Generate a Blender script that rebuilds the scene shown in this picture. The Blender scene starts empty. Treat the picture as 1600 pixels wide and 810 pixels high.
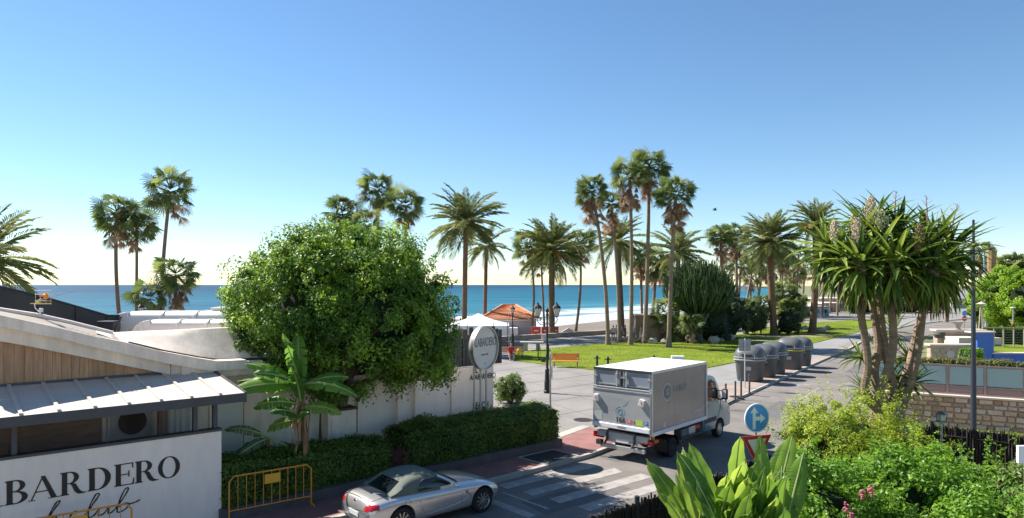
import bpy, bmesh, math, random
import numpy as np
from mathutils import Vector, Matrix, noise
from mathutils.bvhtree import BVHTree
from mathutils.geometry import tessellate_polygon
random.seed(7); rng = np.random.default_rng(7)
R = math.radians; PI = math.pi
SC = bpy.context.scene; COL = SC.collection

# ---------------------------------------------------------------- camera
F, CX, HY, H = 1067.0, 800.0, 445.0, 6.0
cam = bpy.data.cameras.new('camera'); cam_o = bpy.data.objects.new('camera', cam); COL.objects.link(cam_o)
cam_o.location = (0, 0, H); cam_o.rotation_euler = (R(90), 0, 0)
cam.sensor_width = 36; cam.lens = 36 * F / 1600; cam.shift_y = 0.0252
cam.clip_start = 0.1; cam.clip_end = 90000
SC.camera = cam_o
# ---------------------------------------------------------------- light
SUN_EL = 47.0
sd = Vector((-0.88, 0.47, 0)).normalized()            # ground direction towards the sun
world = bpy.data.worlds.new('World'); SC.world = world; world.use_nodes = True
wn = world.node_tree; bg = wn.nodes['Background']
sky = wn.nodes.new('ShaderNodeTexSky'); sky.sky_type = 'NISHITA'; sky.sun_disc = False
sky.sun_elevation = R(SUN_EL); sky.sun_rotation = math.atan2(sd.x, sd.y)
sky.air_density = 3.0; sky.dust_density = 0.4; sky.ozone_density = 3.0; sky.altitude = 9000
tint = wn.nodes.new('ShaderNodeMix'); tint.data_type = 'RGBA'; tint.blend_type = 'MULTIPLY'; tint.inputs[0].default_value = 1
tint.inputs[7].default_value = (0.96, 0.925, 0.875, 1)          # camera white balance of the whole sky
hsv = wn.nodes.new('ShaderNodeHueSaturation'); hsv.inputs['Saturation'].default_value = 1.14
wn.links.new(sky.outputs[0], tint.inputs[6]); wn.links.new(tint.outputs[2], hsv.inputs['Color']); wn.links.new(hsv.outputs[0], bg.inputs[0]); bg.inputs[1].default_value = 0.079
sl = bpy.data.lights.new('sun', 'SUN'); sl.energy = 4.3; sl.angle = R(0.5); sl.color = (1, 0.955, 0.88)
so = bpy.data.objects.new('sun', sl); COL.objects.link(so)
sv = Vector((sd.x * math.cos(R(SUN_EL)), sd.y * math.cos(R(SUN_EL)), math.sin(R(SUN_EL))))
so.rotation_euler = sv.to_track_quat('Z', 'Y').to_euler()
so.location = (0, 0, 60)
SC.view_settings.view_transform = 'Standard'; SC.view_settings.look = 'None'
SC.view_settings.exposure = 1.2; SC.view_settings.gamma = 1
SC.render.engine = 'CYCLES'
SC.cycles.max_bounces = 8; SC.cycles.transparent_max_bounces = 12

# ---------------------------------------------------------------- layout helpers (site survey: photo pixel -> metres)
def G(px, py, z=0.0):
    Y = F * (H - z) / (py - HY); return Vector(((px - CX) / F * Y, Y, z))
def At(px, py, Y): return Vector(((px - CX) / F * Y, Y, H - (py - HY) / F * Y))
def zat(py, Y): return H - (py - HY) / F * Y

# ---------------------------------------------------------------- materials
MATS = {}
def mat(name, color, rough=0.7, metal=0.0, var=0.0, vscale=3.0, bump=0.0, bscale=30.0, spec=0.5, emit=None, alpha=None, stretch=None, var2=None, coat=0.0):
    if name in MATS: return MATS[name]
    m = bpy.data.materials.new(name); m.use_nodes = True; nt = m.node_tree; N = nt.nodes; L = nt.links
    b = N['Principled BSDF']; c = (*color, 1)
    b.inputs['Base Color'].default_value = c; b.inputs['Roughness'].default_value = rough
    b.inputs['Metallic'].default_value = metal; b.inputs['Specular IOR Level'].default_value = spec
    b.inputs['Coat Weight'].default_value = coat
    if var or bump:
        tc = N.new('ShaderNodeTexCoord'); mp = N.new('ShaderNodeMapping'); L.new(tc.outputs['Object'], mp.inputs[0])
        if stretch: mp.inputs['Scale'].default_value = stretch
    if var:
        n1 = N.new('ShaderNodeTexNoise'); n1.inputs['Scale'].default_value = vscale; n1.inputs['Detail'].default_value = 8; n1.inputs['Roughness'].default_value = 0.65
        L.new(mp.outputs[0], n1.inputs[0])
        rp = N.new('ShaderNodeValToRGB'); L.new(n1.outputs[0], rp.inputs[0])
        lo = tuple(max(0, x * (1 - var)) for x in color); hi = tuple(min(1, x * (1 + var)) for x in color)
        if var2: lo = var2
        rp.color_ramp.elements[0].color = (*lo, 1); rp.color_ramp.elements[1].color = (*hi, 1)
        rp.color_ramp.elements[0].position = 0.32; rp.color_ramp.elements[1].position = 0.68
        n3 = N.new('ShaderNodeTexNoise'); n3.inputs['Scale'].default_value = vscale * .17; n3.inputs['Detail'].default_value = 6; n3.inputs['Roughness'].default_value = .7; n3.inputs['Distortion'].default_value = .6
        L.new(mp.outputs[0], n3.inputs[0]); r3 = N.new('ShaderNodeMapRange'); r3.inputs[1].default_value = .35; r3.inputs[2].default_value = .65; r3.inputs[3].default_value = 1 - var * .55; r3.inputs[4].default_value = 1 + var * .3; L.new(n3.outputs[0], r3.inputs[0])
        m3 = N.new('ShaderNodeMix'); m3.data_type = 'RGBA'; m3.blend_type = 'MULTIPLY'; m3.inputs[0].default_value = 1; L.new(rp.outputs[0], m3.inputs[6]); L.new(r3.outputs[0], m3.inputs[7]); L.new(m3.outputs[2], b.inputs['Base Color'])
    if bump:
        n2 = N.new('ShaderNodeTexNoise'); n2.inputs['Scale'].default_value = bscale; n2.inputs['Detail'].default_value = 5
        L.new(mp.outputs[0], n2.inputs[0]); bp = N.new('ShaderNodeBump'); bp.inputs['Strength'].default_value = bump; bp.inputs['Distance'].default_value = 0.02
        L.new(n2.outputs[0], bp.inputs['Height']); L.new(bp.outputs[0], b.inputs['Normal'])
    if emit: b.inputs['Emission Color'].default_value = (*emit[0], 1); b.inputs['Emission Strength'].default_value = emit[1]
    if alpha is not None: b.inputs['Alpha'].default_value = alpha
    MATS[name] = m; return m

def leafmat(name, dark, mid, light, trans=0.35, rough=0.45, big=0.8, objrand=False, pscale=1.2):
    """foliage: colour differs leaf by leaf and clump by clump"""
    if name in MATS: return MATS[name]
    m = bpy.data.materials.new(name); m.use_nodes = True; nt = m.node_tree; N = nt.nodes; L = nt.links
    b = N['Principled BSDF']; out = N['Material Output']
    ge = N.new('ShaderNodeNewGeometry'); tc = N.new('ShaderNodeTexCoord')
    nz = N.new('ShaderNodeTexNoise'); nz.inputs['Scale'].default_value = pscale; nz.inputs['Detail'].default_value = 3
    L.new(tc.outputs['Object'], nz.inputs[0])
    mr = N.new('ShaderNodeMapRange'); mr.inputs[1].default_value = 0.3; mr.inputs[2].default_value = 0.7; L.new(nz.outputs[0], mr.inputs[0])
    mx = N.new('ShaderNodeMix'); mx.data_type = 'FLOAT'; mx.inputs[0].default_value = big
    if objrand:
        oi = N.new('ShaderNodeObjectInfo'); L.new(oi.outputs['Random'], mx.inputs[2])
    else: L.new(ge.outputs['Random Per Island'], mx.inputs[2])
    L.new(mr.outputs[0], mx.inputs[3])
    rp = N.new('ShaderNodeValToRGB'); L.new(mx.outputs[0], rp.inputs[0]); e = rp.color_ramp.elements
    e[0].color = (*dark, 1); e[0].position = 0.15; e[1].color = (*light, 1); e[1].position = 0.85
    k = e.new(0.5); k.color = (*mid, 1)
    L.new(rp.outputs[0], b.inputs['Base Color']); b.inputs['Roughness'].default_value = rough; b.inputs['Specular IOR Level'].default_value = 0.35
    tr = N.new('ShaderNodeBsdfTranslucent'); hs = N.new('ShaderNodeHueSaturation'); hs.inputs['Hue'].default_value = 0.485; hs.inputs['Value'].default_value = 1.6
    L.new(rp.outputs[0], hs.inputs['Color']); L.new(hs.outputs[0], tr.inputs[0])
    ms = N.new('ShaderNodeMixShader'); ms.inputs[0].default_value = trans
    L.new(b.outputs[0], ms.inputs[1]); L.new(tr.outputs[0], ms.inputs[2]); L.new(ms.outputs[0], out.inputs[0])
    MATS[name] = m; return m

def glassmat(name, tint, alpha, rough=0.05):
    if name in MATS: return MATS[name]
    m = bpy.data.materials.new(name); m.use_nodes = True; nt = m.node_tree; N = nt.nodes; L = nt.links
    b = N['Principled BSDF']; b.inputs['Base Color'].default_value = (*tint, 1); b.inputs['Roughness'].default_value = rough
    b.inputs['Alpha'].default_value = alpha; b.inputs['Specular IOR Level'].default_value = 0.6
    MATS[name] = m; return m

# ---------------------------------------------------------------- mesh builder
class MB:
    def __init__(s): s.v = []; s.f = []; s.mi = []; s.m = 0
    def add(s, vs, fs):
        o = len(s.v); s.v += [tuple(v) for v in vs]; s.f += [tuple(i + o for i in f) for f in fs]; s.mi += [s.m] * len(fs); return s
    def box(s, c, sz, rz=0, M=None):
        x, y, z = (a / 2 for a in sz); vs = [Vector((i * x, j * y, k * z)) for i in (-1, 1) for j in (-1, 1) for k in (-1, 1)]
        T = M if M is not None else Matrix.Rotation(rz, 3, 'Z')
        vs = [T @ v + Vector(c) for v in vs]
        return s.add(vs, [(0, 1, 3, 2), (4, 6, 7, 5), (0, 4, 5, 1), (2, 3, 7, 6), (0, 2, 6, 4), (1, 5, 7, 3)])
    def prism(s, pts, d, fn=None):
        """polygon pts (2D) in a plane, extruded from 0 to d; fn maps (a,b,h)->3D"""
        n = len(pts); area = sum(pts[i][0] * pts[(i + 1) % n][1] - pts[(i + 1) % n][0] * pts[i][1] for i in range(n))
        if area < 0: pts = pts[::-1]
        fn = fn or (lambda a, b, h: (a, b, h))
        if isinstance(d, tuple): d0, d1 = d
        else: d0, d1 = 0, d
        vs = [fn(a, b, d0) for a, b in pts] + [fn(a, b, d1) for a, b in pts]
        tri = tessellate_polygon([[Vector((a, b, 0)) for a, b in pts]])
        fs = []
        for t in tri:
            a, b, c = (Vector((*pts[i], 0)) for i in t)
            if (b - a).cross(c - a).z < 0: t = (t[0], t[2], t[1])
            fs.append((t[0], t[2], t[1])); fs.append(tuple(i + n for i in t))
        fs += [(i, (i + 1) % n, n + (i + 1) % n, n + i) for i in range(n)]
        return s.add(vs, fs)
    def tube(s, pts, r, n=8, cap=True):
        pts = [Vector(p) for p in pts]; rs = r if isinstance(r, (list, tuple)) else [r] * len(pts)
        vs = []; up = None
        for i, p in enumerate(pts):
            d = (pts[min(i + 1, len(pts) - 1)] - pts[max(i - 1, 0)]).normalized()
            if up is None: up = Vector((0, 0, 1)) if abs(d.z) < 0.9 else Vector((1, 0, 0))
            a = d.cross(up).normalized(); b = a.cross(d).normalized(); up = b
            for k in range(n):
                t = 2 * PI * k / n; vs.append(p + (a * math.cos(t) + b * math.sin(t)) * rs[i])
        fs = [(i * n + k, i * n + (k + 1) % n, (i + 1) * n + (k + 1) % n, (i + 1) * n + k) for i in range(len(pts) - 1) for k in range(n)]
        if cap: fs += [tuple(range(n))[::-1], tuple((len(pts) - 1) * n + k for k in range(n))]
        return s.add(vs, fs)
    def lathe(s, prof, n=16, c=(0, 0, 0), M=None, cap=True):
        c = Vector(c); T = M or Matrix.Identity(3); m = len(prof)
        vs = [T @ Vector((r * math.cos(2 * PI * k / n), r * math.sin(2 * PI * k / n), z)) + c for r, z in prof for k in range(n)]
        fs = [(i * n + k, i * n + (k + 1) % n, (i + 1) * n + (k + 1) % n, (i + 1) * n + k) for i in range(m - 1) for k in range(n)]
        if cap and prof[0][0] > 1e-4: fs.append(tuple(range(n))[::-1])
        if cap and prof[-1][0] > 1e-4: fs.append(tuple((m - 1) * n + k for k in range(n)))
        return s.add(vs, fs)
    def blob(s, c, rad, sub=2, amp=0.15, fr=1.0, seed=0):
        bm = bmesh.new(); bmesh.ops.create_icosphere(bm, subdivisions=sub, radius=1)
        vs = []
        for v in bm.verts:
            p = v.co.copy(); k = 1 + amp * noise.noise(p * fr * 2 + Vector((seed * 7.3, seed, 0))) * 2
            vs.append((c[0] + p.x * rad[0] * k, c[1] + p.y * rad[1] * k, c[2] + p.z * rad[2] * k))
        fs = [tuple(v.index for v in f.verts) for f in bm.faces]; bm.free(); return s.add(vs, fs)
    def strip(s, rows):
        """grid surface from rows of points"""
        n = len(rows[0]); vs = [p for r in rows for p in r]
        return s.add(vs, [(i * n + k, i * n + k + 1, (i + 1) * n + k + 1, (i + 1) * n + k) for i in range(len(rows) - 1) for k in range(n - 1)])
    def mesh(s, name, mats=None, smooth=False, sharp=35):
        me = bpy.data.meshes.new(name); me.from_pydata(s.v, [], s.f)
        if mats is not None:
            for m in (mats if isinstance(mats, (list, tuple)) else [mats]): me.materials.append(m)
            if isinstance(mats, (list, tuple)) and len(mats) > 1: me.polygons.foreach_set('material_index', s.mi)
        if smooth:
            me.polygons.foreach_set('use_smooth', [True] * len(s.f))
            if sharp: me.set_sharp_from_angle(angle=R(sharp))
        me.update(); return me

def link(o, parent=None):
    COL.objects.link(o)
    if parent is not None: o.parent = parent
    return o
def obj(name, mb, mats=None, parent=None, smooth=False, bevel=0, loc=None, rot=None, label=None, stuff=False, sharp=35, scale=None):
    me = mb if isinstance(mb, bpy.types.Mesh) else mb.mesh(name, mats, smooth, sharp)
    o = link(bpy.data.objects.new(name, me), parent)
    if loc is not None: o.location = loc
    if rot is not None: o.rotation_euler = rot
    if scale is not None: o.scale = scale if hasattr(scale, '__len__') else (scale,) * 3
    if bevel:
        b = o.modifiers.new('bevel', 'BEVEL'); b.width = bevel; b.segments = 2; b.limit_method = 'ANGLE'; b.angle_limit = R(40)
    if label: o['label'] = label
    if stuff: o['kind'] = 'stuff'
    return o
def thing(name, label, cat, loc=(0, 0, 0), rz=0, group=None):
    o = bpy.data.objects.new(name, None); o.empty_display_size = 0.2; link(o); o.location = loc; o.rotation_euler = (0, 0, rz)
    o['label'] = label; o['category'] = cat
    if group: o['group'] = group
    return o
def tag(o, label, cat, group=None):
    o['label'] = label; o['category'] = cat
    if group: o['group'] = group
    return o
def struct(name, mb, mats, parent=None, smooth=False, bevel=0):
    o = obj(name, mb, mats, parent, smooth, bevel)
    if parent is None: o['kind'] = 'structure'
    return o
def dup(root, loc, rz=None, label=None, group=None, scale=None):
    kids = {}
    for c in bpy.data.objects:
        if c.parent is not None: kids.setdefault(c.parent, []).append(c)
    def cp(o, par):
        n = o.copy(); COL.objects.link(n); n.parent = par
        for ch in kids.get(o, []): cp(ch, n)
        return n
    r = cp(root, None); r.location = loc
    if rz is not None: r.rotation_euler = (0, 0, rz)
    if label: r['label'] = label
    if group: r['group'] = group
    if scale: r.scale = (scale,) * 3
    return r
def evalmesh(o):
    dg = bpy.context.evaluated_depsgraph_get(); dg.update()
    return bpy.data.meshes.new_from_object(o.evaluated_get(dg))
def sheet(name, pts, z, m, thick=0):
    mb = MB(); pts = [(p[0], p[1]) for p in pts]
    if thick: mb.prism(pts, (z - thick, z))
    else:
        n = len(pts); area = sum(pts[i][0] * pts[(i + 1) % n][1] - pts[(i + 1) % n][0] * pts[i][1] for i in range(n))
        if area < 0: pts = pts[::-1]
        fs = []
        for t in tessellate_polygon([[Vector((a, b, 0)) for a, b in pts]]):
            a, b, c = (Vector((*pts[i], 0)) for i in t)
            fs.append(t if (b - a).cross(c - a).z > 0 else (t[0], t[2], t[1]))
        mb.add([(a, b, z) for a, b in pts], fs)
    return struct(name, mb, m)

def leaf_cloud(mb_name, P, Nn, size, m, parent=None, aspect=0.5, jitter=0.6, name='foliage', droop=0.0):
    """N small folded leaves at points P facing about Nn, as one mesh"""
    N = len(P); P = np.asarray(P, float); Nn = np.asarray(Nn, float)
    d = Nn + rng.normal(size=(N, 3)) * jitter; d /= np.linalg.norm(d, axis=1)[:, None] + 1e-9
    a = np.cross(d, rng.normal(size=(N, 3))); a[:, 2] -= droop; a -= d * np.sum(a * d, axis=1)[:, None]; a /= np.linalg.norm(a, axis=1)[:, None] + 1e-9
    b = np.cross(d, a); s = size * rng.uniform(0.65, 1.35, N)[:, None]
    v0 = P - a * s * 0.5; v1 = P + b * s * aspect * 0.5 + d * s * 0.08; v2 = P + a * s * 0.5; v3 = P - b * s * aspect * 0.5 + d * s * 0.08
    V = np.stack([v0, v1, v2, v3], 1).reshape(-1, 3)
    me = bpy.data.meshes.new(name); me.vertices.add(4 * N); me.vertices.foreach_set('co', V.ravel())
    idx = np.arange(N)[:, None] * 4 + np.array([[0, 1, 2, 0, 2, 3]]); me.loops.add(6 * N); me.loops.foreach_set('vertex_index', idx.ravel())
    me.polygons.add(2 * N); me.polygons.foreach_set('loop_start', np.arange(2 * N) * 3)
    me.materials.append(m); me.update(calc_edges=True); me.validate()
    o = link(bpy.data.objects.new(name, me), parent); o['kind'] = 'stuff'; return o
def unit(n):
    v = rng.normal(size=(n, 3)); return v / np.linalg.norm(v, axis=1)[:, None]
def clump_points(n, c, rad, nclump, crad, flat=0.8, zmin=-1.0, hang=0.0, shell=(0.72, 1.02)):
    """leaf positions on clumps that sit on an uneven ellipsoid"""
    c = np.array(c); rad = np.array(rad); u = unit(nclump * 3); u = u[u[:, 2] > zmin][:nclump]
    k = np.array([1 + 0.22 * noise.noise(Vector(tuple(q * 1.7))) for q in u])
    cc = c + u * rad * (k * rng.uniform(*shell, len(u)))[:, None]
    i = rng.integers(0, len(u), n); w = unit(n)
    cr = crad * rng.uniform(0.5, 1.4, len(u))[i]
    P = cc[i] + w * (cr * rng.uniform(0.55, 1.0, n))[:, None] * np.array([1, 1, flat])
    if hang: P[:, 2] -= hang * rng.random(n) ** 3 * (u[i][:, 2] < 0.1)
    Nn = w * 0.8 + u[i] * 0.6 + np.array([0, 0, 0.35]); return P, Nn
# ================================================================ SETTING
M_asph = mat('asphalt', (0.185, 0.162, 0.143), 0.9, var=0.24, vscale=0.5, bump=0.5, bscale=60)
M_plaza = mat('concrete_paving', (0.235, 0.213, 0.193), 0.85, var=0.18, vscale=0.35, bump=0.3, bscale=25)
M_pathm = mat('path_slabs', (0.25, 0.243, 0.232), 0.85, var=0.12, vscale=0.6, bump=0.3, bscale=20)
M_red = mat('red_pavement', (0.25, 0.115, 0.10), 0.85, var=0.22, vscale=1.2, bump=0.3, bscale=50)
M_pink = mat('pink_pavement', (0.33, 0.245, 0.20), 0.85, var=0.12, vscale=0.8, bump=0.3, bscale=40)
M_kerb = mat('kerb_concrete', (0.40, 0.37, 0.33), 0.85, var=0.15, vscale=2.5, bump=0.4, bscale=30)
M_dkerb = mat('dark_planter_stone', (0.10, 0.09, 0.09), 0.8, var=0.2, vscale=3, bump=0.3)
M_paint = mat('road_paint', (0.37, 0.34, 0.31), 0.8, var=0.12, var2=(0.24, 0.215, 0.19), vscale=3.0, bump=0.3, bscale=60)
M_soil = mat('soil', (0.10, 0.075, 0.05), 0.95, var=0.3, vscale=3, bump=0.6)
M_land = mat('dry_land', (0.16, 0.17, 0.08), 0.95, var=0.3, vscale=0.1)
M_sand = mat('beach_sand', (0.175, 0.143, 0.113), 0.95, var=0.16, vscale=0.12, bump=0.5, bscale=2, stretch=(1, 1, 1))
u = Vector((math.cos(R(41)), math.sin(R(41)), 0)); nrm = Vector((math.sin(R(41)), -math.cos(R(41)), 0))
K0 = Vector((-0.45, 20.7, 0))
def K(s, off=0, z=0): v = K0 + u * s + nrm * off; return Vector((v.x, v.y, z))

# kerb line of the near street, on past the lorry and up the promenade road
kerb = [K(-34), K(-12), K(0), Vector((2.75, 23.75, 0)), Vector((5.0, 26.6, 0)), Vector((10.75, 34.0, 0)), Vector((13.4, 37.9, 0)), Vector((22.0, 50.2, 0)), Vector((31.5, 63.6, 0)), Vector((45.0, 84, 0)), Vector((60, 102, 0)), Vector((80, 120, 0)), Vector((112, 139, 0)), Vector((160, 150, 0))]
landedge = [(160, 420), (110, 250), (62, 150), (45, 112), (30, 94), (20, 88), (11.6, 82.4), (-0.8, 72.2), (-30, 47), (-70, 18), (-110, -10)]
land = [(-110, -40), (300, -40), (3000, 200), (3000, 5000), (1100, 3200), (500, 1300), (260, 640)] + landedge
sheet('ground', land, -0.02, M_land)
# road
rb = [(-40, -30), (-14, -14), (-4, 4), (1.9, 12.2), (5.5, 15.9), (10.3, 19.6), (13.0, 24.5), (17.0, 33.5), (31.6, 55.6), (47, 78.5), (62, 94), (86, 112), (116, 128), (162, 138)]
sheet('road', [tuple(p[:2]) for p in kerb] + rb[::-1], 0.0, M_asph)
# paving of the square behind the kerb, as a raised slab
sheet('square_paving', [tuple(p[:2]) for p in kerb] + landedge, 0.12, M_plaza)
def ribbon(pts, w0, w1, z0, z1):
    """solid ribbon along pts, offset w0..w1 to the left"""
    mb = MB(); L = []
    for i, p in enumerate(pts):
        d = (pts[min(i + 1, len(pts) - 1)] - pts[max(i - 1, 0)]); d.z = 0; d.normalize(); l = Vector((-d.y, d.x, 0))
        L.append((p + l * w0, p + l * w1))
    vs = []
    for a, b in L: vs += [(a.x, a.y, z0), (a.x, a.y, z1), (b.x, b.y, z1), (b.x, b.y, z0)]
    fs = []
    for i in range(len(L) - 1):
        o = i * 4
        for k in range(4): fs.append((o + k, o + 4 + k, o + 4 + (k + 1) % 4, o + (k + 1) % 4))
    fs += [(0, 1, 2, 3), tuple(len(vs) - 4 + k for k in (3, 2, 1, 0))]
    return mb.add(vs, fs)
def resample(pts, step):
    out = [pts[0].copy()]
    for a, b in zip(pts, pts[1:]):
        n = max(1, int(round((b - a).length / step)))
        for i in range(1, n + 1): out.append(a.lerp(b, i / n))
    return out
# kerbstones one by one where they can be told apart
kerbo = struct('kerb', ribbon([p.copy() for p in kerb[8:]], -0.02, 0.16, -0.01, 0.135), M_kerb)
ks = resample(kerb[1:9], 1.0)
skip = lambda p: 31.0 < p.y < 36.5
ksm = MB().box((0, 0, 0.055), (0.985, 0.17, 0.155)).mesh('kerbstone', M_kerb)
for a, b in zip(ks, ks[1:]):
    m = (a + b) / 2
    d = b - a; ang = math.atan2(d.y, d.x); drop = skip(m)
    o = obj('kerbstone', ksm, parent=kerbo, loc=(m.x - math.sin(ang) * 0.07, m.y + math.cos(ang) * 0.07, -0.085 if drop else 0.002), rot=(0, 0, ang), scale=((d.length) / 1.0, 1, 1))
# red cycle-coloured pavement beside the hedge, paler corner
sheet('red_pavement', [tuple(K(s, o)[:2]) for s, o in [(-34, -0.18), (-12, -0.18), (0.2, -0.18)]] + [(2.7, 24.0), (4.6, 26.6), (3.2, 28.2), (1.9, 26.3), tuple(K(2.0, -1.60)[:2])] + [tuple(K(s, -1.60)[:2]) for s in (-5, -15, -34)], 0.126, M_red)
sheet('pink_pavement', [(5.2, 26.7), (10.6, 34.1), (13.2, 38.0), (22, 50.5), (31.3, 63.7), (29.4, 65.0), (20, 52), (12.0, 40.2), (8.6, 35.2), (3.6, 28.2)], 0.126, M_pink)
sheet('pale_paving_band', [(1.9, 26.35), (3.25, 28.3), (2.95, 28.6), (1.6, 26.7)], 0.131, M_kerb)
# slab footpath beside the lawn
pth = [tuple(G(x, y, .12)[:2]) for x, y in ((1108, 577), (1155, 566), (1250, 542.5), (1336, 521), (1395, 503), (1440, 494))] + [(66, 108), (58, 101), (44, 84.5), (31, 64.4), (21.5, 51.0), (13.6, 40.6), (10.5, 38.6)]
sheet('footpath', pth, 0.129, M_pathm)
# paving joints on the square: thin recessed-looking strips of darker mortar
mj = MB(); Mj = mat('paving_joint', (0.215, 0.194, 0.175), 0.95)
for i in range(14):
    a = K(4 + i * 2.4, -2.6, 0.1265); b = a + Vector((-0.42, 0.908, 0)) * 21; b.z = a.z; d = (b - a).normalized(); mj.box(((a + b) / 2), ((b - a).length, 0.035, 0.004), math.atan2(d.y, d.x))
for i in range(7):
    a = K(2, -6 - i * 2.8, 0.1265); b = a + u * 26; mj.box((a + b) / 2, (26, 0.035, 0.006), R(41))
struct('paving_joints', mj, Mj)
# lawn
M_lawn = mat('lawn_grass', (0.16, 0.205, 0.02), 0.95, var=0.22, vscale=0.35, bump=1.0, bscale=40, spec=0.1)
lawn = [G(x, y, .15) for x, y in ((796, 552), (806, 564), (860, 570), (922, 577.5), (1000, 580), (1060, 579), (1107, 574), (1153, 565), (1250, 541), (1338, 519.5), (1392, 502), (1398, 497), (1330, 500), (1240, 506), (1190, 512), (1170, 521), (1110, 526), (1060, 531), (990, 532), (948, 536), (890, 541), (841, 546))]
sheet('lawn', [tuple(p[:2]) for p in lawn], 0.16, M_lawn, 0.06)
bare = MB(); Mb = mat('bare_earth', (0.32, 0.26, 0.12), 0.95, var=0.2, vscale=1)
for x, y, r in ((1208, 526, 2.6), (1270, 524, 2.4), (1176, 533, 1.6)):
    c = G(x, y, .16); bare.add([(c.x + math.cos(t) * r * (1 + .2 * math.sin(3 * t)), c.y + math.sin(t) * r * 1.1, .166) for t in [k * PI / 8 for k in range(16)]], [tuple(range(16))])
struct('bare_earth', bare, Mb)
# grass tufts scattered on the lawn (stuff)
def inpoly(x, y, P):
    c = np.zeros(len(x), bool); j = len(P) - 1
    for i in range(len(P)):
        xi, yi, xj, yj = P[i][0], P[i][1], P[j][0], P[j][1]
        t = ((yi > y) != (yj > y)) & (x < (xj - xi) * (y - yi) / (yj - yi + 1e-12) + xi); c ^= t; j = i
    return c
LP = [tuple(p[:2]) for p in lawn]
M_tuft = leafmat('grass_blades', (0.09, 0.15, 0.02), (0.15, 0.22, 0.025), (0.21, 0.27, 0.04), 0.3, 0.7, 0.4, pscale=0.3)
x = rng.uniform(-1, 50, 90000); y = rng.uniform(44, 125, 90000); k = inpoly(x, y, LP); x = x[k]; y = y[k]
o = leaf_cloud('grass', np.stack([x, y, np.full(len(x), 0.18)], 1), np.stack([rng.normal(size=len(x)), rng.normal(size=len(x)), np.full(len(x), 0.6)], 1), 0.09, M_tuft, name='grass', aspect=0.35)
tag(o, 'short bright green grass blades over the park lawn', 'grass')
# zebra crossing and marks on the near street
zeb = []
for i in range(7):
    c0 = Vector((-0.30, 20.25, 0)) + nrm * (i * 0.98) + u * (0.12 * i)
    zeb.append(obj('zebra_stripe', MB().prism([(0, -.24), (4.0 - (0.15 if i % 2 else 0), -.25), (4.02, .25), (0.03, .23)], (0.002, 0.006)), M_paint, bpy.data.objects['road'], loc=c0, rot=(0, 0, R(40))))
obj('stop_line', MB().box((0, 0, 0.004), (0.3, 3.3, 0.004)), M_paint, bpy.data.objects['road'], loc=(-0.55, 18.9, 0), rot=(0, 0, R(41)))
obj('parking_line', MB().box((0, 0, 0.004), (1.9, 0.10, 0.004)), M_paint, bpy.data.objects['road'], loc=(0.35, 19.0, 0), rot=(0, 0, R(131)))
for px, py, l, w, a in ((1262, 617, 6, .12, 55), (1235, 602, 2.6, .6, 10), (1325, 600, .5, .5, 0), (1303, 577, 1.3, .5, 50)):
    p = G(px, py); obj('worn_road_mark', MB().prism([(-l / 2, -w / 2), (l / 2, -w * .45), (l * .48, w / 2), (-l * .45, w * .4)], (0.002, 0.006)), mat('worn_paint', (0.27, 0.25, 0.23), .9, var=.3, vscale=3), bpy.data.objects['road'], loc=p, rot=(0, 0, R(a)))
# repaired asphalt patches
for px, py, l, w, a in ((900, 775, 3.5, 1.2, 41), (1225, 640, 5, 1.6, 55), (1350, 575, 8, 1.5, 55), (985, 705, 3.2, 1.0, 48)):
    p = G(px, py); obj('asphalt_patch', MB().prism([(-l / 2, -w / 2), (l / 2, -w * .45), (l * .48, w / 2), (-l * .45, w * .5)], (0.0, 0.0016)), mat('asphalt_patch', (0.125, 0.115, 0.11), .92, var=.2, vscale=2), bpy.data.objects['road'], loc=p, rot=(0, 0, R(a)))
# manhole covers and grate
Mi = mat('cast_iron', (0.07, 0.065, 0.065), 0.7, 0.3, var=.2)
def cover(px, py, r, lab, z=.126):
    p = G(px, py, z); e = thing('manhole_cover', lab, 'manhole cover', p)
    obj('cover_plate', MB().lathe([(0, 0), (r, 0), (r, .012), (r * .92, .014), (r * .9, .008), (0, .008)], 24), Mi, e)
    mb = MB()
    for i in range(-3, 4): mb.box((0, i * r * .24, .012), (2 * math.sqrt(max(0, r * r * .75 - (i * r * .24) ** 2)), r * .07, .006))
    obj('cover_ridge', mb, Mi, e)
cover(911, 656, .42, 'round brown manhole cover in the grey square left of the lorry')
cover(1150, 620, .36, 'dark manhole cover in the pink pavement among the bollards')
p = G(858, 714, .126); e = thing('tree_pit_grate', 'dark rectangular grate in the red pavement at the end of the hedge', 'grate', p, R(43))
obj('grate_frame', MB().box((0, .62, .01), (1.7, .06, .03)).box((0, -.62, .01), (1.7, .06, .03)).box((.82, 0, .01), (.06, 1.18, .03)).box((-.82, 0, .01), (.06, 1.18, .03)), M_kerb, e)
mb = MB().box((0, 0, .003), (1.58, 1.18, .006))
for i in range(15): mb.box((-.72 + i * .1028, 0, .012), (.05, 1.16, .014))
obj('grate_bars', mb, Mi, e)

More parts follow.
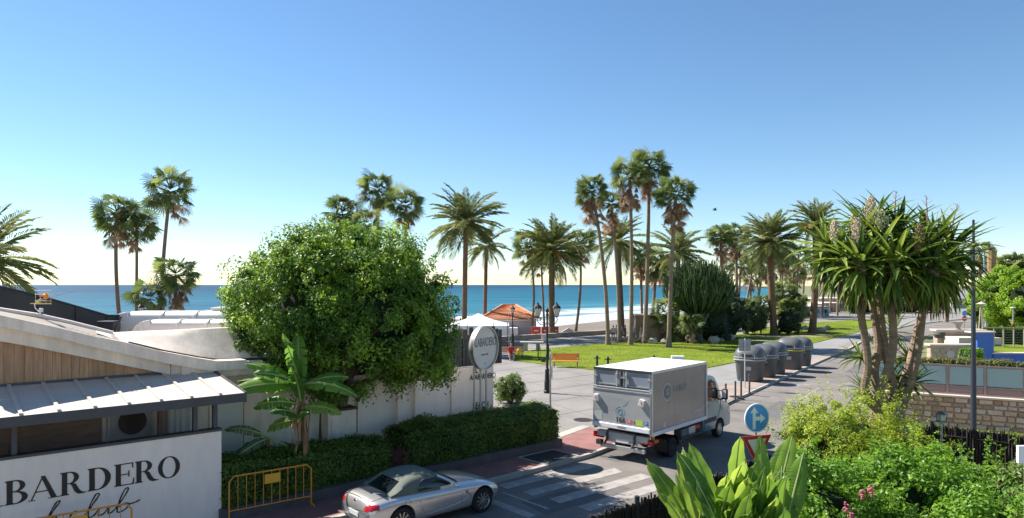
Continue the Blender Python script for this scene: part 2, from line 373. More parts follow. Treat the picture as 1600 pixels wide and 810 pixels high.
# sea wall, promenade edge, beach and sea
M_swall = mat('sea_wall_stone', (0.40, 0.33, 0.26), 0.9, var=0.2, vscale=1.5, bump=0.5, bscale=8)
sw = tag(obj('sea_wall', MB().box((0, 0, .28), (1, 1, .5)).box((0, 0, .57), (1, 1.25, .09)), M_swall), 'low stone sea wall along the promenade in front of the sand', 'wall')
a = Vector((-30, 47.4, 0)); b = Vector((13.6, 83.6, 0)); d = b - a
sw.data = MB().box((0, 0, .28), (d.length, .42, .5)).box((0, 0, .565), (d.length, .56, .08)).mesh('sea_wall', M_swall); sw.location = (a + b) / 2; sw.rotation_euler = (0, 0, math.atan2(d.y, d.x))
wl = [(-400, -90), (-80, 30), (-30, 92), (-12, 108), (8.5, 133), (32, 169), (62, 213), (110, 290), (300, 560), (560, 1350), (1200, 3400)]
SEA = -2.0
mb = MB(); le = [(-400, -120), (-110, -10), (-30, 47), (-18, 57), (-0.8, 72), (11.6, 82.4), (30, 94), (62, 150), (200, 470), (500, 1300), (1100, 3200)]
rows = []
for (ax, ay), (bx, by) in zip(le, wl):
    row = []
    for t, z in ((-.05, -.35), (0.1, -.45), (0.35, -1.0), (0.6, -1.35), (0.85, -1.65), (1.0, -2.0), (1.6, -3.2)):
        row.append((ax + (bx - ax) * t, ay + (by - ay) * t, z + (0.08 * noise.noise(Vector((ax * .3, t * 9, 0))))))
    rows.append(row)
struct('beach', mb.strip([r[::-1] for r in rows]), M_sand, smooth=True)
# sand mounds / seaweed line
M_sea = bpy.data.materials.new('sea_water'); M_sea.use_nodes = True
nt = M_sea.node_tree; N = nt.nodes; L = nt.links; B = N['Principled BSDF']
B.inputs['Roughness'].default_value = 0.5; B.inputs['Specular IOR Level'].default_value = 0.12
geo = N.new('ShaderNodeNewGeometry'); mp = N.new('ShaderNodeMapping'); mp.inputs['Rotation'].default_value = (0, 0, R(-53)); mp.inputs['Scale'].default_value = (0.010, 0.06, 1)
L.new(geo.outputs['Position'], mp.inputs[0]); n1 = N.new('ShaderNodeTexNoise'); n1.inputs['Scale'].default_value = 1.0; n1.inputs['Detail'].default_value = 9; n1.inputs['Roughness'].default_value = .65; L.new(mp.outputs[0], n1.inputs[0])
at = N.new('ShaderNodeAttribute'); at.attribute_name = 'shore'       # metres from the water's edge, stored per vertex
depth = N.new('ShaderNodeValToRGB'); dm = N.new('ShaderNodeMapRange'); dm.inputs[1].default_value = 0; dm.inputs[2].default_value = 900
L.new(at.outputs['Fac'], dm.inputs[0]); L.new(dm.outputs[0], depth.inputs[0])
e = depth.color_ramp.elements; e[0].color = (0.06, 0.22, 0.27, 1); e[0].position = 0; e[1].color = (0.006, 0.055, 0.115, 1); e[1].position = 1
q = e.new(.12); q.color = (0.016, 0.125, 0.185, 1); q = e.new(.45); q.color = (0.009, 0.095, 0.155, 1)
var = N.new('ShaderNodeMix'); var.data_type = 'RGBA'; var.blend_type = 'MULTIPLY'; var.inputs[0].default_value = 1
vr = N.new('ShaderNodeValToRGB'); vr.color_ramp.elements[0].color = (.45, .52, .62, 1); vr.color_ramp.elements[1].color = (1.4, 1.3, 1.2, 1); vr.color_ramp.elements[0].position = .35; vr.color_ramp.elements[1].position = .66
L.new(n1.outputs[0], vr.inputs[0]); L.new(depth.outputs[0], var.inputs[6]); L.new(vr.outputs[0], var.inputs[7])
# foam: broken bands that thin out away from the shore
mp2 = N.new('ShaderNodeMapping'); mp2.inputs['Rotation'].default_value = (0, 0, R(-53)); mp2.inputs['Scale'].default_value = (.035, .16, 1); L.new(geo.outputs['Position'], mp2.inputs[0])
n2 = N.new('ShaderNodeTexNoise'); n2.inputs['Scale'].default_value = 1.0; n2.inputs['Detail'].default_value = 10; n2.inputs['Roughness'].default_value = .6; L.new(mp2.outputs[0], n2.inputs[0])
fr = N.new('ShaderNodeValToRGB'); fm = N.new('ShaderNodeMapRange'); fm.inputs[1].default_value = 0; fm.inputs[2].default_value = 120; L.new(at.outputs['Fac'], fm.inputs[0]); L.new(fm.outputs[0], fr.inputs[0])
e = fr.color_ramp.elements; e[0].color = (.95, .95, .95, 1); e[0].position = 0; e[1].color = (0, 0, 0, 1); e[1].position = 1
for pz, vv in ((.10, .80), (.16, .44), (.22, .62), (.30, .50), (.38, .28), (.5, .34), (.6, .12)): q = e.new(pz); q.color = (vv, vv, vv, 1)
ad = N.new('ShaderNodeMath'); ad.operation = 'ADD'; L.new(fr.outputs[0], ad.inputs[0]); L.new(n2.outputs[0], ad.inputs[1])
th = N.new('ShaderNodeMapRange'); th.inputs[1].default_value = .93; th.inputs[2].default_value = 1.06; L.new(ad.outputs[0], th.inputs[0])
fx = N.new('ShaderNodeMix'); fx.data_type = 'RGBA'; L.new(th.outputs[0], fx.inputs[0]); L.new(var.outputs[2], fx.inputs[6]); fx.inputs[7].default_value = (.50, .53, .54, 1)
L.new(fx.outputs[2], B.inputs['Base Color'])
bp = N.new('ShaderNodeBump'); bp.inputs['Strength'].default_value = .7; bp.inputs['Distance'].default_value = 1.8; L.new(n1.outputs[0], bp.inputs['Height']); L.new(bp.outputs[0], B.inputs['Normal'])
offs = [-6, 0, 4, 8, 13, 18, 26, 36, 50, 70, 100, 150, 240, 400, 700, 1000, 1800, 5000, 15000, 60000]
wlr = resample([Vector((*p, 0)) for p in [(-9000, -2500)] + wl + [(9000, 26000)]], 400)
wlr = []
base = [Vector((*p, 0)) for p in [(-9000, -2500), (-1500, -400)] + wl + [(4000, 12000), (16000, 50000)]]
for a, b in zip(base, base[1:]):
    nn = 6 if (b - a).length < 400 else 3
    for i in range(nn): wlr.append(a.lerp(b, i / nn))
wlr.append(base[-1])
rows = []; sh = []
gd = Vector((-0.82, 0.57, 0)).normalized()
for i, p in enumerate(wlr):
    wv = 2.2 * noise.noise(Vector((p.x * .06, p.y * .06, 0)))
    near = 1 if p.length < 600 else 0
    r = []
    for f in offs:
        q = p + gd * (f + wv * near * (f < 60)); z = SEA
        if near: z += {13: .35, 18: -.05, 36: .4, 50: -.1, 100: .2}.get(f, 0) * (0.6 + 0.8 * noise.noise(Vector((p.x * .05, f, 3))))
        if f == -6: z -= .5
        r.append((q.x, q.y, z)); sh.append(max(0, f))
    rows.append(r)
mb = MB().strip(rows); sea = struct('sea', mb, M_sea, smooth=True)
at_ = sea.data.attributes.new('shore', 'FLOAT', 'POINT'); at_.data.foreach_set('value', sh)

# ================================================================ BEACH CLUB (left)
PL = lambda s, off=0, z=0: K(s, -1.7 + off, z)          # face of the lettered wall / planters
FP0 = -4.0
def FL(s, off=0, z=0): return K(s, FP0 + off, z)         # main facade plane
def onF(px, py, off=0):
    """(s,z) on the facade plane under a surveyed point"""
    k = (px - CX) / F; b = K0 + nrm * (FP0 + off); s = (k * b.y - b.x) / (u.x - k * u.y); Y = b.y + u.y * s
    return s, zat(py, Y)
M_white = mat('white_render', (0.92, 0.77, 0.67), 0.8, var=0.07, stretch=(2.5, 2.5, .5), vscale=1.3, bump=0.15, bscale=25)
M_cream = mat('weathered_white_render', (0.86, 0.72, 0.60), 0.85, var=0.16, stretch=(2, 2, .6), vscale=1.6, bump=0.3, bscale=12)
M_roofw = mat('roof_coating', (0.36, 0.30, 0.25), 0.85, var=0.14, vscale=2, bump=0.3, bscale=10)
M_char = mat('charcoal_metal', (0.075, 0.075, 0.085), 0.5, 0.3, var=0.1)
M_char2 = mat('charcoal_panel', (0.035, 0.037, 0.045), 0.6, 0.1, var=0.12, vscale=1)
M_woodm = mat('cladding_wood', (0.50, 0.27, 0.145), 0.6, var=0.28, vscale=2.0, stretch=(6, 6, .6), bump=.2)
M_brown = mat('interior_brown', (0.30, 0.17, 0.11), 0.7, var=0.25, vscale=2, stretch=(1, 1, 8))
M_glass = glassmat('window_glass', (0.06, 0.05, 0.05), 0.14)
club = thing('beach_club', 'white beach club building with dark metal lean-to roof and timber gable', 'building', (0, 0, 0))
fF = lambda s, z, h: tuple(FL(s, h, z))
fP = lambda s, z, h: tuple(PL(s, h, z))
# lettered front wall
s_c = -7.53
obj('front_wall', MB().prism([(-18, -.02), (s_c, -.02), (s_c, 2.36), (-18, 2.36)], (-.22, 0), fP), M_white, club, bevel=.01)
obj('wall_coping', MB().prism([(-18, 2.36), (s_c + .01, 2.36), (s_c + .01, 2.42), (-18, 2.42)], (-.24, .03), fP), M_char, club)
# big letters
M_ink = mat('letter_black', (0.018, 0.013, 0.012), 0.5)
def arc(cx, cy, rx, ry, t0, t1, n=14): return [(cx + rx * math.cos(t0 + (t1 - t0) * i / n), cy + ry * math.sin(t0 + (t1 - t0) * i / n)) for i in range(n + 1)]
def ring(cx, cy, rx, ry, ix, iy, t0, t1, icx=None, n=18):
    return arc(cx, cy, rx, ry, t0, t1, n) + arc(cx if icx is None else icx, cy, ix, iy, t0, t1, n)[::-1]
def rect(x0, y0, x1, y1): return [(x0, y0), (x1, y0), (x1, y1), (x0, y1)]
T_, t_ = .19, .04
def serif(x, y, w=.30, up=1): return [(x - w / 2, y), (x + w / 2, y), (x + w / 2, y + .03 * up), (x + T_ / 2, y + .07 * up), (x - T_ / 2, y + .07 * up), (x - w / 2, y + .03 * up)]
GL = {
 'L': [rect(.08, 0, .08 + T_, 1), serif(.175, 0), serif(.175, 1, .3, -1), rect(.2, 0, .75, t_), [(.70, 0), (.76, 0), (.78, .28), (.74, .28)]],
 'A': [[(.0, .0), (.05, 0), (.47, 1), (.42, 1)], [(.36, 1), (.52, 1), (.95, 0), (.74, 0)], rect(.17, .33, .70, .33 + t_), rect(-.08, 0, .17, .03), rect(.62, 0, 1.05, .03)],
 'B': [rect(.08, 0, .08 + T_, 1), serif(.175, 0), serif(.175, 1, .3, -1), ring(.35, .755, .32, .245, .15, .205, -PI / 2, PI / 2), ring(.35, .265, .40, .265, .21, .225, -PI / 2, PI / 2), rect(.2, 0, .36, t_), rect(.2, 1 - t_, .36, 1), rect(.2, .50, .36, .50 + t_)],
 'R': [rect(.08, 0, .08 + T_, 1), serif(.175, 0), serif(.175, 1, .3, -1), ring(.35, .735, .34, .265, .16, .225, -PI / 2, PI / 2), rect(.2, 1 - t_, .36, 1), rect(.2, .47, .36, .47 + t_),
       [(.36, .49), (.46, .51), (.58, .44), (.68, .22), (.76, .09), (.88, .03), (.95, .03), (.95, 0), (.85, -.02), (.70, -.02), (.60, .03), (.52, .14), (.44, .36)]],
 'D': [rect(.08, 0, .08 + T_, 1), serif(.175, 0), serif(.175, 1, .3, -1), ring(.35, .5, .48, .5, .28, .46, -PI / 2, PI / 2), rect(.2, 0, .36, t_), rect(.2, 1 - t_, .36, 1)],
 'E': [rect(.08, 0, .08 + T_, 1), serif(.175, 0), serif(.175, 1, .3, -1), rect(.2, 0, .75, t_), rect(.2, 1 - t_, .72, 1), rect(.2, .48, .58, .48 + t_), [(.70, 0), (.76, 0), (.78, .28), (.74, .28)], [(.68, 1), (.73, 1), (.74, .76), (.70, .76)], [(.55, .38), (.59, .38), (.59, .66), (.55, .66)]],
 'O': [ring(.5, .5, .5, .52, .30, .48, 0, PI, n=24), ring(.5, .5, .5, .52, .30, .48, PI, 2 * PI, n=24)]}
def letters(word, starts, widths, z0, hgt, fn, parent, m=M_ink, depth=.012):
    for ch, s0, w in zip(word, starts, widths):
        mb = MB()
        for i, poly in enumerate(GL[ch]): mb.prism([(s0 + a * w, z0 + b * hgt) for a, b in poly], (0, depth + .0006 * i), fn)
        obj('letter', mb, m, parent)
letters('ALABARDERO', [-13.75, -13.2, -12.43, -11.9, -11.45, -10.93, -10.42, -9.90, -9.48, -8.98], [.5, .5, .5, .54, .5, .52, .56, .54, .54, .48], 1.41, .5, fP, club)
def smoothpath(p, n=6):
    out = []
    P = [Vector((*q, 0)) for q in p]; P = [P[0]] + P + [P[-1]]
    for i in range(1, len(P) - 2):
        for k in range(n):
            t = k / n; a, b, c, d = P[i - 1:i + 3]
            out.append(.5 * (2 * b + (c - a) * t + (2 * a - 5 * b + 4 * c - d) * t * t + (3 * b - a - 3 * c + d) * t ** 3))
    out.append(P[-2]); return out
def script(parts, parent, z0, k, s0, wk=1):
    for i, pts in enumerate(parts):
        pp = smoothpath(pts); obj('script_stroke', MB().tube([PL(s0 + p.x * wk, .004 + i * .0008, z0 + p.y * k) for p in pp], [.011 + .006 * abs(math.sin(j * .55)) for j in range(len(pp))], 6), M_ink, parent)
script([[(-2.15, .95), (-2.3, .4), (-2.2, 0)], [(-2.5, .75), (-2.2, 1.05), (-1.75, .98), (-1.7, .7), (-2.15, .52), (-1.75, .45), (-1.7, .15), (-2.1, 0), (-2.4, .1)],
        [(-1.6, .12), (-1.45, .2), (-1.35, .38), (-1.5, .35), (-1.52, .12), (-1.35, .02), (-1.2, .15), (-1.05, .35), (-1.2, .35), (-1.2, .05), (-1.0, .1), (-.98, .35), (-.95, .05), (-.85, .1)],
        [(-.6, .35), (-.72, .38), (-.78, .15), (-.65, .03), (-.5, .2), (-.32, .7), (-.2, 1.0), (-.28, .98), (-.42, .5), (-.5, 0), (-.4, .3), (-.28, .33), (-.27, .05), (-.15, .12)],
        [(.22, .36), (.1, .42), (.0, .15), (.12, .02), (.35, .2), (.55, .7), (.66, 1.0), (.58, 1.03), (.44, .5), (.42, .05), (.55, .1), (.66, .36), (.64, .06), (.76, .08), (.9, .38), (.86, .06), (.98, .12), (1.2, .6), (1.34, 1.05), (1.24, 1.0), (1.1, .4), (1.08, .02), (1.25, .08), (1.36, .3), (1.24, .38), (1.12, .25)], [(1.36, .30), (1.5, .34), (1.62, .42)]], club, .82, .48, -10.75, .86)
# posts, sill, fascia of the veranda
rs = s_c + .45
for s in (-17.5, -14.35, -11.72, -8.12, s_c - .12):
    obj('post', MB().prism([(s - .05, 2.42), (s + .05, 2.42), (s + .05, 3.12), (s - .05, 3.12)], (-.2, -.08), fP), M_char, club)
for s in (-13.0, -10.0): obj('mullion', MB().prism([(s - .015, 2.42), (s + .015, 2.42), (s + .015, 3.12), (s - .015, 3.12)], (-.17, -.13), fP), M_char, club)
for s0, s1 in ((-17.4, -14.45), (-14.25, -11.82), (-11.62, -8.22)):
    obj('window_pane', MB().prism([(s0, 2.42), (s1, 2.42), (s1, 3.12), (s0, 3.12)], (-.152, -.147), fP), M_glass, club)
obj('fascia', MB().prism([(-18, 3.08), (rs, 3.08), (rs, 3.30), (-18, 3.30)], (.30, .36), fP), M_char, club)
p0, p1 = PL(rs, .30), FL(rs, .05)
zb = 3.58
def lean(s0, s1, z0, z1, a, b, name, m, par=club, up=0.0):
    """piece of the sloping roof from offset a (front) to b (back)"""
    A = lambda s, t, dz: tuple(K(s, (-1.7 + .33) * (1 - t) + (FP0 + .06) * t, 3.26 + (zb - 3.26) * t + dz))
    vs = [A(s, t, dz) for dz in (z0, z1) for s, t in ((s0, a), (s1, a), (s1, b), (s0, b))]
    return obj(name, MB().add(vs, [(3, 2, 1, 0), (4, 5, 6, 7), (0, 1, 5, 4), (1, 2, 6, 5), (2, 3, 7, 6), (3, 0, 4, 7)]), m, par)
M_roofp = mat('grey_roof_sheet', (0.58, 0.50, 0.43), 0.6, var=0.08, vscale=1.5, bump=.1)
step = .665
S = [rs - .02 - .55 - i * step for i in range(16)]; S = [rs] + S
for a, b in zip(S, S[1:]): lean(b + .005, a - .005, 0, .04, 0, 1, 'roof_panel', M_roofp)
for s in S[1:]: lean(s - .035, s + .035, .03, .085, 0.01, 1, 'roof_seam', M_roofp)
lean(-18, rs, -.06, -.004, 0.02, 1, 'roof_underlay', M_char)
obj('end_fascia', MB().add([tuple(PL(rs + d, .34, z)) for d in (0, .05) for z in (3.06, 3.32)] + [tuple(FL(rs + d, .06, z)) for d in (0, .05) for z in (zb - .2, zb + .08)], [(0, 1, 3, 2), (4, 6, 7, 5), (0, 4, 5, 1), (2, 3, 7, 6), (0, 2, 6, 4), (1, 5, 7, 3)]), M_char, club)
obj('wall_flashing', MB().prism([(-18, zb - .02), (rs - .6, zb - .02), (rs - .6, zb + .10), (-18, zb + .10)], (.0, .07), fF), M_char, club)
# inside the veranda: back wall, dado boards, door, lamp, curtain
obj('veranda_back_wall', MB().prism([(-18, 0), (-9.7, 0), (-9.7, 3.5), (-18, 3.5)], (.005, .02), fF), M_brown, club)
for i in range(9): obj('wall_board', MB().prism([(-18, 1.3 + i * .2), (-11.2, 1.3 + i * .2), (-11.2, 1.48 + i * .2), (-18, 1.48 + i * .2)], (.022, .045), fF), M_brown, club)
obj('side_return_wall', MB().prism([(-9.72, 0), (s_c, 0), (s_c, 3.4), (-9.72, 3.4)], (.005, .03), fF), M_white, club)
obj('veranda_door', MB().prism([(-9.55, .1), (-8.6, .1), (-8.6, 3.0), (-9.55, 3.0)], (.03, .07), fF), mat('pale_door', (.5, .5, .47), .6), club)
obj('porthole', MB().prism(arc(-9.05, 2.45, .33, .33, 0, 2 * PI * 23 / 24, 23), (.07, .11), fF), mat('dark_glass', (.01, .01, .012), .1), club)
obj('veranda_floor', MB().prism([(-18, 0), (s_c, 0), (s_c, .3), (-18, .3)], (.05, 2.0), fF), mat('terracotta_floor', (.25, .15, .1), .8), club)
cw = mat('curtain', (.75, .73, .7), .9)
obj('curtain', MB().strip([[tuple(FL(-8.25 + i * .05, .25 + .05 * math.sin(i * 1.9), z)) for i in range(14)] for z in (1.3, 3.2)]), cw, club, smooth=True)
obj('curtain_frame', MB().prism([(-8.5, 1.2), (-8.4, 1.2), (-8.4, 3.3), (-8.5, 3.3)], (.2, .4), fF), M_brown, club)
wl_ = thing('wall_lamp', 'black lantern on the brown wall behind the veranda glass', 'wall lamp', FL(-12.95, .08, 2.75))
obj('bracket', MB().tube([(0, 0, .1), (.08, -.1, .16), (.12, -.14, .08)], .012, 6), M_char2, wl_)
obj('lantern', MB().lathe([(0, -.16), (.05, -.12), (.075, .05), (.02, .09), (0, .12)], 8, (.12, -.14, 0)), M_char2, wl_)
# timber gable: planks one by one, cut by the roof slope
sA, zA = onF(0, 532); sB, zB = onF(254, 583); slope = (zB - zA) / (sB - sA)
topz = lambda s: zA + slope * (s - sA)
s = -18.0; i = 0
while s < sB:
    w = .19 + .02 * math.sin(i * 2.3); e1 = min(s + w, sB); jz = .004 * math.sin(i * 5.1)
    z0 = zb + .05
    if topz(e1) > z0 + .01: obj('plank', MB().prism([(s + .003, z0), (e1 - .003, z0), (e1 - .003, topz(e1)), (s + .003, topz(s))], (.0, .03 + jz), fF), M_woodm, club)
    s += w; i += 1
obj('gable_backing', MB().prism([(-18, 3.5), (sB, 3.5), (sB, topz(sB)), (-18, topz(-18))], (-.2, -.002), fF), M_brown, club)
# sloped roof edge: upper fascia (proud) and lower soffit band
def Fpoly(pp, off=0): return [onF(x, y, off) for x, y in pp]
up = [(-60, 469), (0, 492), (75, 508), (150, 526), (193, 534), (254, 549), (314, 560), (340, 564), (385, 562)]
lo = [(388, 577), (335, 580), (323, 579), (264, 569), (150, 544), (100, 531), (0, 511), (-60, 497)]
obj('roof_edge', MB().prism(Fpoly(up, .45) + Fpoly(lo, .45), (.0, .45), fF), M_cream, club, bevel=.015)
lo2 = [(-60, 517), (0, 533), (45, 541), (150, 562), (254, 583), (266, 586), (266, 572)]
obj('soffit_band', MB().prism(Fpoly([(-60, 492), (0, 508), (100, 528), (150, 540), (264, 566)], .2) + Fpoly(lo2[::-1], .2), (.0, .2), fF), M_cream, club)
obj('band_end_block', MB().prism(Fpoly([(266, 568), (290, 572), (290, 594), (266, 588)], .1), (.0, .16), fF), M_cream, club)
s1, z1_ = onF(284, 575, .3); s2, z2_ = onF(378, 578, .3)
obj('eaves_block', MB().prism([(s1, 3.45), (s2 + .6, 3.45), (s2 + .6, z1_ + .05), (s1, z1_ + .05)], (.0, .3), fF), M_cream, club)
# roof surface behind the edge, going back
def back(name, pp, off, depth, m, dz=0, bottom=-.3):
    sz = Fpoly(pp, off); mb = MB(); n = len(sz)
    vs = [tuple(FL(s, off, z)) for s, z in sz] + [tuple(FL(s, off - depth, z + dz)) for s, z in sz]
    mb.add(vs, [(i, i + 1, n + i + 1, n + i) for i in range(n - 1)]); return obj(name, mb, m, club, smooth=True)
obj('roof_deck', MB().prism([(-18, 3.9), (2.6, 3.9), (2.6, 3.98), (-18, 3.98)], (-9.5, -.9), fF), M_roofw, club)
# light ridge line on the roof (raised membrane edge)
rid = Fpoly([(-60, 470), (0, 484), (60, 493), (110, 504), (150, 514), (176, 520.5)], -.8)
obj('roof_ridge', MB().tube([tuple(FL(s, -.8, z)) for s, z in rid], .06, 8), M_white, club)
obj('roof_apron', MB().add([tuple(FL(s, .40, z)) for s, z in Fpoly([(-60, 470), (0, 493), (110, 517), (193, 536)], .4)] + [tuple(FL(s, -.85, z)) for s, z in Fpoly([(-60, 471), (0, 485), (110, 505), (176, 521)], -.8)], [(0, 1, 5, 4), (1, 2, 6, 5), (2, 3, 7, 6)]), M_roofw, club)
# curved parapet rising to the right, built between its two edges
pt = Fpoly([(150, 515), (176, 520), (220, 518), (271, 516), (330, 513), (385, 511), (450, 508)], -.9)
pb = Fpoly([(150, 520), (200, 536), (254, 549), (314, 560), (340, 563.5), (385, 562), (450, 560)], -.02)
rows = []
for k in range(5):
    t = k / 4; rows.append([tuple(FL(a[0] * t + b[0] * (1 - t), -.02 - .88 * t, (a[1] * t + b[1] * (1 - t)) + .10 * math.sin(PI * t) * 0)) for a, b in zip(pt, pb)])
rows.append([tuple(FL(a[0], -1.12, a[1] - .0)) for a in pt]); rows.append([tuple(FL(a[0], -1.15, a[1] - 1.5)) for a in pt])
obj('parapet', MB().strip(rows), M_cream, club, smooth=True, sharp=40)
obj('parapet_flashing', MB().tube([tuple(FL(b[0], .015, b[1] + .005)) for b in pb[1:]], .05, 6), mat('old_bitumen', (.06, .055, .05), .9), club)
# main facade to the right of the veranda, door, meter box, pilasters
sR = 3.15
obj('facade_wall', MB().prism([(-9.6, 0), (-3.9, 0), (-3.9, 3.75), (-9.6, 3.75)], (-.3, 0), fF), M_cream, club)
obj('long_wall', MB().prism([(-3.9, 0), (sR, 0), (sR, 2.95), (-3.9, 3.0)], (-.3, .0), fF), M_white, club, bevel=.01)
obj('wall_top_slab', MB().prism([(-3.9, 2.98), (1.4, 2.98), (1.4, 3.08), (-3.9, 3.08)], (-.34, .05), fF), M_cream, club)
d0 = -7.05
dr = obj('service_door', MB().prism([(d0, .15), (d0 + .85, .15), (d0 + .85, 2.75), (d0, 2.75)], (.004, .045), fF), mat('door_white', (.66, .64, .60), .55), club)
obj('door_handle', MB().prism([(d0 + .06, 1.45), (d0 + .11, 1.45), (d0 + .11, 1.72), (d0 + .06, 1.72)], (.045, .06), fF).tube([FL(d0 + .08, .06, 1.6), FL(d0 + .08, .11, 1.6), FL(d0 + .24, .11, 1.6)], .014, 6), M_char2, dr)
for s in (d0 - .05, d0 + .9): obj('door_frame', MB().prism([(s - .03, .1), (s + .03, .1), (s + .03, 2.8), (s - .03, 2.8)], (.002, .07), fF), M_cream, club)
for s, w, d in ((-2.55, .18, .22), (-1.05, .22, .2), (-.35, .16, .14), (1.2, .1, .06)):
    obj('pilaster', MB().prism([(s - w / 2, 0), (s + w / 2, 0), (s + w / 2, 2.93), (s - w / 2, 2.93)], (.0, d), fF), M_white, club, bevel=.01)
obj('wall_base', MB().prism([(-2.3, 0), (-1.2, 0), (-1.2, 1.05), (-2.3, 1.05)], (.0, .12), fF), M_cream, club)
mbx = thing('meter_cabinet', 'white utility cabinet with dark recess against the club wall beside the tree trunk', 'cabinet', FL(-3.35, .3, 0), R(41))
obj('cabinet_body', MB().box((0, 0, 1.05), (.95, .5, 2.1)), M_cream, mbx, bevel=.015)
obj('cabinet_top', MB().box((0, 0, 2.14), (1.02, .58, .07)), mat('rusty_slab', (.10, .07, .05), .9), mbx)
obj('cabinet_door', MB().box((0, -.26, 1.2), (.72, .02, 1.4)), M_cream, mbx)
for i in range(4): obj('vent_block', MB().lathe([(.0, 0), (.1, 0), (.1, .02), (.0, .02)], 12, FL(-4.35 + (i % 2) * .26, .01, .85 + (i // 2) * .3), Matrix.Rotation(R(90), 3, 'X')), M_char2, club)
# dark slatted screen on the wall top (individual boards of uneven height)
scr = thing('slat_screen', 'charcoal board screen of uneven height on top of the white wall behind the round sign', 'screen', FL(0, 0, 0), R(41))
i = 0; x = -2.6
while x < 3.55:
    hh = 4.28 + .32 * noise.noise(Vector((i * 1.37, 2, 0))) + .16 * (i % 3 == 0) - .1 * (i % 4 == 1)
    obj('screen_slat', MB().box((x, .0, (3.02 + hh) / 2), (.135 if i % 3 else .17, .03 + .01 * (i % 2), hh - 3.02)), M_char2, scr); x += .165 if i % 3 else .19; i += 1
for z in (3.15, 3.9): obj('screen_rail', MB().box((.45, .05, z), (6.2, .05, .08)), M_char2, scr)
obj('screen_backing', MB().box((.45, .028, 3.54), (6.15, .012, 1.0)), M_char2, scr)
# small text block on the wall end
def text(body, size, m, parent, loc, rot, name='lettering', depth=.004, align='CENTER', sx=1):
    cu = bpy.data.curves.new('t', 'FONT'); cu.body = body; cu.size = size; cu.align_x = align; cu.extrude = depth; cu.fill_mode = 'BOTH'; cu.offset = size * .012
    to = bpy.data.objects.new('t', cu); COL.objects.link(to); me = evalmesh(to); bpy.data.objects.remove(to); bpy.data.curves.remove(cu)
    me.materials.clear(); me.materials.append(m); o = obj(name, me, None, parent, loc=loc, rot=rot); o.scale = (sx, 1, 1); return o
for body, s, z, al in (('EL', 2.15, 2.74, 'LEFT'), ('ALABARDERO', 2.02, 2.50, 'LEFT'), ('BEACH', 2.15, 1.42, 'LEFT'), ('CLUB', 2.15, 1.2, 'LEFT')):
    text(body, .33 if len(body) < 8 else .27, M_ink, club, FL(s, .012, z), (R(90), 0, R(41)), 'wall_lettering', align=al, sx=.72)
# ---- round sign on posts
c = At(752, 543, 24.0); a_ = R(57)
M_disc = mat('sign_disc_white', (.62, .58, .53), .5, var=.08)
rsn = thing('round_sign', 'large round white club sign on three steel posts in front of the long wall', 'sign', (c.x, c.y, 0), a_)
TM = Matrix.Rotation(R(90), 3, 'X')
obj('disc', MB().lathe([(0, .0), (.74, .0), (.77, .02), (.77, .14), (.74, .16), (0, .16)], 40, (0, .01, c.z), TM), M_disc, rsn, smooth=True, sharp=30)
obj('rim', MB().lathe([(.74, -.012), (.775, -.012), (.775, .10), (.74, .10), (.74, -.012)], 40, (0, -.145 + .03, c.z), TM), mat('brushed_steel', (.45, .43, .4), .4, .7), rsn, smooth=True)
text('ALABARDERO', .42, mat('sign_grey_letters', (.16, .15, .14), .5), rsn, (0, -.153, c.z + .06), (R(90), 0, 0), 'sign_lettering', sx=.52)
text('beach club', .10, mat('sign_grey_letters', (.16, .15, .14), .5), rsn, (0, -.153, c.z - .26), (R(90), 0, 0), 'sign_lettering')
text('1', .12, mat('sign_grey_letters', (.16, .15, .14), .5), rsn, (0, -.153, c.z - .6), (R(90), 0, 0), 'sign_lettering')
for x in (-.42, -.05, .3): obj('post', MB().tube([(x, 0, 0), (x, 0, c.z - .55)], .035, 10), mat('brushed_steel', (.45, .43, .4), .4, .7), rsn, smooth=True)
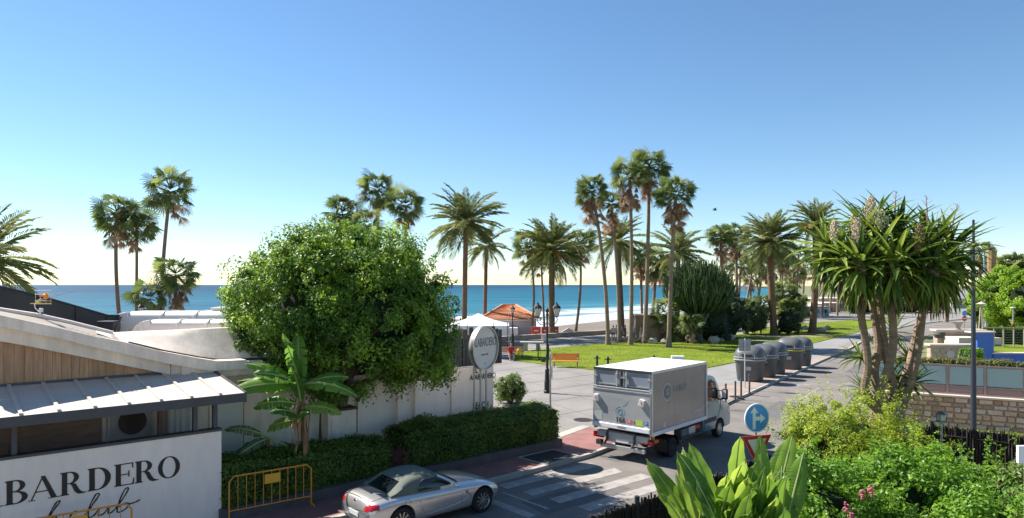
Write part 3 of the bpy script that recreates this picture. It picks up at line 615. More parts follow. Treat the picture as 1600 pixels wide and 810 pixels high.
# ---- ducts on the roof
M_duct = mat('white_duct_metal', (.74, .71, .66), .45, .0, var=.04, vscale=2, bump=.15, bscale=4)
def duct(px0, px1, py, Y, w, h, lab, hz, el=True, Y2=None):
    a = At(px0, py, Y); b = At(px1, py, Y + (0 if Y2 is None else Y2)); b.z = a.z
    t = thing('ventilation_duct', lab, 'duct', (a.x, a.y, a.z - h), math.atan2(b.y - a.y, b.x - a.x))
    Ld = (Vector(b) - Vector(a)).length; n = 4
    for i in range(n):
        x0 = .55 + (Ld - .55) * i / n; x1 = .55 + (Ld - .55) * (i + 1) / n
        def rr_(w_, h_, r_): return [(sx * (w_ / 2 - r_) + r_ * math.cos(a), h / 2 + sy * (h_ / 2 - r_) + r_ * math.sin(a)) for sx, sy, a0 in ((1, 1, 0), (-1, 1, PI / 2), (-1, -1, PI), (1, -1, 1.5 * PI)) for a in [a0 + PI / 2 * q / 5 for q in range(6)]]
        obj('duct_section', MB().prism(rr_(w, h, h * .34), (x0 + .002, x1 - .002), lambda a, b, x_: (x_, a, b)), M_duct, t, smooth=True, sharp=40)
        obj('duct_flange', MB().prism(rr_(w + .05, h + .05, h * .35), (x1 - .03, x1 + .03), lambda a, b, x_: (x_, a, b)), M_duct, t, smooth=True, sharp=40)
    # segmented elbow turning down
    for i in range(4):
        th0 = R(90 * i / 4); th1 = R(90 * (i + 1) / 4); r0, r1 = .0, h
        q = [(.55 - math.sin(th0) * r1, h - r1 + math.cos(th0) * r1), (.55 - math.sin(th1) * r1, h - r1 + math.cos(th1) * r1), (.55, h - r1 - .02)]
        q[2] = (.55 + .0, -.02); g = i * .004
        obj('elbow_segment', MB().prism(q, (-w / 2 + g, w / 2 - g), lambda x, z, hh: (x, hh, z)), M_duct, t, bevel=.02)
    obj('elbow_drop', MB().box((.55 - h / 2 - .0, 0, -hz / 2 - .02), (h, w - .02, hz)), M_duct, t, bevel=.05)
duct(190, 420, 486, 23.0, 1.25, .78, 'large square white duct with elbow on the club roof, farther of the pair', .6)
duct(216, 420, 499, 21.0, .8, .62, 'smaller rounded white duct on the club roof, nearer of the pair', .5)
eq = thing('roof_unit', 'boxy white air handling unit on the roof beside the big tree', 'air unit', At(360, 508, 23.2) + Vector((0, 0, 0)), R(3))
obj('unit_body', MB().box((0, .3, .3), (1.1, 1.0, .52)), M_duct, eq, bevel=.02)
obj('unit_lid', MB().box((0, .3, .58), (1.16, 1.06, .05)), M_duct, eq)
obj('louvre', MB().box((-.75, .3, .33), (.4, .8, .3)), mat('louvre_grey', (.4, .42, .47), .5, .3), eq)
# dark canopy panels behind the roof
cp = thing('dark_roof_screen', 'sloping charcoal sheet screen behind the white roof edge at the left', 'screen', (0, 0, 0))
tp_ = [(-70, 434), (0, 449.5), (60, 463), (120, 480), (168, 494), (186, 494)]
YY = lambda x: 18.6 + .02 * x
for (x0, y0), (x1, y1) in zip(tp_, tp_[1:]):
    a = At(x0, y0, YY(x0)); b = At(x1, y1, YY(x1))
    obj('screen_panel', MB().add([(a.x + .01, a.y, 3.6), (b.x - .01, b.y, 3.6), tuple(b - Vector((.01, 0, 0))), tuple(a + Vector((.01, 0, 0))), (a.x + .01, a.y + .06, 3.6), (b.x - .01, b.y + .06, 3.6), (b.x - .01, b.y + .06, b.z), (a.x + .01, a.y + .06, a.z)], [(0, 1, 2, 3), (7, 6, 5, 4), (3, 2, 6, 7), (0, 3, 7, 4), (1, 5, 6, 2)]), mat('screen_sheet', (.03, .034, .042), .55, var=.15, vscale=1), cp)
    obj('screen_frame', MB().tube([(b.x, b.y - .02, 3.6), (b.x, b.y - .02, b.z)], .03, 6).tube([tuple(a + Vector((0, 0, .02))), tuple(b + Vector((0, 0, .02)))], .035, 6), M_char2, cp)
vent = thing('roof_fan_box', 'small dark fan box at the foot of the screen on the roof', 'fan box', At(170, 512, 21.0), 0)
obj('fan_casing', MB().box((0, 0, .05), (.5, .4, .32)).tube([(.25, -.1, -.1), (.45, -.1, .35)], .03, 6), M_char2, vent, bevel=.02)
# ---- TV antenna
an = thing('tv_antenna', 'television antenna with orange dipole on a short mast over the white roof', 'antenna', At(65, 497, 17.2))
Ma = mat('antenna_alu', (.6, .6, .58), .4, .8); Mo = mat('antenna_orange', (.9, .28, .03), .5)
obj('mast', MB().tube([(0, 0, -.25), (-.02, 0, .12), (-.16, 0, .25), (-.18, 0, .36), (-.02, 0, .5)], .012, 8), mat('mast_white', (.7, .7, .7), .5), an, smooth=True)
obj('junction_box', MB().box((0, -.02, .2), (.09, .05, .1)), mat('mast_white', (.7, .7, .7), .5), an, bevel=.008)
mb = MB().tube([(-.02, 0, .47), (.95, .35, .75)], .009, 6)
for i in range(9): c_ = Vector((-.02, 0, .47)).lerp(Vector((.95, .35, .75)), .3 + i * .08); mb.tube([c_ + Vector((.06, -.16, .0)), c_ + Vector((-.06, .16, 0))], .004, 4)
obj('boom', mb, Ma, an)
mb = MB()
for z in (.36, .44, .60, .70): mb.tube([(-.1, -.1, z), (.32, -.1, z)], .007, 5)
for x in (-.08, .05, .18, .3): mb.tube([(x, -.1, .36), (x, -.1, .7)], .005, 5)
obj('reflector', mb, Ma, an)
obj('reflector_bar', MB().box((.05, -.1, .37), (.52, .03, .02)).box((.0, -.1, .42), (.04, .04, .1)), mat('antenna_yellow', (.75, .55, .12), .5), an)
obj('dipole', MB().lathe([(0, -.02), (.06, 0), (.05, .12), (.0, .14)], 10, (.18, -.08, .5), Matrix.Rotation(R(20), 3, 'X')).box((.1, -.1, .56), (.18, .03, .03)), Mo, an)
# ================================================================ VEGETATION
M_ficus = leafmat('ficus_leaf', (0.045, 0.105, 0.016), (0.11, 0.22, 0.026), (0.34, 0.47, 0.05), .44, .4, .55, pscale=1.1)
M_hedge = leafmat('hedge_leaf', (0.055, 0.10, 0.018), (0.105, 0.17, 0.026), (0.22, 0.30, 0.05), .38, .45, .4, pscale=1.5)
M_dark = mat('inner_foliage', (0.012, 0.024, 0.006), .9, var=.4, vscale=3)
M_bark = mat('bark_brown', (0.16, 0.115, 0.075), .9, var=.3, vscale=4, bump=.8, bscale=14, stretch=(1, 1, .4))
M_fanT = mat('palm_trunk_grey', (0.25, 0.18, 0.125), .95, var=.25, vscale=6, bump=1.0, bscale=16, stretch=(.5, .5, 3))
M_dateT = mat('palm_trunk_brown', (0.19, 0.115, 0.065), .95, var=.35, vscale=5, bump=1.0, bscale=12, stretch=(1, 1, 2.5))
M_fan = leafmat('fan_frond', (0.05, 0.085, 0.025), (0.10, 0.15, 0.04), (0.21, 0.25, 0.07), .38, .5, .25, objrand=True)
M_fanDead = leafmat('dead_frond', (0.17, 0.10, 0.055), (0.33, 0.21, 0.12), (0.55, 0.41, 0.27), .3, .8, .3, objrand=True)
M_date = leafmat('date_frond', (0.10, 0.135, 0.045), (0.19, 0.225, 0.075), (0.33, 0.34, 0.13), .40, .45, .3, objrand=True)
M_orange = mat('palm_fruit_orange', (.65, .26, .03), .6, var=.25, vscale=8)

# ---- shared frond meshes
def feather(elev, L_=1.0, nl=30, seed=0):
    """pinnate frond along +X, unit length, arching down"""
    rr = random.Random(seed); n = 10; p = Vector((0, 0, 0)); P = [p.copy()]; bend = R(34 + .10 * elev) if elev > 0 else R(38)
    T = []
    for i in range(n):
        t = (i + .5) / n; a = R(elev) - bend * t ** 1.4; d = Vector((math.cos(a), 0, math.sin(a))); p = p + d * (L_ / n); P.append(p.copy()); T.append(d)
    mb = MB(); mb.tube(P, [.012 - .009 * i / n for i in range(n + 1)], 4)
    for i in range(nl):
        t = .10 + .90 * i / (nl - 1); k = min(int(t * n), n - 1); f = t * n - k; c = P[k].lerp(P[k + 1], min(1, f)); d = T[k]
        l = .23 * (math.sin(PI * (.14 + .80 * t)) ** .7) * rr.uniform(.85, 1.1); up = Vector((0, 1, 0)).cross(d) * -1; up = d.cross(Vector((0, 1, 0))); up = -up if up.z < 0 else up
        for sgn in (-1, 1):
            v = rr.uniform(.2, .9)
            dr = (d * (.55 + .5 * t) + Vector((0, sgn, 0)) * (.95 - .3 * t) + up * (v * .5)).normalized(); tip = c + dr * l + Vector((0, 0, -l * rr.uniform(.12, .4)))
            md = c + dr * l * .5; w = d * .0085
            mb.add([c - w * .5, md - w, tip, md + w], [(0, 1, 2), (0, 2, 3)])
    return mb
def fan(elev, L_=1.0, seed=0, dead=False):
    """palmate frond: petiole then a folded fan with drooping tips"""
    rr = random.Random(seed); mb = MB(); pl = .56 * L_; P = [Vector((0, 0, 0))]; n = 5
    for i in range(n):
        a = R(elev) - R(9 if not dead else 10) * ((i + .5) / n) ** 1.3; d = Vector((math.cos(a), 0, math.sin(a))); P.append(P[-1] + d * pl / n)
    mb.tube(P, [.016] * 3 + [.011] * 3, 4); c = P[-1]; S_ = Vector((0, 1, 0)); up = d.cross(S_); up = -up if up.z < 0 else up
    fold = .45 if not dead else .8; m = 8
    tilt = R(rr.uniform(0, 22)) if not dead else R(rr.uniform(5, 30)); d2 = d * math.cos(tilt) - up * math.sin(tilt); up = d2.cross(S_); up = -up if up.z < 0 else up
    for i in range(-m, m + 1):
        ph = R(i * (13.5 if not dead else 7)); l = .46 * L_ * (1 - .05 * abs(i) / m) * rr.uniform(.78, 1.12)
        dr = (d2 * math.cos(ph) + S_ * math.sin(ph) - up * fold * abs(math.sin(ph)) * .5).normalized()
        sd_ = dr.cross(up).normalized(); w = .0235 * L_ if not dead else .017 * L_; m1 = c + dr * l * .55; e1 = c + dr * l * .82 - Vector((0, 0, .04 * l)); tip = c + dr * l * .95 - Vector((0, 0, (.13 if not dead else .15) * l * rr.uniform(.1, 1.6)))
        mb.add([c, m1 - sd_ * w + up * .01, m1 + sd_ * w - up * .01, e1 - sd_ * w * .45, e1 + sd_ * w * .45, tip], [(0, 1, 2), (1, 3, 4, 2), (3, 5, 4)])
    return mb
ELS = [82, 66, 50, 34, 18, 2, -14, -30, -46, -60, -74]
FE = {(e, k): feather(e, seed=e * 3 + k).mesh('frond', M_date) for e in ELS for k in (0, 1)}
FA = {(e, k): fan(e, seed=e * 5 + k).mesh('frond', M_fan) for e in ELS for k in (0, 1, 2)}
FD = {(e, k): fan(e, seed=e * 7 + k, dead=True).mesh('dead_frond', M_fanDead) for e in ELS for k in (0, 1)}
near = lambda e: min(ELS, key=lambda q: abs(q - e))
def trunk_mesh(p0, p1, r0, r1, bend, kind):
    p0 = Vector(p0); p1 = Vector(p1); n = 14; pts = []; rs = []
    side = Vector(bend)
    for i in range(n + 1):
        t = i / n; pts.append(p0.lerp(p1, t) + side * (4 * t * (1 - t))); rr_ = r0 + (r1 - r0) * t
        if i == 0: rr_ *= 1.5
        if kind == 'date': rr_ *= 1 + .06 * (i % 2)
        rs.append(rr_)
    return MB().tube(pts, rs, 10), pts[-1]
NP = [0]
def palm(kind, cx, cy, bx, Y, label, r=.22, Lf=None, ng=None, nd=None, bend=(0, 0, 0), wind=0, fruit=False, group=None, cat='palm tree', z0=.13, emin=None):
    NP[0] += 1; rr = random.Random(NP[0] * 13)
    c = At(cx, cy, Y); b = Vector(((bx - CX) / F * Y, Y, z0))
    e = thing('fan_palm' if kind == 'fan' else 'date_palm', label, cat, b, 0, group)
    r *= .78 if kind == 'fan' else .88; loc = c - b; mb, top = trunk_mesh((0, 0, -.1), loc, r, r * (.72 if kind == 'fan' else .85), bend, kind)
    obj('trunk', mb, M_fanT if kind == 'fan' else M_dateT, e, smooth=True, sharp=60)
    Lf = Lf or (2.2 if kind == 'fan' else 4.2); ng = ng if ng is not None else (34 if kind == 'fan' else 44); nd = nd if nd is not None else (16 if kind == 'fan' else 0)
    bank = FA if kind == 'fan' else FE; kk = 3 if kind == 'fan' else 2; nd = nd if nd is not None else (16 if kind == 'fan' else 0); emin = emin if emin is not None else ((-26 if nd >= 20 else -48) if kind == 'fan' else -42)
    if kind == 'fan': ng = int(ng * 1.45); nd = int(nd * 1.35)
    for i in range(ng):
        t = i / max(1, ng - 1); el = 84 + (emin - 84) * t ** (1.0 if kind == 'fan' else .95) + rr.uniform(-8, 8); az = i * 2.39996 + rr.uniform(-.25, .25)
        dx = math.cos(az); el2 = el - wind * 28 * (-dx) * -1 if wind else el
        s = Lf * rr.uniform(.72 if kind == 'fan' else .82, 1.08) * (.80 if el > 70 else 1)
        if wind: az = az - wind * .55 * math.sin(az); el2 = el
        o = obj('frond', bank[(near(el2), rr.randrange(kk))], None, e, loc=loc + Vector((0, 0, .25 * (el > 30))), rot=(rr.uniform(-.3, .3) if kind == 'date' else rr.choice([-1, 1]) * rr.uniform(.1, 1.1), rr.uniform(-.17, .17), az), scale=(s, s * rr.uniform(.85, 1.1), s))
    for i in range(nd):
        el = rr.choice([-30, -46, -60, -74, -60]) ; az = i * 2.39996 + rr.uniform(-.3, .3); s = Lf * rr.uniform(.55, .9)
        obj('dead_frond', FD[(el, rr.randrange(2))], None, e, loc=loc - Vector((0, 0, .1 + (2.1 if nd >= 20 else 1.2) * rr.random() ** 1.2)), rot=(rr.uniform(-.6, .6), rr.uniform(-.25, .1), az), scale=(s, s * .8, s))
    if fruit:
        for i in range(6):
            az = i * 1.05; o_ = loc + Vector((math.cos(az) * 1.15, math.sin(az) * 1.15, -.35 + .2 * (i % 2)))
            mb = MB().tube([loc, loc.lerp(o_, .6) + Vector((0, 0, .35)), o_], .03, 5)
            for k in range(14): q = o_ + Vector((rr.gauss(0, .22), rr.gauss(0, .22), -abs(rr.gauss(.15, .25)))); mb.blob(q, (.09, .09, .13), 1, 0)
            obj('fruit_cluster', mb, M_orange, e)
    return e
# left group behind the club
palm('date', -28, 405, -40, 42, 'windblown feather palm cut by the left edge of the photo', r=.25, Lf=4.6, ng=52, wind=-.9)
palm('fan', 183, 335, 194, 60, 'tall fan palm with brown skirt, leftmost of the three above the ducts', Lf=2.5, bend=(-.35, 0, 0), r=.24)
palm('fan', 214, 352, 213, 62, 'slimmer fan palm in the middle of the three above the ducts', Lf=2.4, nd=10, r=.2)
palm('fan', 266, 300, 251, 58, 'tallest fan palm of the left group, leaning right over the ducts', Lf=2.7, bend=(-.25, 0, 0), r=.23, nd=9)
palm('fan', 274, 432, 276, 56, 'short bushy fan palm with hanging dead leaves behind the roof ducts', Lf=2.4, nd=18, ng=34, emin=-55)
palm('fan', 232, 468, 236, 55, 'lowest green fan palm just above the roof ducts at the left', Lf=2.0, nd=6, ng=28)
# behind the ficus
palm('fan', 536, 335, 538, 61, 'fan palm showing above the left shoulder of the big round tree', Lf=2.1, nd=12)
palm('fan', 590, 298, 590, 62, 'highest fan palm rising behind the big round tree', Lf=2.3, nd=10)
palm('fan', 634, 322, 632, 60, 'fan palm showing above the right shoulder of the big round tree', Lf=2.1, nd=14)
palm('fan', 574, 352, 576, 58, 'lower green fan palm between the taller ones behind the big round tree', Lf=1.8, nd=2, ng=24)
# between tree and lamp
palm('date', 728, 348, 725, 76, 'windblown date palm with dark trunk right behind the round sign', r=.34, Lf=4.9, ng=60, wind=-.35)
palm('date', 760, 385, 757, 84, 'smaller date palm half hidden right of the windblown one', r=.28, Lf=3.6, ng=36, wind=-.5)
palm('fan', 826, 385, 829, 80, 'slender palm leaning over the red kiosk, left of the fruiting palm', r=.2, Lf=2.7, nd=4, ng=34, bend=(.5, 0, 0))
palm('fan', 845, 400, 851, 88, 'thin palm hidden directly behind the fruiting palm by the kiosk', r=.2, Lf=2.4, nd=4)
palm('date', 862, 392, 862, 77, 'broad date palm with yellow fruit stalks beside the red kiosk', r=.42, Lf=4.6, ng=70, fruit=True)
palm('fan', 906, 385, 899, 87, 'thin palm on the sand edge with a tuft leaning right', r=.24, Lf=2.9, nd=6, ng=34, bend=(.35, 0, 0))
# tall washingtonias
palm('fan', 925, 300, 950, 66.7, 'leaning tall fan palm with wide brown skirt, leftmost of the tall five', r=.27, Lf=2.3, nd=44, ng=34, bend=(.35, 0, 0))
palm('fan', 955, 320, 968, 69.5, 'tall fan palm with narrow skirt, second from left of the tall five', r=.27, Lf=2.0, nd=34, bend=(.2, 0, 0))
palm('fan', 984, 278, 985, 66.7, 'straight tall fan palm in the middle of the tall five', r=.26, Lf=2.4, nd=32, bend=(.15, 0, 0))
palm('fan', 1014, 262, 1007, 68.8, 'tallest fan palm of all, next to the brown wall', r=.28, Lf=2.6, nd=32, ng=36, bend=(.1, 0, 0))
palm('fan', 1056, 305, 1045, 64, 'tall fan palm with heavy brown skirt, rightmost of the tall five', r=.28, Lf=2.4, nd=46, ng=34, bend=(-.1, 0, 0))
palm('date', 966, 378, 973, 78, 'date palm behind the tall palm trunks on the lawn', r=.32, Lf=4.0, ng=40)
palm('fan', 1000, 398, 1004, 88, 'shaggy short palm behind the brown wall, left one', r=.24, Lf=2.6, nd=18, ng=28, emin=-60)
palm('fan', 1026, 412, 1018, 90, 'shaggy short palm behind the brown wall, right one', r=.3, Lf=3.2, nd=12, ng=34, emin=-62)
palm('date', 1060, 395, 1058, 80, 'date palm spreading behind the candelabra tree', r=.32, Lf=4.2, ng=44)
palm('fan', 1126, 372, 1130, 95, 'fan palm with pale skirt rising left of the broad date palm', r=.3, Lf=2.8, nd=30)
palm('fan', 1150, 368, 1152, 97, 'fan palm close behind the broad date palm, partly hidden', r=.3, Lf=2.8, nd=30)
palm('date', 1203, 378, 1210, 81, 'broad date palm with thick brown trunk in the middle of the lawn bed', r=.46, Lf=4.3, ng=90, bend=(-.1, 0, 0))
palm('date', 1274, 352, 1269, 83, 'date palm with bright orange fruit behind the yucca', r=.46, Lf=3.8, ng=60, fruit=True, bend=(.2, 0, 0))
# far grove
gx = [(1128, 430, 1136, 120), (1158, 412, 1152, 118), (1178, 405, 1162, 125), (1172, 432, 1174, 130), (1192, 420, 1180, 128), (1176, 400, 1191, 140), (1206, 428, 1201, 135), (1222, 408, 1222, 120), (1240, 425, 1234, 125), (1248, 398, 1242, 118),
      (1258, 418, 1252, 130), (1238, 440, 1259, 145), (1290, 405, 1284, 125), (1302, 425, 1296, 140), (1312, 398, 1308, 130), (1322, 430, 1322, 150), (1335, 410, 1336, 145), (1215, 395, 1228, 128)]
words = ['far left end', 'left part', 'left part, leaning', 'left part, low', 'left middle', 'left middle, thin', 'middle', 'middle, behind the broad date palm', 'middle, low', 'right middle, tall', 'right middle', 'right middle, lowest', 'right part', 'right part, low', 'right part, tall', 'right end, low', 'far right end', 'centre, leaning']
for (a_x, a_y, b_x, Y), w in zip(gx, words):
    palm('fan', a_x, a_y, b_x, Y, 'distant fan palm of the beach grove, ' + w, r=.28, Lf=2.9, nd=10, ng=22, group='distant palms of the beach grove', z0=-.4)
palm('fan', 1574, 420, 1574, 120, 'wide fan palm far behind the bright green tree at the right edge', r=.4, Lf=4.0, nd=22, ng=34)
palm('fan', 1596, 424, 1598, 118, 'fan palm cut by the right edge behind the bright green tree', r=.4, Lf=3.8, nd=20)
palm('fan', 1532, 395, 1530, 105, 'ragged palm right behind the tall street light', r=.35, Lf=2.6, nd=20, ng=24, emin=-60)
palm('fan', 1484, 425, 1478, 110, 'palm seen between the yucca leaves and the street light', r=.35, Lf=3.0, nd=20, ng=24)

# ---- big ficus
def big_tree():
    e = thing('ficus_tree', 'big round dense green tree in front of the beach club wall', 'tree', (-5.95, 21.3, .1))
    mb = MB()
    for dx, dy in ((0, 0), (.28, .12), (-.22, .1)): mb.tube([(dx, dy, -.1), (dx * 1.2 + .05, dy, 1), (dx * 1.8 + .1, dy * 1.5, 2.1), (dx * 3.5, dy * 3, 3.6)], [.22, .17, .15, .1], 10)
    obj('trunk', mb, M_bark, e, smooth=True)
    mb = MB()
    for i in range(26):
        az = i * 2.4; l = rng.uniform(2.0, 3.1); z1 = rng.uniform(2.6, 6.6); r_ = l * math.sqrt(max(.1, 1 - ((z1 - 4.6) / 3.2) ** 2))
        mb.tube([(0.2, .1, 2.2), (.3 + math.cos(az) * r_ * .4, .1 + math.sin(az) * r_ * .4, 2.2 + (z1 - 2.2) * .6), (.5 + math.cos(az) * r_, .3 + math.sin(az) * r_ * .85, z1)], [.10, .06, .02], 6)
    obj('branch', mb, M_bark, e)
    return e
ft = big_tree()
C1 = (.72, .25, 5.0); R1 = (3.5, 2.6, 2.65)
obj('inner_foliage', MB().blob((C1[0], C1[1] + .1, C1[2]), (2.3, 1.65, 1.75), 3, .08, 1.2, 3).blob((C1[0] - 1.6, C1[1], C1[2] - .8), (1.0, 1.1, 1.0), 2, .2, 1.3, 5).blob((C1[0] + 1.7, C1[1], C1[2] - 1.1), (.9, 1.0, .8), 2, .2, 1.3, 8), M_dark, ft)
Ps = []; Ns = []
for n, c, r_, nc, cr, fl, hg in ((100000, C1, R1, 480, .42, .8, 0.3), (9000, (C1[0] - 2.35, C1[1] - .2, C1[2] - 1.05), (1.25, 1.4, 1.35), 60, .36, .9, .5), (9000, (C1[0] + 2.3, C1[1], C1[2] - 1.15), (1.2, 1.4, 1.2), 60, .36, .9, .35), (4500, (C1[0] - 2.7, C1[1] - .3, C1[2] - 1.6), (.75, 1.0, .7), 30, .3, .9, .5), (5000, (C1[0] - .7, C1[1], C1[2] + 1.95), (1.6, 1.6, .8), 40, .4, .8, 0), (4000, (C1[0] + 1.1, C1[1], C1[2] + 1.75), (1.5, 1.5, .8), 40, .4, .8, 0)):
    a, b = clump_points(n, c, r_, nc, cr, fl, hang=hg, zmin=-.85); Ps.append(a); Ns.append(b)
# stray shoots that break the outline
for i in range(230):
    w = unit(1)[0]; w[2] = abs(w[2]) * 1.1 - .35; w /= np.linalg.norm(w); b0 = np.array(C1) + w * np.array(R1) * .98; L_ = rng.uniform(.15, .5); n = 26
    t = rng.random(n)[:, None]; dr = w + np.array([0, 0, .35 if w[2] > 0 else -.9]); dr /= np.linalg.norm(dr)
    Ps.append(b0 + dr * t * L_ + rng.normal(size=(n, 3)) * .05); Ns.append(np.tile(w, (n, 1)))
leaf_cloud('f', np.concatenate(Ps), np.concatenate(Ns), .11, M_ficus, ft, name='foliage', droop=.6)

# ---- shrubs and hedges
M_tw = mat('twig', (.12, .08, .05), .9)
def shrub(label, c, rad, n, size, m, nclump=60, crad=.3, core=.62, cat='shrub', name='shrub', group=None, droop=.2, aspect=.5, stems=7, zmin=-.3, shoots=0, hang=0):
    c = Vector(c); e = thing(name, label, cat, (c.x, c.y, c.z), 0, group); cz = rad[2] * .55
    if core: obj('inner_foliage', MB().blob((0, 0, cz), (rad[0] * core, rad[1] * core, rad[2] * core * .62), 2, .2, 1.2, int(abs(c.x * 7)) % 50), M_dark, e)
    P, Nn = clump_points(n, (0, 0, cz), (rad[0], rad[1], rad[2] * .62), nclump, crad, .85, zmin=zmin - .5, shell=(.7, 1.0), hang=hang)
    P[:, 2] = np.maximum(P[:, 2], .02)
    if shoots:
        Q = []; W = []
        for i in range(shoots):
            w = unit(1)[0]; w[2] = abs(w[2]) + .2; w /= np.linalg.norm(w); b0 = np.array((0, 0, cz)) + w * np.array((rad[0], rad[1], rad[2] * .62)); L_ = rng.uniform(.2, .65) * min(1, rad[0])
            t = rng.random(30)[:, None]; Q.append(b0 + (w + np.array([0, 0, .2])) * t * L_ + rng.normal(size=(30, 3)) * .035); W.append(np.tile(w, (30, 1)))
        P = np.concatenate([P] + Q); Nn = np.concatenate([Nn] + W)
    leaf_cloud('f', P, Nn, size, m, e, name='foliage', droop=droop, aspect=aspect)
    if stems:
        mb = MB()
        for i in range(stems): az = i * 2.4; mb.tube([(math.cos(az) * .08, math.sin(az) * .08, -.05), (math.cos(az) * rad[0] * .3, math.sin(az) * rad[1] * .3, cz * .7), (math.cos(az) * rad[0] * .7, math.sin(az) * rad[1] * .7, cz * 1.3)], [.035, .025, .01], 5)
        obj('stem', mb, M_tw, e)
    return e
def hedge(label, a, b, depth, h0, h1, m, n, size, base=.1, side=1, planter=True):
    """clipped hedge from a to b on its front line, leaning back by depth; leaves on a lumpy box"""
    a = Vector(a); b = Vector(b); d = b - a; Lh = d.length; ang = math.atan2(d.y, d.x)
    e = thing('hedge', label, 'hedge', a, ang)
    mb = MB(); rows = []
    nx = int(Lh * 3)
    prof = [(0.02, base), (-.03, .45), (-.02, .8), (.10, .97), (.5, 1.0), (.9, .97), (1.0, .8), (1.0, base)]
    def P_(x, k):
        y, z = prof[k]; hh = h0 + (h1 - h0) * x / Lh; q = .10 * noise.noise(Vector((x * 1.1, k * .9, h0))); return Vector((x, y * depth + q * .8 + .08, z * hh + q * (z > .5)))
    rows = [[P_(min(Lh - .1, .1 + i * (Lh - .2) / nx), k) for k in range(8)] for i in range(nx + 1)]
    mb.strip(rows); mb.add([r for r in rows[0]], [tuple(range(8))[::-1]]); mb.add([r for r in rows[-1]], [tuple(range(8))])
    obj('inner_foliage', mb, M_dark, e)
    x = rng.uniform(-.02, Lh + .02, n); k = rng.choice(7, n, p=[.22, .17, .13, .22, .16, .07, .03]); t = rng.random(n); P = np.zeros((n, 3)); Nn = np.zeros((n, 3))
    endm = rng.random(n)
    for i in range(n):
        xx = x[i]; ki = int(k[i]); A = P_(xx, ki).lerp(P_(xx, ki + 1), t[i]); T = P_(xx, ki + 1) - P_(xx, ki); nn = Vector((0, -T.z, T.y))
        if ki > 4: pass
        if endm[i] < .10: xx = -.02 if endm[i] < .05 else Lh + .02; A.x = xx; A.y = rng.random() * depth; A.z = rng.uniform(base, .95) * (h0 + (h1 - h0) * xx / Lh); nn = Vector((-1 if endm[i] < .05 else 1, 0, 0))
        nn = nn.normalized() * 1; o_ = rng.normal() * .045 + .04 + .07 * noise.noise(Vector((A.x * 2.2, A.y * 2, A.z * 2.2)))
        P[i] = A + nn * o_; Nn[i] = nn + Vector((0, 0, .3))
    leaf_cloud('f', P, Nn, size, m, e, name='foliage', droop=.1, aspect=.6)
    if planter: obj('planter_kerb', MB().prism([(-.1, -.16), (Lh + .1, -.16), (Lh + .1, .12), (-.1, .12)], (0, .30)).prism([(-.1, .12), (Lh + .1, .12), (Lh + .1, depth), (-.1, depth)], (0, .22)), M_dkerb, e)
    mb = MB()
    for i in range(int(Lh * 1.5)): mb.tube([(.3 + i / 1.5, depth * .5, 0), (.25 + i / 1.5, depth * .45, h0 * .7)], .025, 5)
    obj('stem', mb, M_tw, e)
    return e
hedge('dark clipped hedge at the foot of the banana plant, behind the orange barrier', PL(-7.50, .0, .12), PL(-2.75, 0, .12), 1.15, 1.38, 1.22, M_hedge, 26000, .075)
hedge('clipped hedge with sunlit top in front of the long white wall', PL(-1.95, .0, .12), PL(4.25, 0, .12), 1.5, 1.36, 1.38, M_hedge, 40000, .075)
c = G(797, 634, .12); c.y += .6
shrub('rounded green bush at the far end of the white wall', c, (.75, .75, 1.3), 7000, .085, M_hedge, 50, .22)
c = At(662, 690, 22.3); c.z = .3
shrub('low green bush joining the two hedges by the white pilaster', (c.x - .1, c.y - .3, .3), (.65, .6, 1.25), 5000, .08, M_hedge, 40, .2)
# brown leafless bush between the hedges
bb = thing('dry_bush', 'leafless reddish brown bush in the gap between the two hedges', 'bush', PL(-2.35, -.45, .3))
for j in range(4):
    mb = MB()
    for i in range(45):
        az = rng.uniform(0, 2 * PI); l = rng.uniform(.3, .75); p = Vector((rng.normal() * .18, rng.normal() * .15, 0)); p1 = p + Vector((math.cos(az) * .15, math.sin(az) * .15, l * .6)); p2 = p1 + Vector((math.cos(az + .6) * .18, math.sin(az) * .18, l * .5))
        mb.tube([p, p1, p2], [.012, .008, .003], 3, cap=False)
    obj('branches', mb, mat('dry_twig', (.28, .13, .09), .9, var=.3), bb, stuff=True)
leaf_cloud('f', rng.normal(size=(1500, 3)) * np.array([.3, .22, .2]) + np.array([0, 0, .4]), unit(1500), .06, leafmat('dry_leaf', (.16, .07, .045), (.26, .12, .08), (.34, .18, .11), .2, .8, .3), bb, name='dry_leaves')

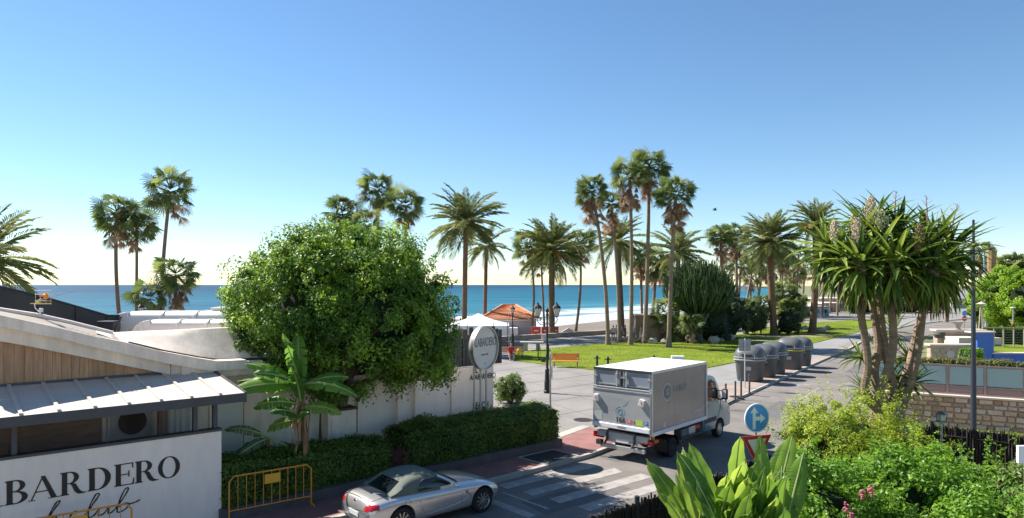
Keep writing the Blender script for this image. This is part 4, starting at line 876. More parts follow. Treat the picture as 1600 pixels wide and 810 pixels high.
# ---- broad leaf maker (banana, strelitzia)
def blade(L_, W_, elev, bend, curl=.25, ns=12, torn=0, seed=0, petiole=.25, fold=.35):
    rr = random.Random(seed); mb = MB(); P = [Vector((0, 0, 0))]; T = []
    n = ns + 3
    for i in range(n):
        t = (i + .5) / n; a = R(elev) - R(bend) * t ** 1.6; d = Vector((math.cos(a), 0, math.sin(a))); T.append(d); P.append(P[-1] + d * (L_ * (1 + petiole)) / n)
    mb.m = 1; mb.tube(P, [.030 * L_ ** .5 * (1 - .85 * i / n) + .003 for i in range(n + 1)], 6); mb.m = 0
    i0 = int(n * petiole / (1 + petiole)); S_ = Vector((0, 1, 0))
    for sgn in (-1, 1):
        rows = []
        for i in range(i0, n + 1):
            t = (i - i0) / (n - i0); w = W_ * (math.sin(PI * min(1, t * .93 + .05)) ** .55) * (1 - .35 * t) * .5
            if t > .97: w = .004
            d = T[min(i, n - 1)]; up = d.cross(S_); up = -up if up.dot(Vector((0, 0, 1))) < 0 and elev < 90 else up
            row = []
            for k, q in enumerate((0, .35, .7, 1)):
                wave = .02 * math.sin(i * 2.1 + sgn) * q
                row.append(P[i] + S_ * sgn * w * q * math.cos(fold + curl * q) + up * (w * q * math.sin(fold - curl * q * 2.2) + wave + .004))
            rows.append(row)
        if not torn:
            mb.strip(rows if sgn < 0 else [r[::-1] for r in rows])
        else:
            i = 0
            while i < len(rows) - 1:
                k = rr.randint(1, torn); j = min(i + k, len(rows) - 1); sub = [list(r) for r in rows[i:j + 1]]
                dz = rr.uniform(.0, .16) * W_
                for a_, r in enumerate(sub):
                    f = .12 if a_ == len(sub) - 1 and j < len(rows) - 1 else 0
                    for q in range(1, 4):
                        r[q] = r[q] - Vector((0, 0, dz * q / 3)); 
                        if f: r[q] = r[q].lerp(sub[a_ - 1][q], f * q / 3 * 2)
                mb.strip(sub if sgn < 0 else [r[::-1] for r in sub]); i = j
    return mb
def ribleaf(name, dark, mid, light, trans=.35, rough=.35):
    m = leafmat(name, dark, mid, light, trans, rough, .25, objrand=True); nt = m.node_tree; N = nt.nodes; L = nt.links
    tc = N.new('ShaderNodeTexCoord'); wv = N.new('ShaderNodeTexWave'); wv.wave_type = 'BANDS'; wv.bands_direction = 'X'; wv.inputs['Scale'].default_value = 14; wv.inputs['Distortion'].default_value = 1.5
    L.new(tc.outputs['Object'], wv.inputs[0]); bp = N.new('ShaderNodeBump'); bp.inputs['Strength'].default_value = .35; bp.inputs['Distance'].default_value = .01
    L.new(wv.outputs[1], bp.inputs['Height']); L.new(bp.outputs[0], N['Principled BSDF'].inputs['Normal']); return m
M_ban = ribleaf('banana_leaf', (0.07, 0.18, 0.03), (0.13, 0.29, 0.035), (0.24, 0.42, 0.05), .5)
M_str = ribleaf('strelitzia_leaf', (0.07, 0.16, 0.022), (0.145, 0.27, 0.032), (0.28, 0.40, 0.06), .48, .3)
M_rib = mat('leaf_rib', (.30, .36, .12), .5)
M_psd = mat('banana_stem', (.20, .13, .06), .85, var=.4, vscale=3, stretch=(3, 3, .4), bump=.5)
bp_ = G(478, 700, .12); BX = At(470, 600, 18.75); bn = thing('banana_plant', 'banana plant with torn drooping leaves in front of the big round tree', 'banana plant', (BX.x, 18.75, .3))
mb = MB(); ctop = zat(598, 18.75) - .3
obj('pseudostem', MB().tube([(.15, .3, -.2), (.1, .2, 1.0), (.02, .05, 2.2), (0, 0, ctop - .15)], [.12, .105, .09, .07], 10), M_psd, bn, smooth=True)
obj('pseudostem', MB().tube([(-1.05, .1, -.2), (-1.0, .1, .6), (-.92, .05, 1.5)], [.10, .09, .06], 8), M_psd, bn, smooth=True)
bl = [(-20, 1.6, .52, 30, 75, 190, 0, 3), (60, 1.5, .52, 82, 18, 100, 0, 2), (150, 1.5, .52, 30, 50, 176, 0, 4), (0, 1.4, .48, 78, 25, 250, 0, 0), (0, 1.4, .5, 60, 55, 165, 0, 4), (0, 1.2, .46, 40, 60, 12, 0, 3), (0, 1.7, .46, 25, 95, -25, 0, 3), (0, 1.3, .46, 64, 30, 285, 0, 4), (0, 1.2, .46, 50, 55, 195, 0, 3), (0, 1.75, .55, 12, 50, 215, 0, 0)]
for i, (_, L_, W_, el, bd, az, _2, tn) in enumerate(bl):
    obj('leaf', blade(L_, W_, el, bd, torn=tn, seed=i, petiole=.18, fold=.12, curl=.12), [M_ban, M_rib], bn, smooth=True, sharp=50, loc=(0, 0, ctop - .2 + .02 * i), rot=((.95 if math.cos(R(az)) > 0 else -.95) * abs(math.cos(R(az))) * (el < 70) + rng.uniform(-.12, .12), 0, R(az)))
for i, (L_, el, bd, az, zz) in enumerate([(1.25, -35, 50, 200, 1.5), (1.2, -45, 40, -30, 1.5), (1.0, 20, 110, 260, 1.45), (1.0, 60, 90, 185, 1.5)]):
    obj('leaf', blade(L_, .4, el, bd, torn=3, seed=40 + i, petiole=.3), [leafmat('old_banana_leaf', (.07, .12, .07), (.12, .17, .09), (.20, .24, .12), .3, .5, .3, objrand=True), M_rib], bn, smooth=True, loc=(-.92, .05, zz), rot=(.9 if math.cos(R(az)) > 0 else -.9, 0, R(az)))
for i, (L_, W_, el, bd, az, zz) in enumerate([(1.2, .48, 62, 30, 262, -.55), (1.1, .46, 30, 80, 200, -.6), (1.1, .44, 25, 90, -15, -.7), (1.0, .44, 50, 70, 225, -1.0), (.95, .42, 55, 60, -40, -1.1), (1.0, .42, 70, 25, 95, -.4), (1.0, .42, -10, 60, 190, -1.0)]):
    obj('leaf', blade(L_, W_, el, bd, torn=3, seed=60 + i, petiole=.2, fold=.12, curl=.12), [M_ban, M_rib], bn, smooth=True, sharp=50, loc=(0, 0, ctop + zz), rot=((.9 if math.cos(R(az)) > 0 else -.9) * abs(math.cos(R(az))), 0, R(az)))
mb = MB()
for i in range(30): az = rng.uniform(0, 6.28); z = rng.uniform(.8, 2.7); mb.strip([[(math.cos(az) * .13, math.sin(az) * .13, z), (math.cos(az + .4) * .13, math.sin(az + .4) * .13, z)], [(math.cos(az) * .25, math.sin(az) * .25, z - .3), (math.cos(az + .3) * .24, math.sin(az + .3) * .24, z - .35)], [(math.cos(az) * .2, math.sin(az) * .2, z - .8), (math.cos(az + .1) * .22, math.sin(az + .1) * .22, z - .85)]])
obj('dry_sheath', mb, mat('dry_sheath', (.30, .17, .08), .85, var=.4), bn)
# ---- foreground strelitzia clump
st = thing('bird_of_paradise_plant', 'big clump of upright glossy paddle leaves in the foreground below the arrow sign', 'plant', (3.52, 10.6, 0))
SM = [blade(1.0, w, e, b, curl=c_, seed=k, petiole=.75, fold=f, torn=(0, 7, 0, 6, 5, 0)[k]) for k, (w, e, b, c_, f) in enumerate([(.40, 86, 14, .1, .22), (.44, 80, 28, .1, .18), (.38, 74, 30, .12, .25), (.46, 68, 45, .1, .15), (.42, 58, 60, .1, .15), (.38, 84, 8, .15, .4)])]
SM = [m.mesh('leaf', [M_str, M_rib], smooth=True, sharp=50) for m in SM]
rr = random.Random(5)
targets = []
for i in range(145):
    row = rr.random(); az = rr.uniform(0, 2 * PI); x = rr.uniform(-.62, .70); y = rr.gauss(0, .4); k = rr.choice([0, 0, 1, 1, 2, 2, 3, 5, 4, 1])
    s = rr.uniform(.66, .98); spread = abs(x) / 1.2
    fa = rr.choice([-1, -1, 1]) * PI / 2 - x * .55 * rr.choice([-1, 1]) + rr.gauss(0, .45); fa = math.atan2(math.sin(fa), abs(math.cos(fa)) * (1 if x > 0 else -1)); tl = rr.uniform(.0, .12)
    z0 = rr.uniform(.7, 2.15) - .7 * max(0, abs(x) - .35) - .1 * (x < -.4)
    obj('leaf', SM[k], None, st, loc=(x, y, z0), rot=(rr.uniform(-.15, .15) + .7 * math.cos(fa), tl, fa), scale=(s, s * rr.uniform(.8, 1.1), s * rr.uniform(.95, 1.15)))
for x, y, z0, fa, s in ((.22, -.1, 2.15, -1.4, .95), (.38, -.2, 2.0, -1.7, .9), (.12, -.3, 1.9, -1.2, .9), (.50, 0, 1.95, -1.3, .9), (.30, -.4, 1.6, -1.6, .95), (-.05, -.1, 2.2, -1.8, .9), (-.2, .1, 2.3, -1.3, .95), (.05, -.5, 1.3, -1.5, .9), (.45, -.5, 1.2, -1.2, .9), (-.35, -.5, 1.2, -1.9, .85)):
    obj('leaf', SM[rr.choice([0, 1, 2])], None, st, loc=(x, y, z0 - (.42 if z0 > 1.7 else .1)), rot=(rr.uniform(-.1, .1), 0, fa), scale=s)
mb = MB()
for i in range(40): a_ = rr.uniform(0, 6.28); x = rr.gauss(0, .6); y = rr.gauss(0, .4); mb.tube([(x * .6, y * .6, -.05), (x, y, 1.0), (x * 1.05, y * 1.05, 1.9)], [.06, .045, .03], 6)
obj('stem', mb, mat('green_stem', (.12, .17, .05), .6, var=.3), st, smooth=True)
obj('inner_foliage', MB().blob((0, .1, .95), (1.3, .8, 1.2), 2, .2, 1.2, 3), M_dark, st)

# ---- yucca tree
M_yuc = leafmat('yucca_leaf', (0.035, 0.075, 0.014), (0.10, 0.17, 0.022), (0.29, 0.37, 0.06), .32, .55, .35, objrand=True)
M_yucs = leafmat('yucca_leaf_mass', (0.035, 0.075, 0.014), (0.10, 0.17, 0.022), (0.29, 0.37, 0.06), .32, .55, .3)
M_ybark = mat('yucca_bark', (0.26, 0.18, 0.12), .9, var=.28, vscale=5, bump=1.0, bscale=14, stretch=(.6, .6, 3))
YD = 17.0
yb = At(1392, 700, YD); yt = thing('yucca_tree', 'large multi-trunked yucca with sword leaves and cream flower spikes beside the road', 'yucca tree', (yb.x, YD, 0))
def yp(px, py, dy=0): v = At(px, py, YD + dy); return Vector((v.x - yb.x, dy, v.z))
obj('trunk', MB().tube([yp(1385, 860), yp(1388, 700), yp(1388, 655), yp(1385, 632)], [.55, .47, .42, .30], 14), M_ybark, yt, smooth=True)
branches = [[(1375, 640), (1352, 612), (1356, 570), (1350, 520), (1335, 440), (1322, 400)], [(1392, 650), (1374, 618), (1388, 575), (1396, 530), (1388, 440), (1372, 380)], [(1392, 650), (1396, 610), (1386, 560), (1378, 510), (1370, 440), (1350, 350)],
            [(1400, 650), (1418, 612), (1432, 560), (1440, 500), (1448, 430), (1452, 390)], [(1385, 640), (1366, 590), (1372, 540), (1366, 490), (1362, 440), (1400, 370)], [(1400, 655), (1412, 600), (1424, 560), (1438, 500), (1462, 440), (1482, 400)]]
for i, b_ in enumerate(branches):
    dy = [(-.1), -.35, .25, -.1, .35, .3][i]; pts = smoothpath([(0, 0)] * 0 + [(p[0], p[1]) for p in b_], 4); n = len(pts)
    obj('limb', MB().tube([yp(p.x, p.y, dy * k / n * 2) for k, p in enumerate(pts)], [(.115 - .04 * k / n) * (1.3 if k < 3 else 1) for k in range(n)], 10), M_ybark, yt, smooth=True)
# little side rosettes low on the trunk
def sword(elev, bend, w=.047, seed=0):
    mb = MB(); P = [Vector((0, 0, 0))]; n = 5
    for i in range(n): t = (i + .5) / n; a = R(elev) - R(bend) * t ** 1.5; P.append(P[-1] + Vector((math.cos(a), 0, math.sin(a))) / n)
    ws = [.5, .95, 1.0, .85, .5, .02]; rows = []
    for i, p in enumerate(P):
        d = (P[min(i + 1, n)] - P[max(i - 1, 0)]).normalized(); up = d.cross(Vector((0, 1, 0))); up = -up if up.z < 0 else up; ww = w * ws[i]
        rows.append([p + Vector((0, -ww, 0)) + up * ww * .45, p, p + Vector((0, ww, 0)) + up * ww * .45])
    return mb.strip(rows)
YE = [(80, 6), (60, 12), (40, 18), (22, 34), (6, 48), (-14, 56), (-38, 40), (-62, 22)]
YM = {k: [sword(e, b + 6 * j, seed=j).mesh('leaf', M_yuc) for j in (0, 1)] for k, (e, b) in enumerate(YE)}
heads = [(1318, 385, -.1, 1.1), (1290, 372, .3, 1.0), (1352, 345, .1, 1.1), (1345, 400, -.7, 1.1), (1378, 372, -.5, 1.15), (1402, 350, .4, 1.1), (1398, 400, -.9, 1.1), (1440, 375, -.4, 1.1), (1462, 360, .4, 1.1), (1484, 378, -.1, 1.1), (1458, 405, -.8, 1.05), (1425, 400, .3, 1.0), (1368, 330, .3, .9), (1478, 408, .2, .95)]
rr = random.Random(11); massV = MB(); cnt = 0
massP = []
for hi, (hx, hy, dy, sc) in enumerate(heads):
    c = yp(hx, hy + 10, dy)
    obj('rosette_core', MB().tube([c + Vector((0, 0, -.75)), c + Vector((0, 0, -.2)), c + Vector((0, 0, .12))], [.11, .13, .05], 8), M_ybark, yt)
    for i in range(96):
        t = i / 95; el = 74 - 156 * t ** .85 + rr.uniform(-8, 8); az = i * 2.39996 + rr.uniform(-.2, .2)
        k = min(range(8), key=lambda q: abs(YE[q][0] - el)); s = sc * rr.uniform(.95, 1.3) * (1 if el > -20 else .74) * (.62 if el > 55 else 1)
        o_ = c + Vector((0, 0, -.40 * t))
        front = math.sin(az) < .35
        if i % 4 == 0 and cnt < 296:
            obj('leaf', YM[k][rr.randrange(2)], None, yt, loc=o_, rot=(rr.uniform(-.3, .3), rr.uniform(-.1, .1), az), scale=s); cnt += 1
        else: massP.append((o_, k, az, s, rr.uniform(-.3, .3), rr.uniform(-.1, .1)))
vs = []; fs = []
SW = [[sword(e, b + 6 * j) for j in (0, 1)] for e, b in YE]
def place(mb, src, o_, M_): mb.add([M_ @ Vector(v) + o_ for v in src.v], src.f)
from mathutils import Euler
mm = MB()
for o_, k, az, s, rx, ry in massP: place(mm, SW[k][rr.randrange(2)], o_, Euler((rx, ry, az)).to_matrix() * s)
# lower suckers
for px, py, dy in ((1345, 560, .4), (1400, 590, .5), (1420, 560, .6), (1380, 560, .8), (1350, 610, .6), (1425, 600, .1), (1395, 520, .8)):
    c = yp(px, py, dy)
    for i in range(34): el = rr.uniform(-40, 70); k = min(range(8), key=lambda q: abs(YE[q][0] - el)); place(mm, SW[k][0], c, Euler((rr.uniform(-.3, .3), 0, i * 2.4)).to_matrix() * rr.uniform(.5, .85))
obj('leaf_mass', mm, M_yucs, yt, stuff=True)
dead = MB()
for hx, hy, dy, sc in heads:
    c = yp(hx, hy, dy)
    for i in range(16): place(dead, SW[7][0], c + Vector((0, 0, -.75 - .2 * rr.random())), Euler((0, rr.uniform(.0, .3), i * 2.4)).to_matrix() * rr.uniform(.45, .7))
obj('dead_leaves', dead, leafmat('dead_yucca_leaf', (.12, .075, .04), (.2, .13, .07), (.3, .2, .11), .2, .8, .3), yt, stuff=True)
# flower spikes
M_cream2 = mat('yucca_flower', (.60, .50, .36), .7, var=.15, vscale=10)
def panicle(px, py0, py1, w, dy, m, dense=True, tilt=0):
    a = yp(px, py0, dy); b = yp(px + tilt, py1, dy); mb = MB().tube([a, b], [.022, .008], 5)
    n = 60 if dense else 18
    for i in range(n):
        t = .12 + .88 * i / n; c = a.lerp(b, t); l = w * (1 - .75 * abs(t - .4) / .6) * rr.uniform(.6, 1.1); az = i * 2.4; tip = c + Vector((math.cos(az) * l, math.sin(az) * l, l * .55)); mb.tube([c, tip], .005, 3, cap=False)
        if dense:
            for k in range(3): q = c.lerp(tip, .4 + .28 * k); mb.blob(q + Vector((rr.gauss(0, .012), 0, -.02)), (.017, .017, .028), 0, 0)
    return obj('flower_spike', mb, m, yt)
panicle(1361, 350, 306, .22, -.2, M_cream2); panicle(1334, 376, 334, .17, -.1, M_cream2); panicle(1304, 380, 344, .15, -.5, M_cream2); panicle(1377, 362, 328, .2, -.6, leafmat('green_cream_flower', (.35, .38, .2), (.5, .5, .3), (.65, .62, .4), .2, .7, .3)); panicle(1340, 392, 340, .2, -.7, M_cream2)
dryf = mat('dry_stalk', (.34, .2, .16), .8)
panicle(1398, 340, 298, .22, .2, dryf, False, 2); panicle(1450, 360, 305, .28, -.2, dryf, False, -3); panicle(1484, 370, 318, .3, .1, dryf, False, 12); panicle(1436, 400, 350, .16, -.9, mat('brown_flower', (.4, .24, .14), .8), True)

# ---- garden planting at the right
M_lime = leafmat('lime_shrub_leaf', (0.14, 0.22, 0.02), (0.28, 0.36, 0.03), (0.48, 0.54, 0.07), .45, .5, .45, pscale=1.3)
M_grn = leafmat('bright_hedge_leaf', (0.07, 0.17, 0.02), (0.15, 0.30, 0.03), (0.28, 0.45, 0.05), .42, .4, .45, pscale=1.0)
sheet('garden_soil', [(2.2, 12.8), (5.6, 15.8), (10.3, 19.5), (12.6, 20.5), (15.2, 18.6), (20, 14), (20, -6), (-4, -6), (-4, 4)], .05, M_soil)
c = At(1325, 700, 16.2); shrub('sprawling yellow-green shrub at the foot of the yucca', (c.x, 16.2, .7), (1.45, 1.1, 2.3), 30000, .07, M_lime, 130, .26, core=.55, shoots=70, aspect=.38, zmin=-.4)
c = At(1255, 640, 16.4); shrub('yellow-green arching shoots over the road edge left of the yucca', (c.x + .1, 16.4, 1.9), (.6, .5, 1.0), 3500, .07, M_lime, 30, .2, core=.4, shoots=20, aspect=.35)
c = At(1405, 690, 16.0); shrub('right lobe of pale green shrub against the yucca trunk', (c.x, 15.6, .9), (.9, .8, 1.5), 12000, .07, M_lime, 60, .24, core=.7, shoots=25, aspect=.38)
shrub('glossy green bush with pink flowers in the right foreground', (5.75, 12.6, .1), (1.3, 1.0, 2.35), 22000, .085, M_grn, 110, .28, core=.58, shoots=30)
shrub('rounded bright green hedge bush, middle of the right foreground', (7.6, 13.4, .1), (1.5, 1.0, 2.3), 26000, .085, M_grn, 120, .28, core=.6, shoots=15)
shrub('bright green hedge bush, right of the middle one in the foreground', (9.7, 14.2, .1), (1.5, 1.0, 1.85), 22000, .085, M_grn, 110, .28, core=.6, shoots=15)
M_mix = leafmat('mixed_shrub_leaf', (0.06, 0.10, 0.02), (0.12, 0.18, 0.04), (0.24, 0.32, 0.09), .35, .45, .5, pscale=1.5)
shrub('taller loose bush with pale shoots near the right edge', (10.3, 13.4, .1), (.9, .8, 2.15), 16000, .085, M_mix, 80, .28, core=.72, shoots=40)
shrub('dark green bush filling the lower right corner', (8.2, 11.2, .0), (2.2, .9, 2.2), 18000, .085, M_grn, 90, .3, core=.62, shoots=20)
shrub('low green groundcover bush at the bottom beside the paddle leaves', (2.15, 11.0, .0), (.55, .5, 1.6), 5000, .075, M_grn, 40, .2)
M_pinkf = mat('pink_flower', (.60, .16, .22), .6, var=.2)
fl = thing('oleander_flowers', 'small pink flower spikes on the glossy green bush at the lower right', 'flowers', (5.6, 12.0, 0))
for px, py in ((1361, 766), (1348, 770), (1333, 806), (1322, 796), (1090, 806)):
    v = At(px, py, 11.45); mb = MB(); 
    for i in range(16): mb.blob(Vector((v.x - 5.6 + rng.normal() * .018, -.55 + rng.normal() * .02, v.z + rng.normal() * .05)), (.022, .02, .02), 1, .1)
    obj('flower', mb, M_pinkf, fl)
# wicker fence of the garden
M_wick = mat('dark_wicker', (0.045, 0.035, 0.028), .95, var=.45, vscale=9, bump=.8, bscale=30)
fpts = [Vector((-1.2, 9.9, 0)), Vector((2.4, 13.1, 0)), Vector((5.4, 15.75, 0)), Vector((7.9, 17.9, 0)), Vector((12.5, 20.35, 0)), Vector((15.5, 18.3, 0)), Vector((19, 15.6, 0))]
wf = thing('wicker_fence', 'dark brushwood fence around the right foreground garden', 'fence', (0, 0, 0))
wm = []
for j in range(4):
    mb = MB()
    for i in range(24):
        x = -.5 + i / 24 + rng.normal() * .01; mb.tube([(x, rng.normal() * .014, 0), (x + rng.normal() * .015, rng.normal() * .02, 1), (x + rng.normal() * .02, rng.normal() * .02, 1.82 + rng.normal() * .035)], .021, 4, cap=True)
    mb.box((0, .025, .5), (1, .01, 1.0)).box((0, .028, 1.3), (1, .01, .95)).tube([(-.5, -.03, 1.55), (.5, -.03, 1.55)], .012, 4).tube([(-.5, -.03, .6), (.5, -.03, .6)], .012, 4)
    wm.append(mb.mesh('wicker_panel', M_wick))
for a, b in zip(fpts, fpts[1:]):
    d = b - a; n = max(1, round(d.length)); ang = math.atan2(d.y, d.x)
    for i in range(n): m = a.lerp(b, (i + .5) / n); o = obj('wicker_panel', wm[rng.integers(4)], None, wf, loc=(m.x, m.y, 0), rot=(0, 0, ang), scale=(d.length / n, 1, 1 + .02 * rng.normal()))
    obj('post', MB().tube([(b.x, b.y, 0), (b.x, b.y, 1.95)], .05, 8), M_char2, wf)
# ---- candelabra tree in the park
M_eup = leafmat('euphorbia_branch', (0.03, 0.055, 0.02), (0.055, 0.095, 0.03), (0.10, 0.155, 0.045), .0, .6, .4)
eb = G(1092, 533, .15); eu = thing('candelabra_tree', 'dark dome-shaped candelabra tree on the lawn beside the tall palms', 'tree', eb)
k_ = eb.y / F
mb = MB(); tips = []
for i in range(9): az = i * .7; r_ = .5 * (i > 0); mb.tube([(0, 0, 0), (math.cos(az) * r_ * .6, math.sin(az) * r_ * .6, 1.6), (math.cos(az) * 1.3, math.sin(az) * 1.2, 3.4)], [.3, .2, .13], 7)
obj('trunk', mb, mat('grey_trunk', (.16, .14, .11), .9, var=.3, bump=.5), eu, smooth=True)
mb = MB()
for i in range(900):
    w = unit(1)[0]; w[2] = abs(w[2]); az = math.atan2(w[1], w[0]); rad_ = math.sqrt(rng.random()); rx = 4.1 * rad_
    zt = 5.2 + 3.6 * math.sqrt(max(0, 1 - rad_ ** 2)) + rng.normal() * .2
    zt = 5.1 + 3.5 * math.sqrt(max(0, 1 - rad_ ** 2)) + rng.normal() * .15; dp = rng.uniform(.80, 1.0); rx *= dp; zt = 3.0 + (zt - 3.0) * dp
    p0 = Vector((math.cos(az) * .5, math.sin(az) * .5, 2.7)); p3 = Vector((math.cos(az) * rx, math.sin(az) * rx * .9, zt)); rd = (p3 - p0).normalized(); upd = (rd * .45 + Vector((0, 0, 1)) * .75 + Vector(tuple(rng.normal(size=3) * .16))).normalized(); p2 = p3 - upd * .75; p1 = p0.lerp(p2, .55) + Vector((math.cos(az) * .35 * rad_, math.sin(az) * .35 * rad_, -.3))
    mb.tube([p0, p1, p2, p3], [.04, .045, .055, .04], 4)
    for k in range(3): q = p1.lerp(p2, rng.random()); a_ = rng.random() * 6.28; o1 = q + Vector((math.cos(a_) * .2, math.sin(a_) * .2, .12)); mb.tube([q, o1, o1 + Vector((0, 0, rng.uniform(.4, .8)))], [.03, .05, .035], 4)
obj('branches', mb, M_eup, eu, stuff=True)
# ---- park bushes and dwarf palms
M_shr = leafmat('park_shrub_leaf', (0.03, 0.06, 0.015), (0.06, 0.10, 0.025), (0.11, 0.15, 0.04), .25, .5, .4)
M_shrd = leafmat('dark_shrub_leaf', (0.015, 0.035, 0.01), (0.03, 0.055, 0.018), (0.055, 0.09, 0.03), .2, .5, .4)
def bush(px, py, w, h, lab, m=M_shr, n=5000, size=.2, dz=0, dy=0):
    g = G(px, py, .15); g.y += dy; k = g.y / F; g.x = (px - CX) * k; shrub(lab, (g.x, g.y, .15 + dz), (w * k / 2, w * k / 2.3, h * k), n, size, m, 50, .45 * w * k / 4, core=.8)
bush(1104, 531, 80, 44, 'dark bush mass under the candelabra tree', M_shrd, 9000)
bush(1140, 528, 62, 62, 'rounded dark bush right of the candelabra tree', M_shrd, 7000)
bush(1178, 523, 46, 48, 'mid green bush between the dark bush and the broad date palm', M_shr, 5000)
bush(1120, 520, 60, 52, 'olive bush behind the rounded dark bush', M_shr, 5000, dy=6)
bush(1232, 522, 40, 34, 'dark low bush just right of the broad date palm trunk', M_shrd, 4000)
def dwarf(px, py, cy, lab, Lf=1.6, n=30, m=None, lean=0, Y=None, r=.16):
    g = G(px, py, .15); return palm('fan', px + lean, cy, px, g.y if Y is None else Y, lab, r=r, Lf=Lf, ng=n, nd=12, emin=-60, z0=.12)
dwarf(1065, 533, 512, 'short leaning palm with a green tuft at the foot of the tall palms', 2.0, 26, lean=-2)
dwarf(1078, 536, 505, 'small crooked palm left of the candelabra tree, lower tuft', 1.6, 24, lean=2)
dwarf(1042, 533, 492, 'leaning dwarf palm beside the brown wall with tuft to the left', 2.2, 30, lean=-4)
for i, (px, py, cy, L_, lab) in enumerate([(1188, 521, 478, 2.1, 'pale dwarf fan palm behind the broad date palm, left one'), (1225, 519, 462, 2.3, 'tallest pale dwarf fan palm right of the broad date palm'), (1232, 520, 486, 2.4, 'spreading pale dwarf fan palm right of the broad trunk'), (1168, 522, 486, 2.0, 'green dwarf fan palm between bushes in the bed'), (1245, 518, 480, 2.0, 'dwarf fan palm at the right end of the bed')]):
    dwarf(px, py, cy, lab, L_, 40, r=.2)
# rocks
M_rock = mat('pale_rock', (.42, .36, .28), .9, var=.3, vscale=2, bump=.6, bscale=5)
for i, (px, py, w, h, lab) in enumerate([(1020, 537, 15, 11, 'pale boulder at the foot of the brown wall, left one'), (1038, 537, 13, 9, 'lower boulder between the two tall palm trunks'), (1115, 536, 17, 13, 'grey boulder in front of the dark bushes'), (1142, 531, 14, 10, 'boulder under the rounded dark bush'), (1127, 533, 9, 7, 'small stone between the two dark bushes'), (1283, 519, 16, 9, 'boulder right of the orange-fruited palm'), (1258, 514, 12, 6, 'flat stone left of the orange-fruited palm'), (1293, 514, 10, 6, 'small white stone on the lawn right of the palm'), (1245, 514, 9, 5, 'pale flat stone near the bed on the lawn')]):
    g = G(px, py, .15); k = g.y / F; tag(obj('boulder', MB().blob((0, 0, h * k * .35), (w * k / 2, w * k / 2.4, h * k / 1.7), 2, .3, 1.1, i * 3 + 1), M_rock, loc=g), lab, 'rock')
g = G(1248, 522, .15); tag(obj('leaning_plank', MB().tube([(0, 0, 0), (.55, 0, .55)], .06, 6).box((.55, 0, .6), (.35, .2, .08)), mat('bleached_wood', (.55, .5, .36), .8), loc=g), 'short bleached wooden stake leaning on the lawn between the two date palms', 'stake')
# bright green tree at the right and the far shrubs
M_brt = leafmat('bright_tree_leaf', (0.11, 0.20, 0.015), (0.21, 0.35, 0.025), (0.36, 0.50, 0.05), .45, .5, .5, pscale=.4)
def rtree(px, Y, w, zc, h, lab, m=M_brt, n=16000, size=.28, nc=90):
    k = Y / F; x = (px - CX) * k; e = thing('broadleaf_tree', lab, 'tree', (x, Y, 0))
    obj('trunk', MB().tube([(0, 0, 0), (0.1, 0, zc * .5), (0, 0, zc)], [.28, .22, .1], 8), M_bark, e); r_ = w * k / 2
    obj('inner_foliage', MB().blob((0, 0, zc), (r_ * .58, r_ * .55, h / 2 * .6), 2, .2, 1.3, int(px)), M_dark, e)
    P, Nn = clump_points(n, (0, 0, zc), (r_, r_ * .9, h / 2), nc, r_ * .22, .8); leaf_cloud('f', P, Nn, size, m, e, name='foliage'); return e
rtree(1570, 80, 88, 4.6, 6.6, 'bright green broadleaf tree behind the blue pool building', n=24000)
rtree(1602, 76, 70, 4.2, 6.2, 'bright green tree cut by the right edge', n=15000)
rtree(1530, 92, 40, 3.2, 4.6, 'smaller bright green tree left of the wooden lamp', n=8000)
g = G(1470, 486); hz = [(1400, 128, 5), (1425, 132, 4), (1450, 135, 3.4), (1478, 136, 4.4), (1500, 132, 5.2)]
for i, (px, Y, h) in enumerate(hz):
    shrub('dark green shrub row beyond the road bend, ' + ['far left', 'left', 'middle', 'right', 'far right'][i] + ' one', ((px - CX) / F * Y, Y + 12, 0), (4.2, 2.5, h * .9), 5000, .3, [M_shr, leafmat('silver_shrub', (.10, .13, .08), (.16, .19, .11), (.24, .26, .16), .2, .6, .4), M_shr, M_shrd, M_shrd][i], 50, .7, core=.85, stems=3)
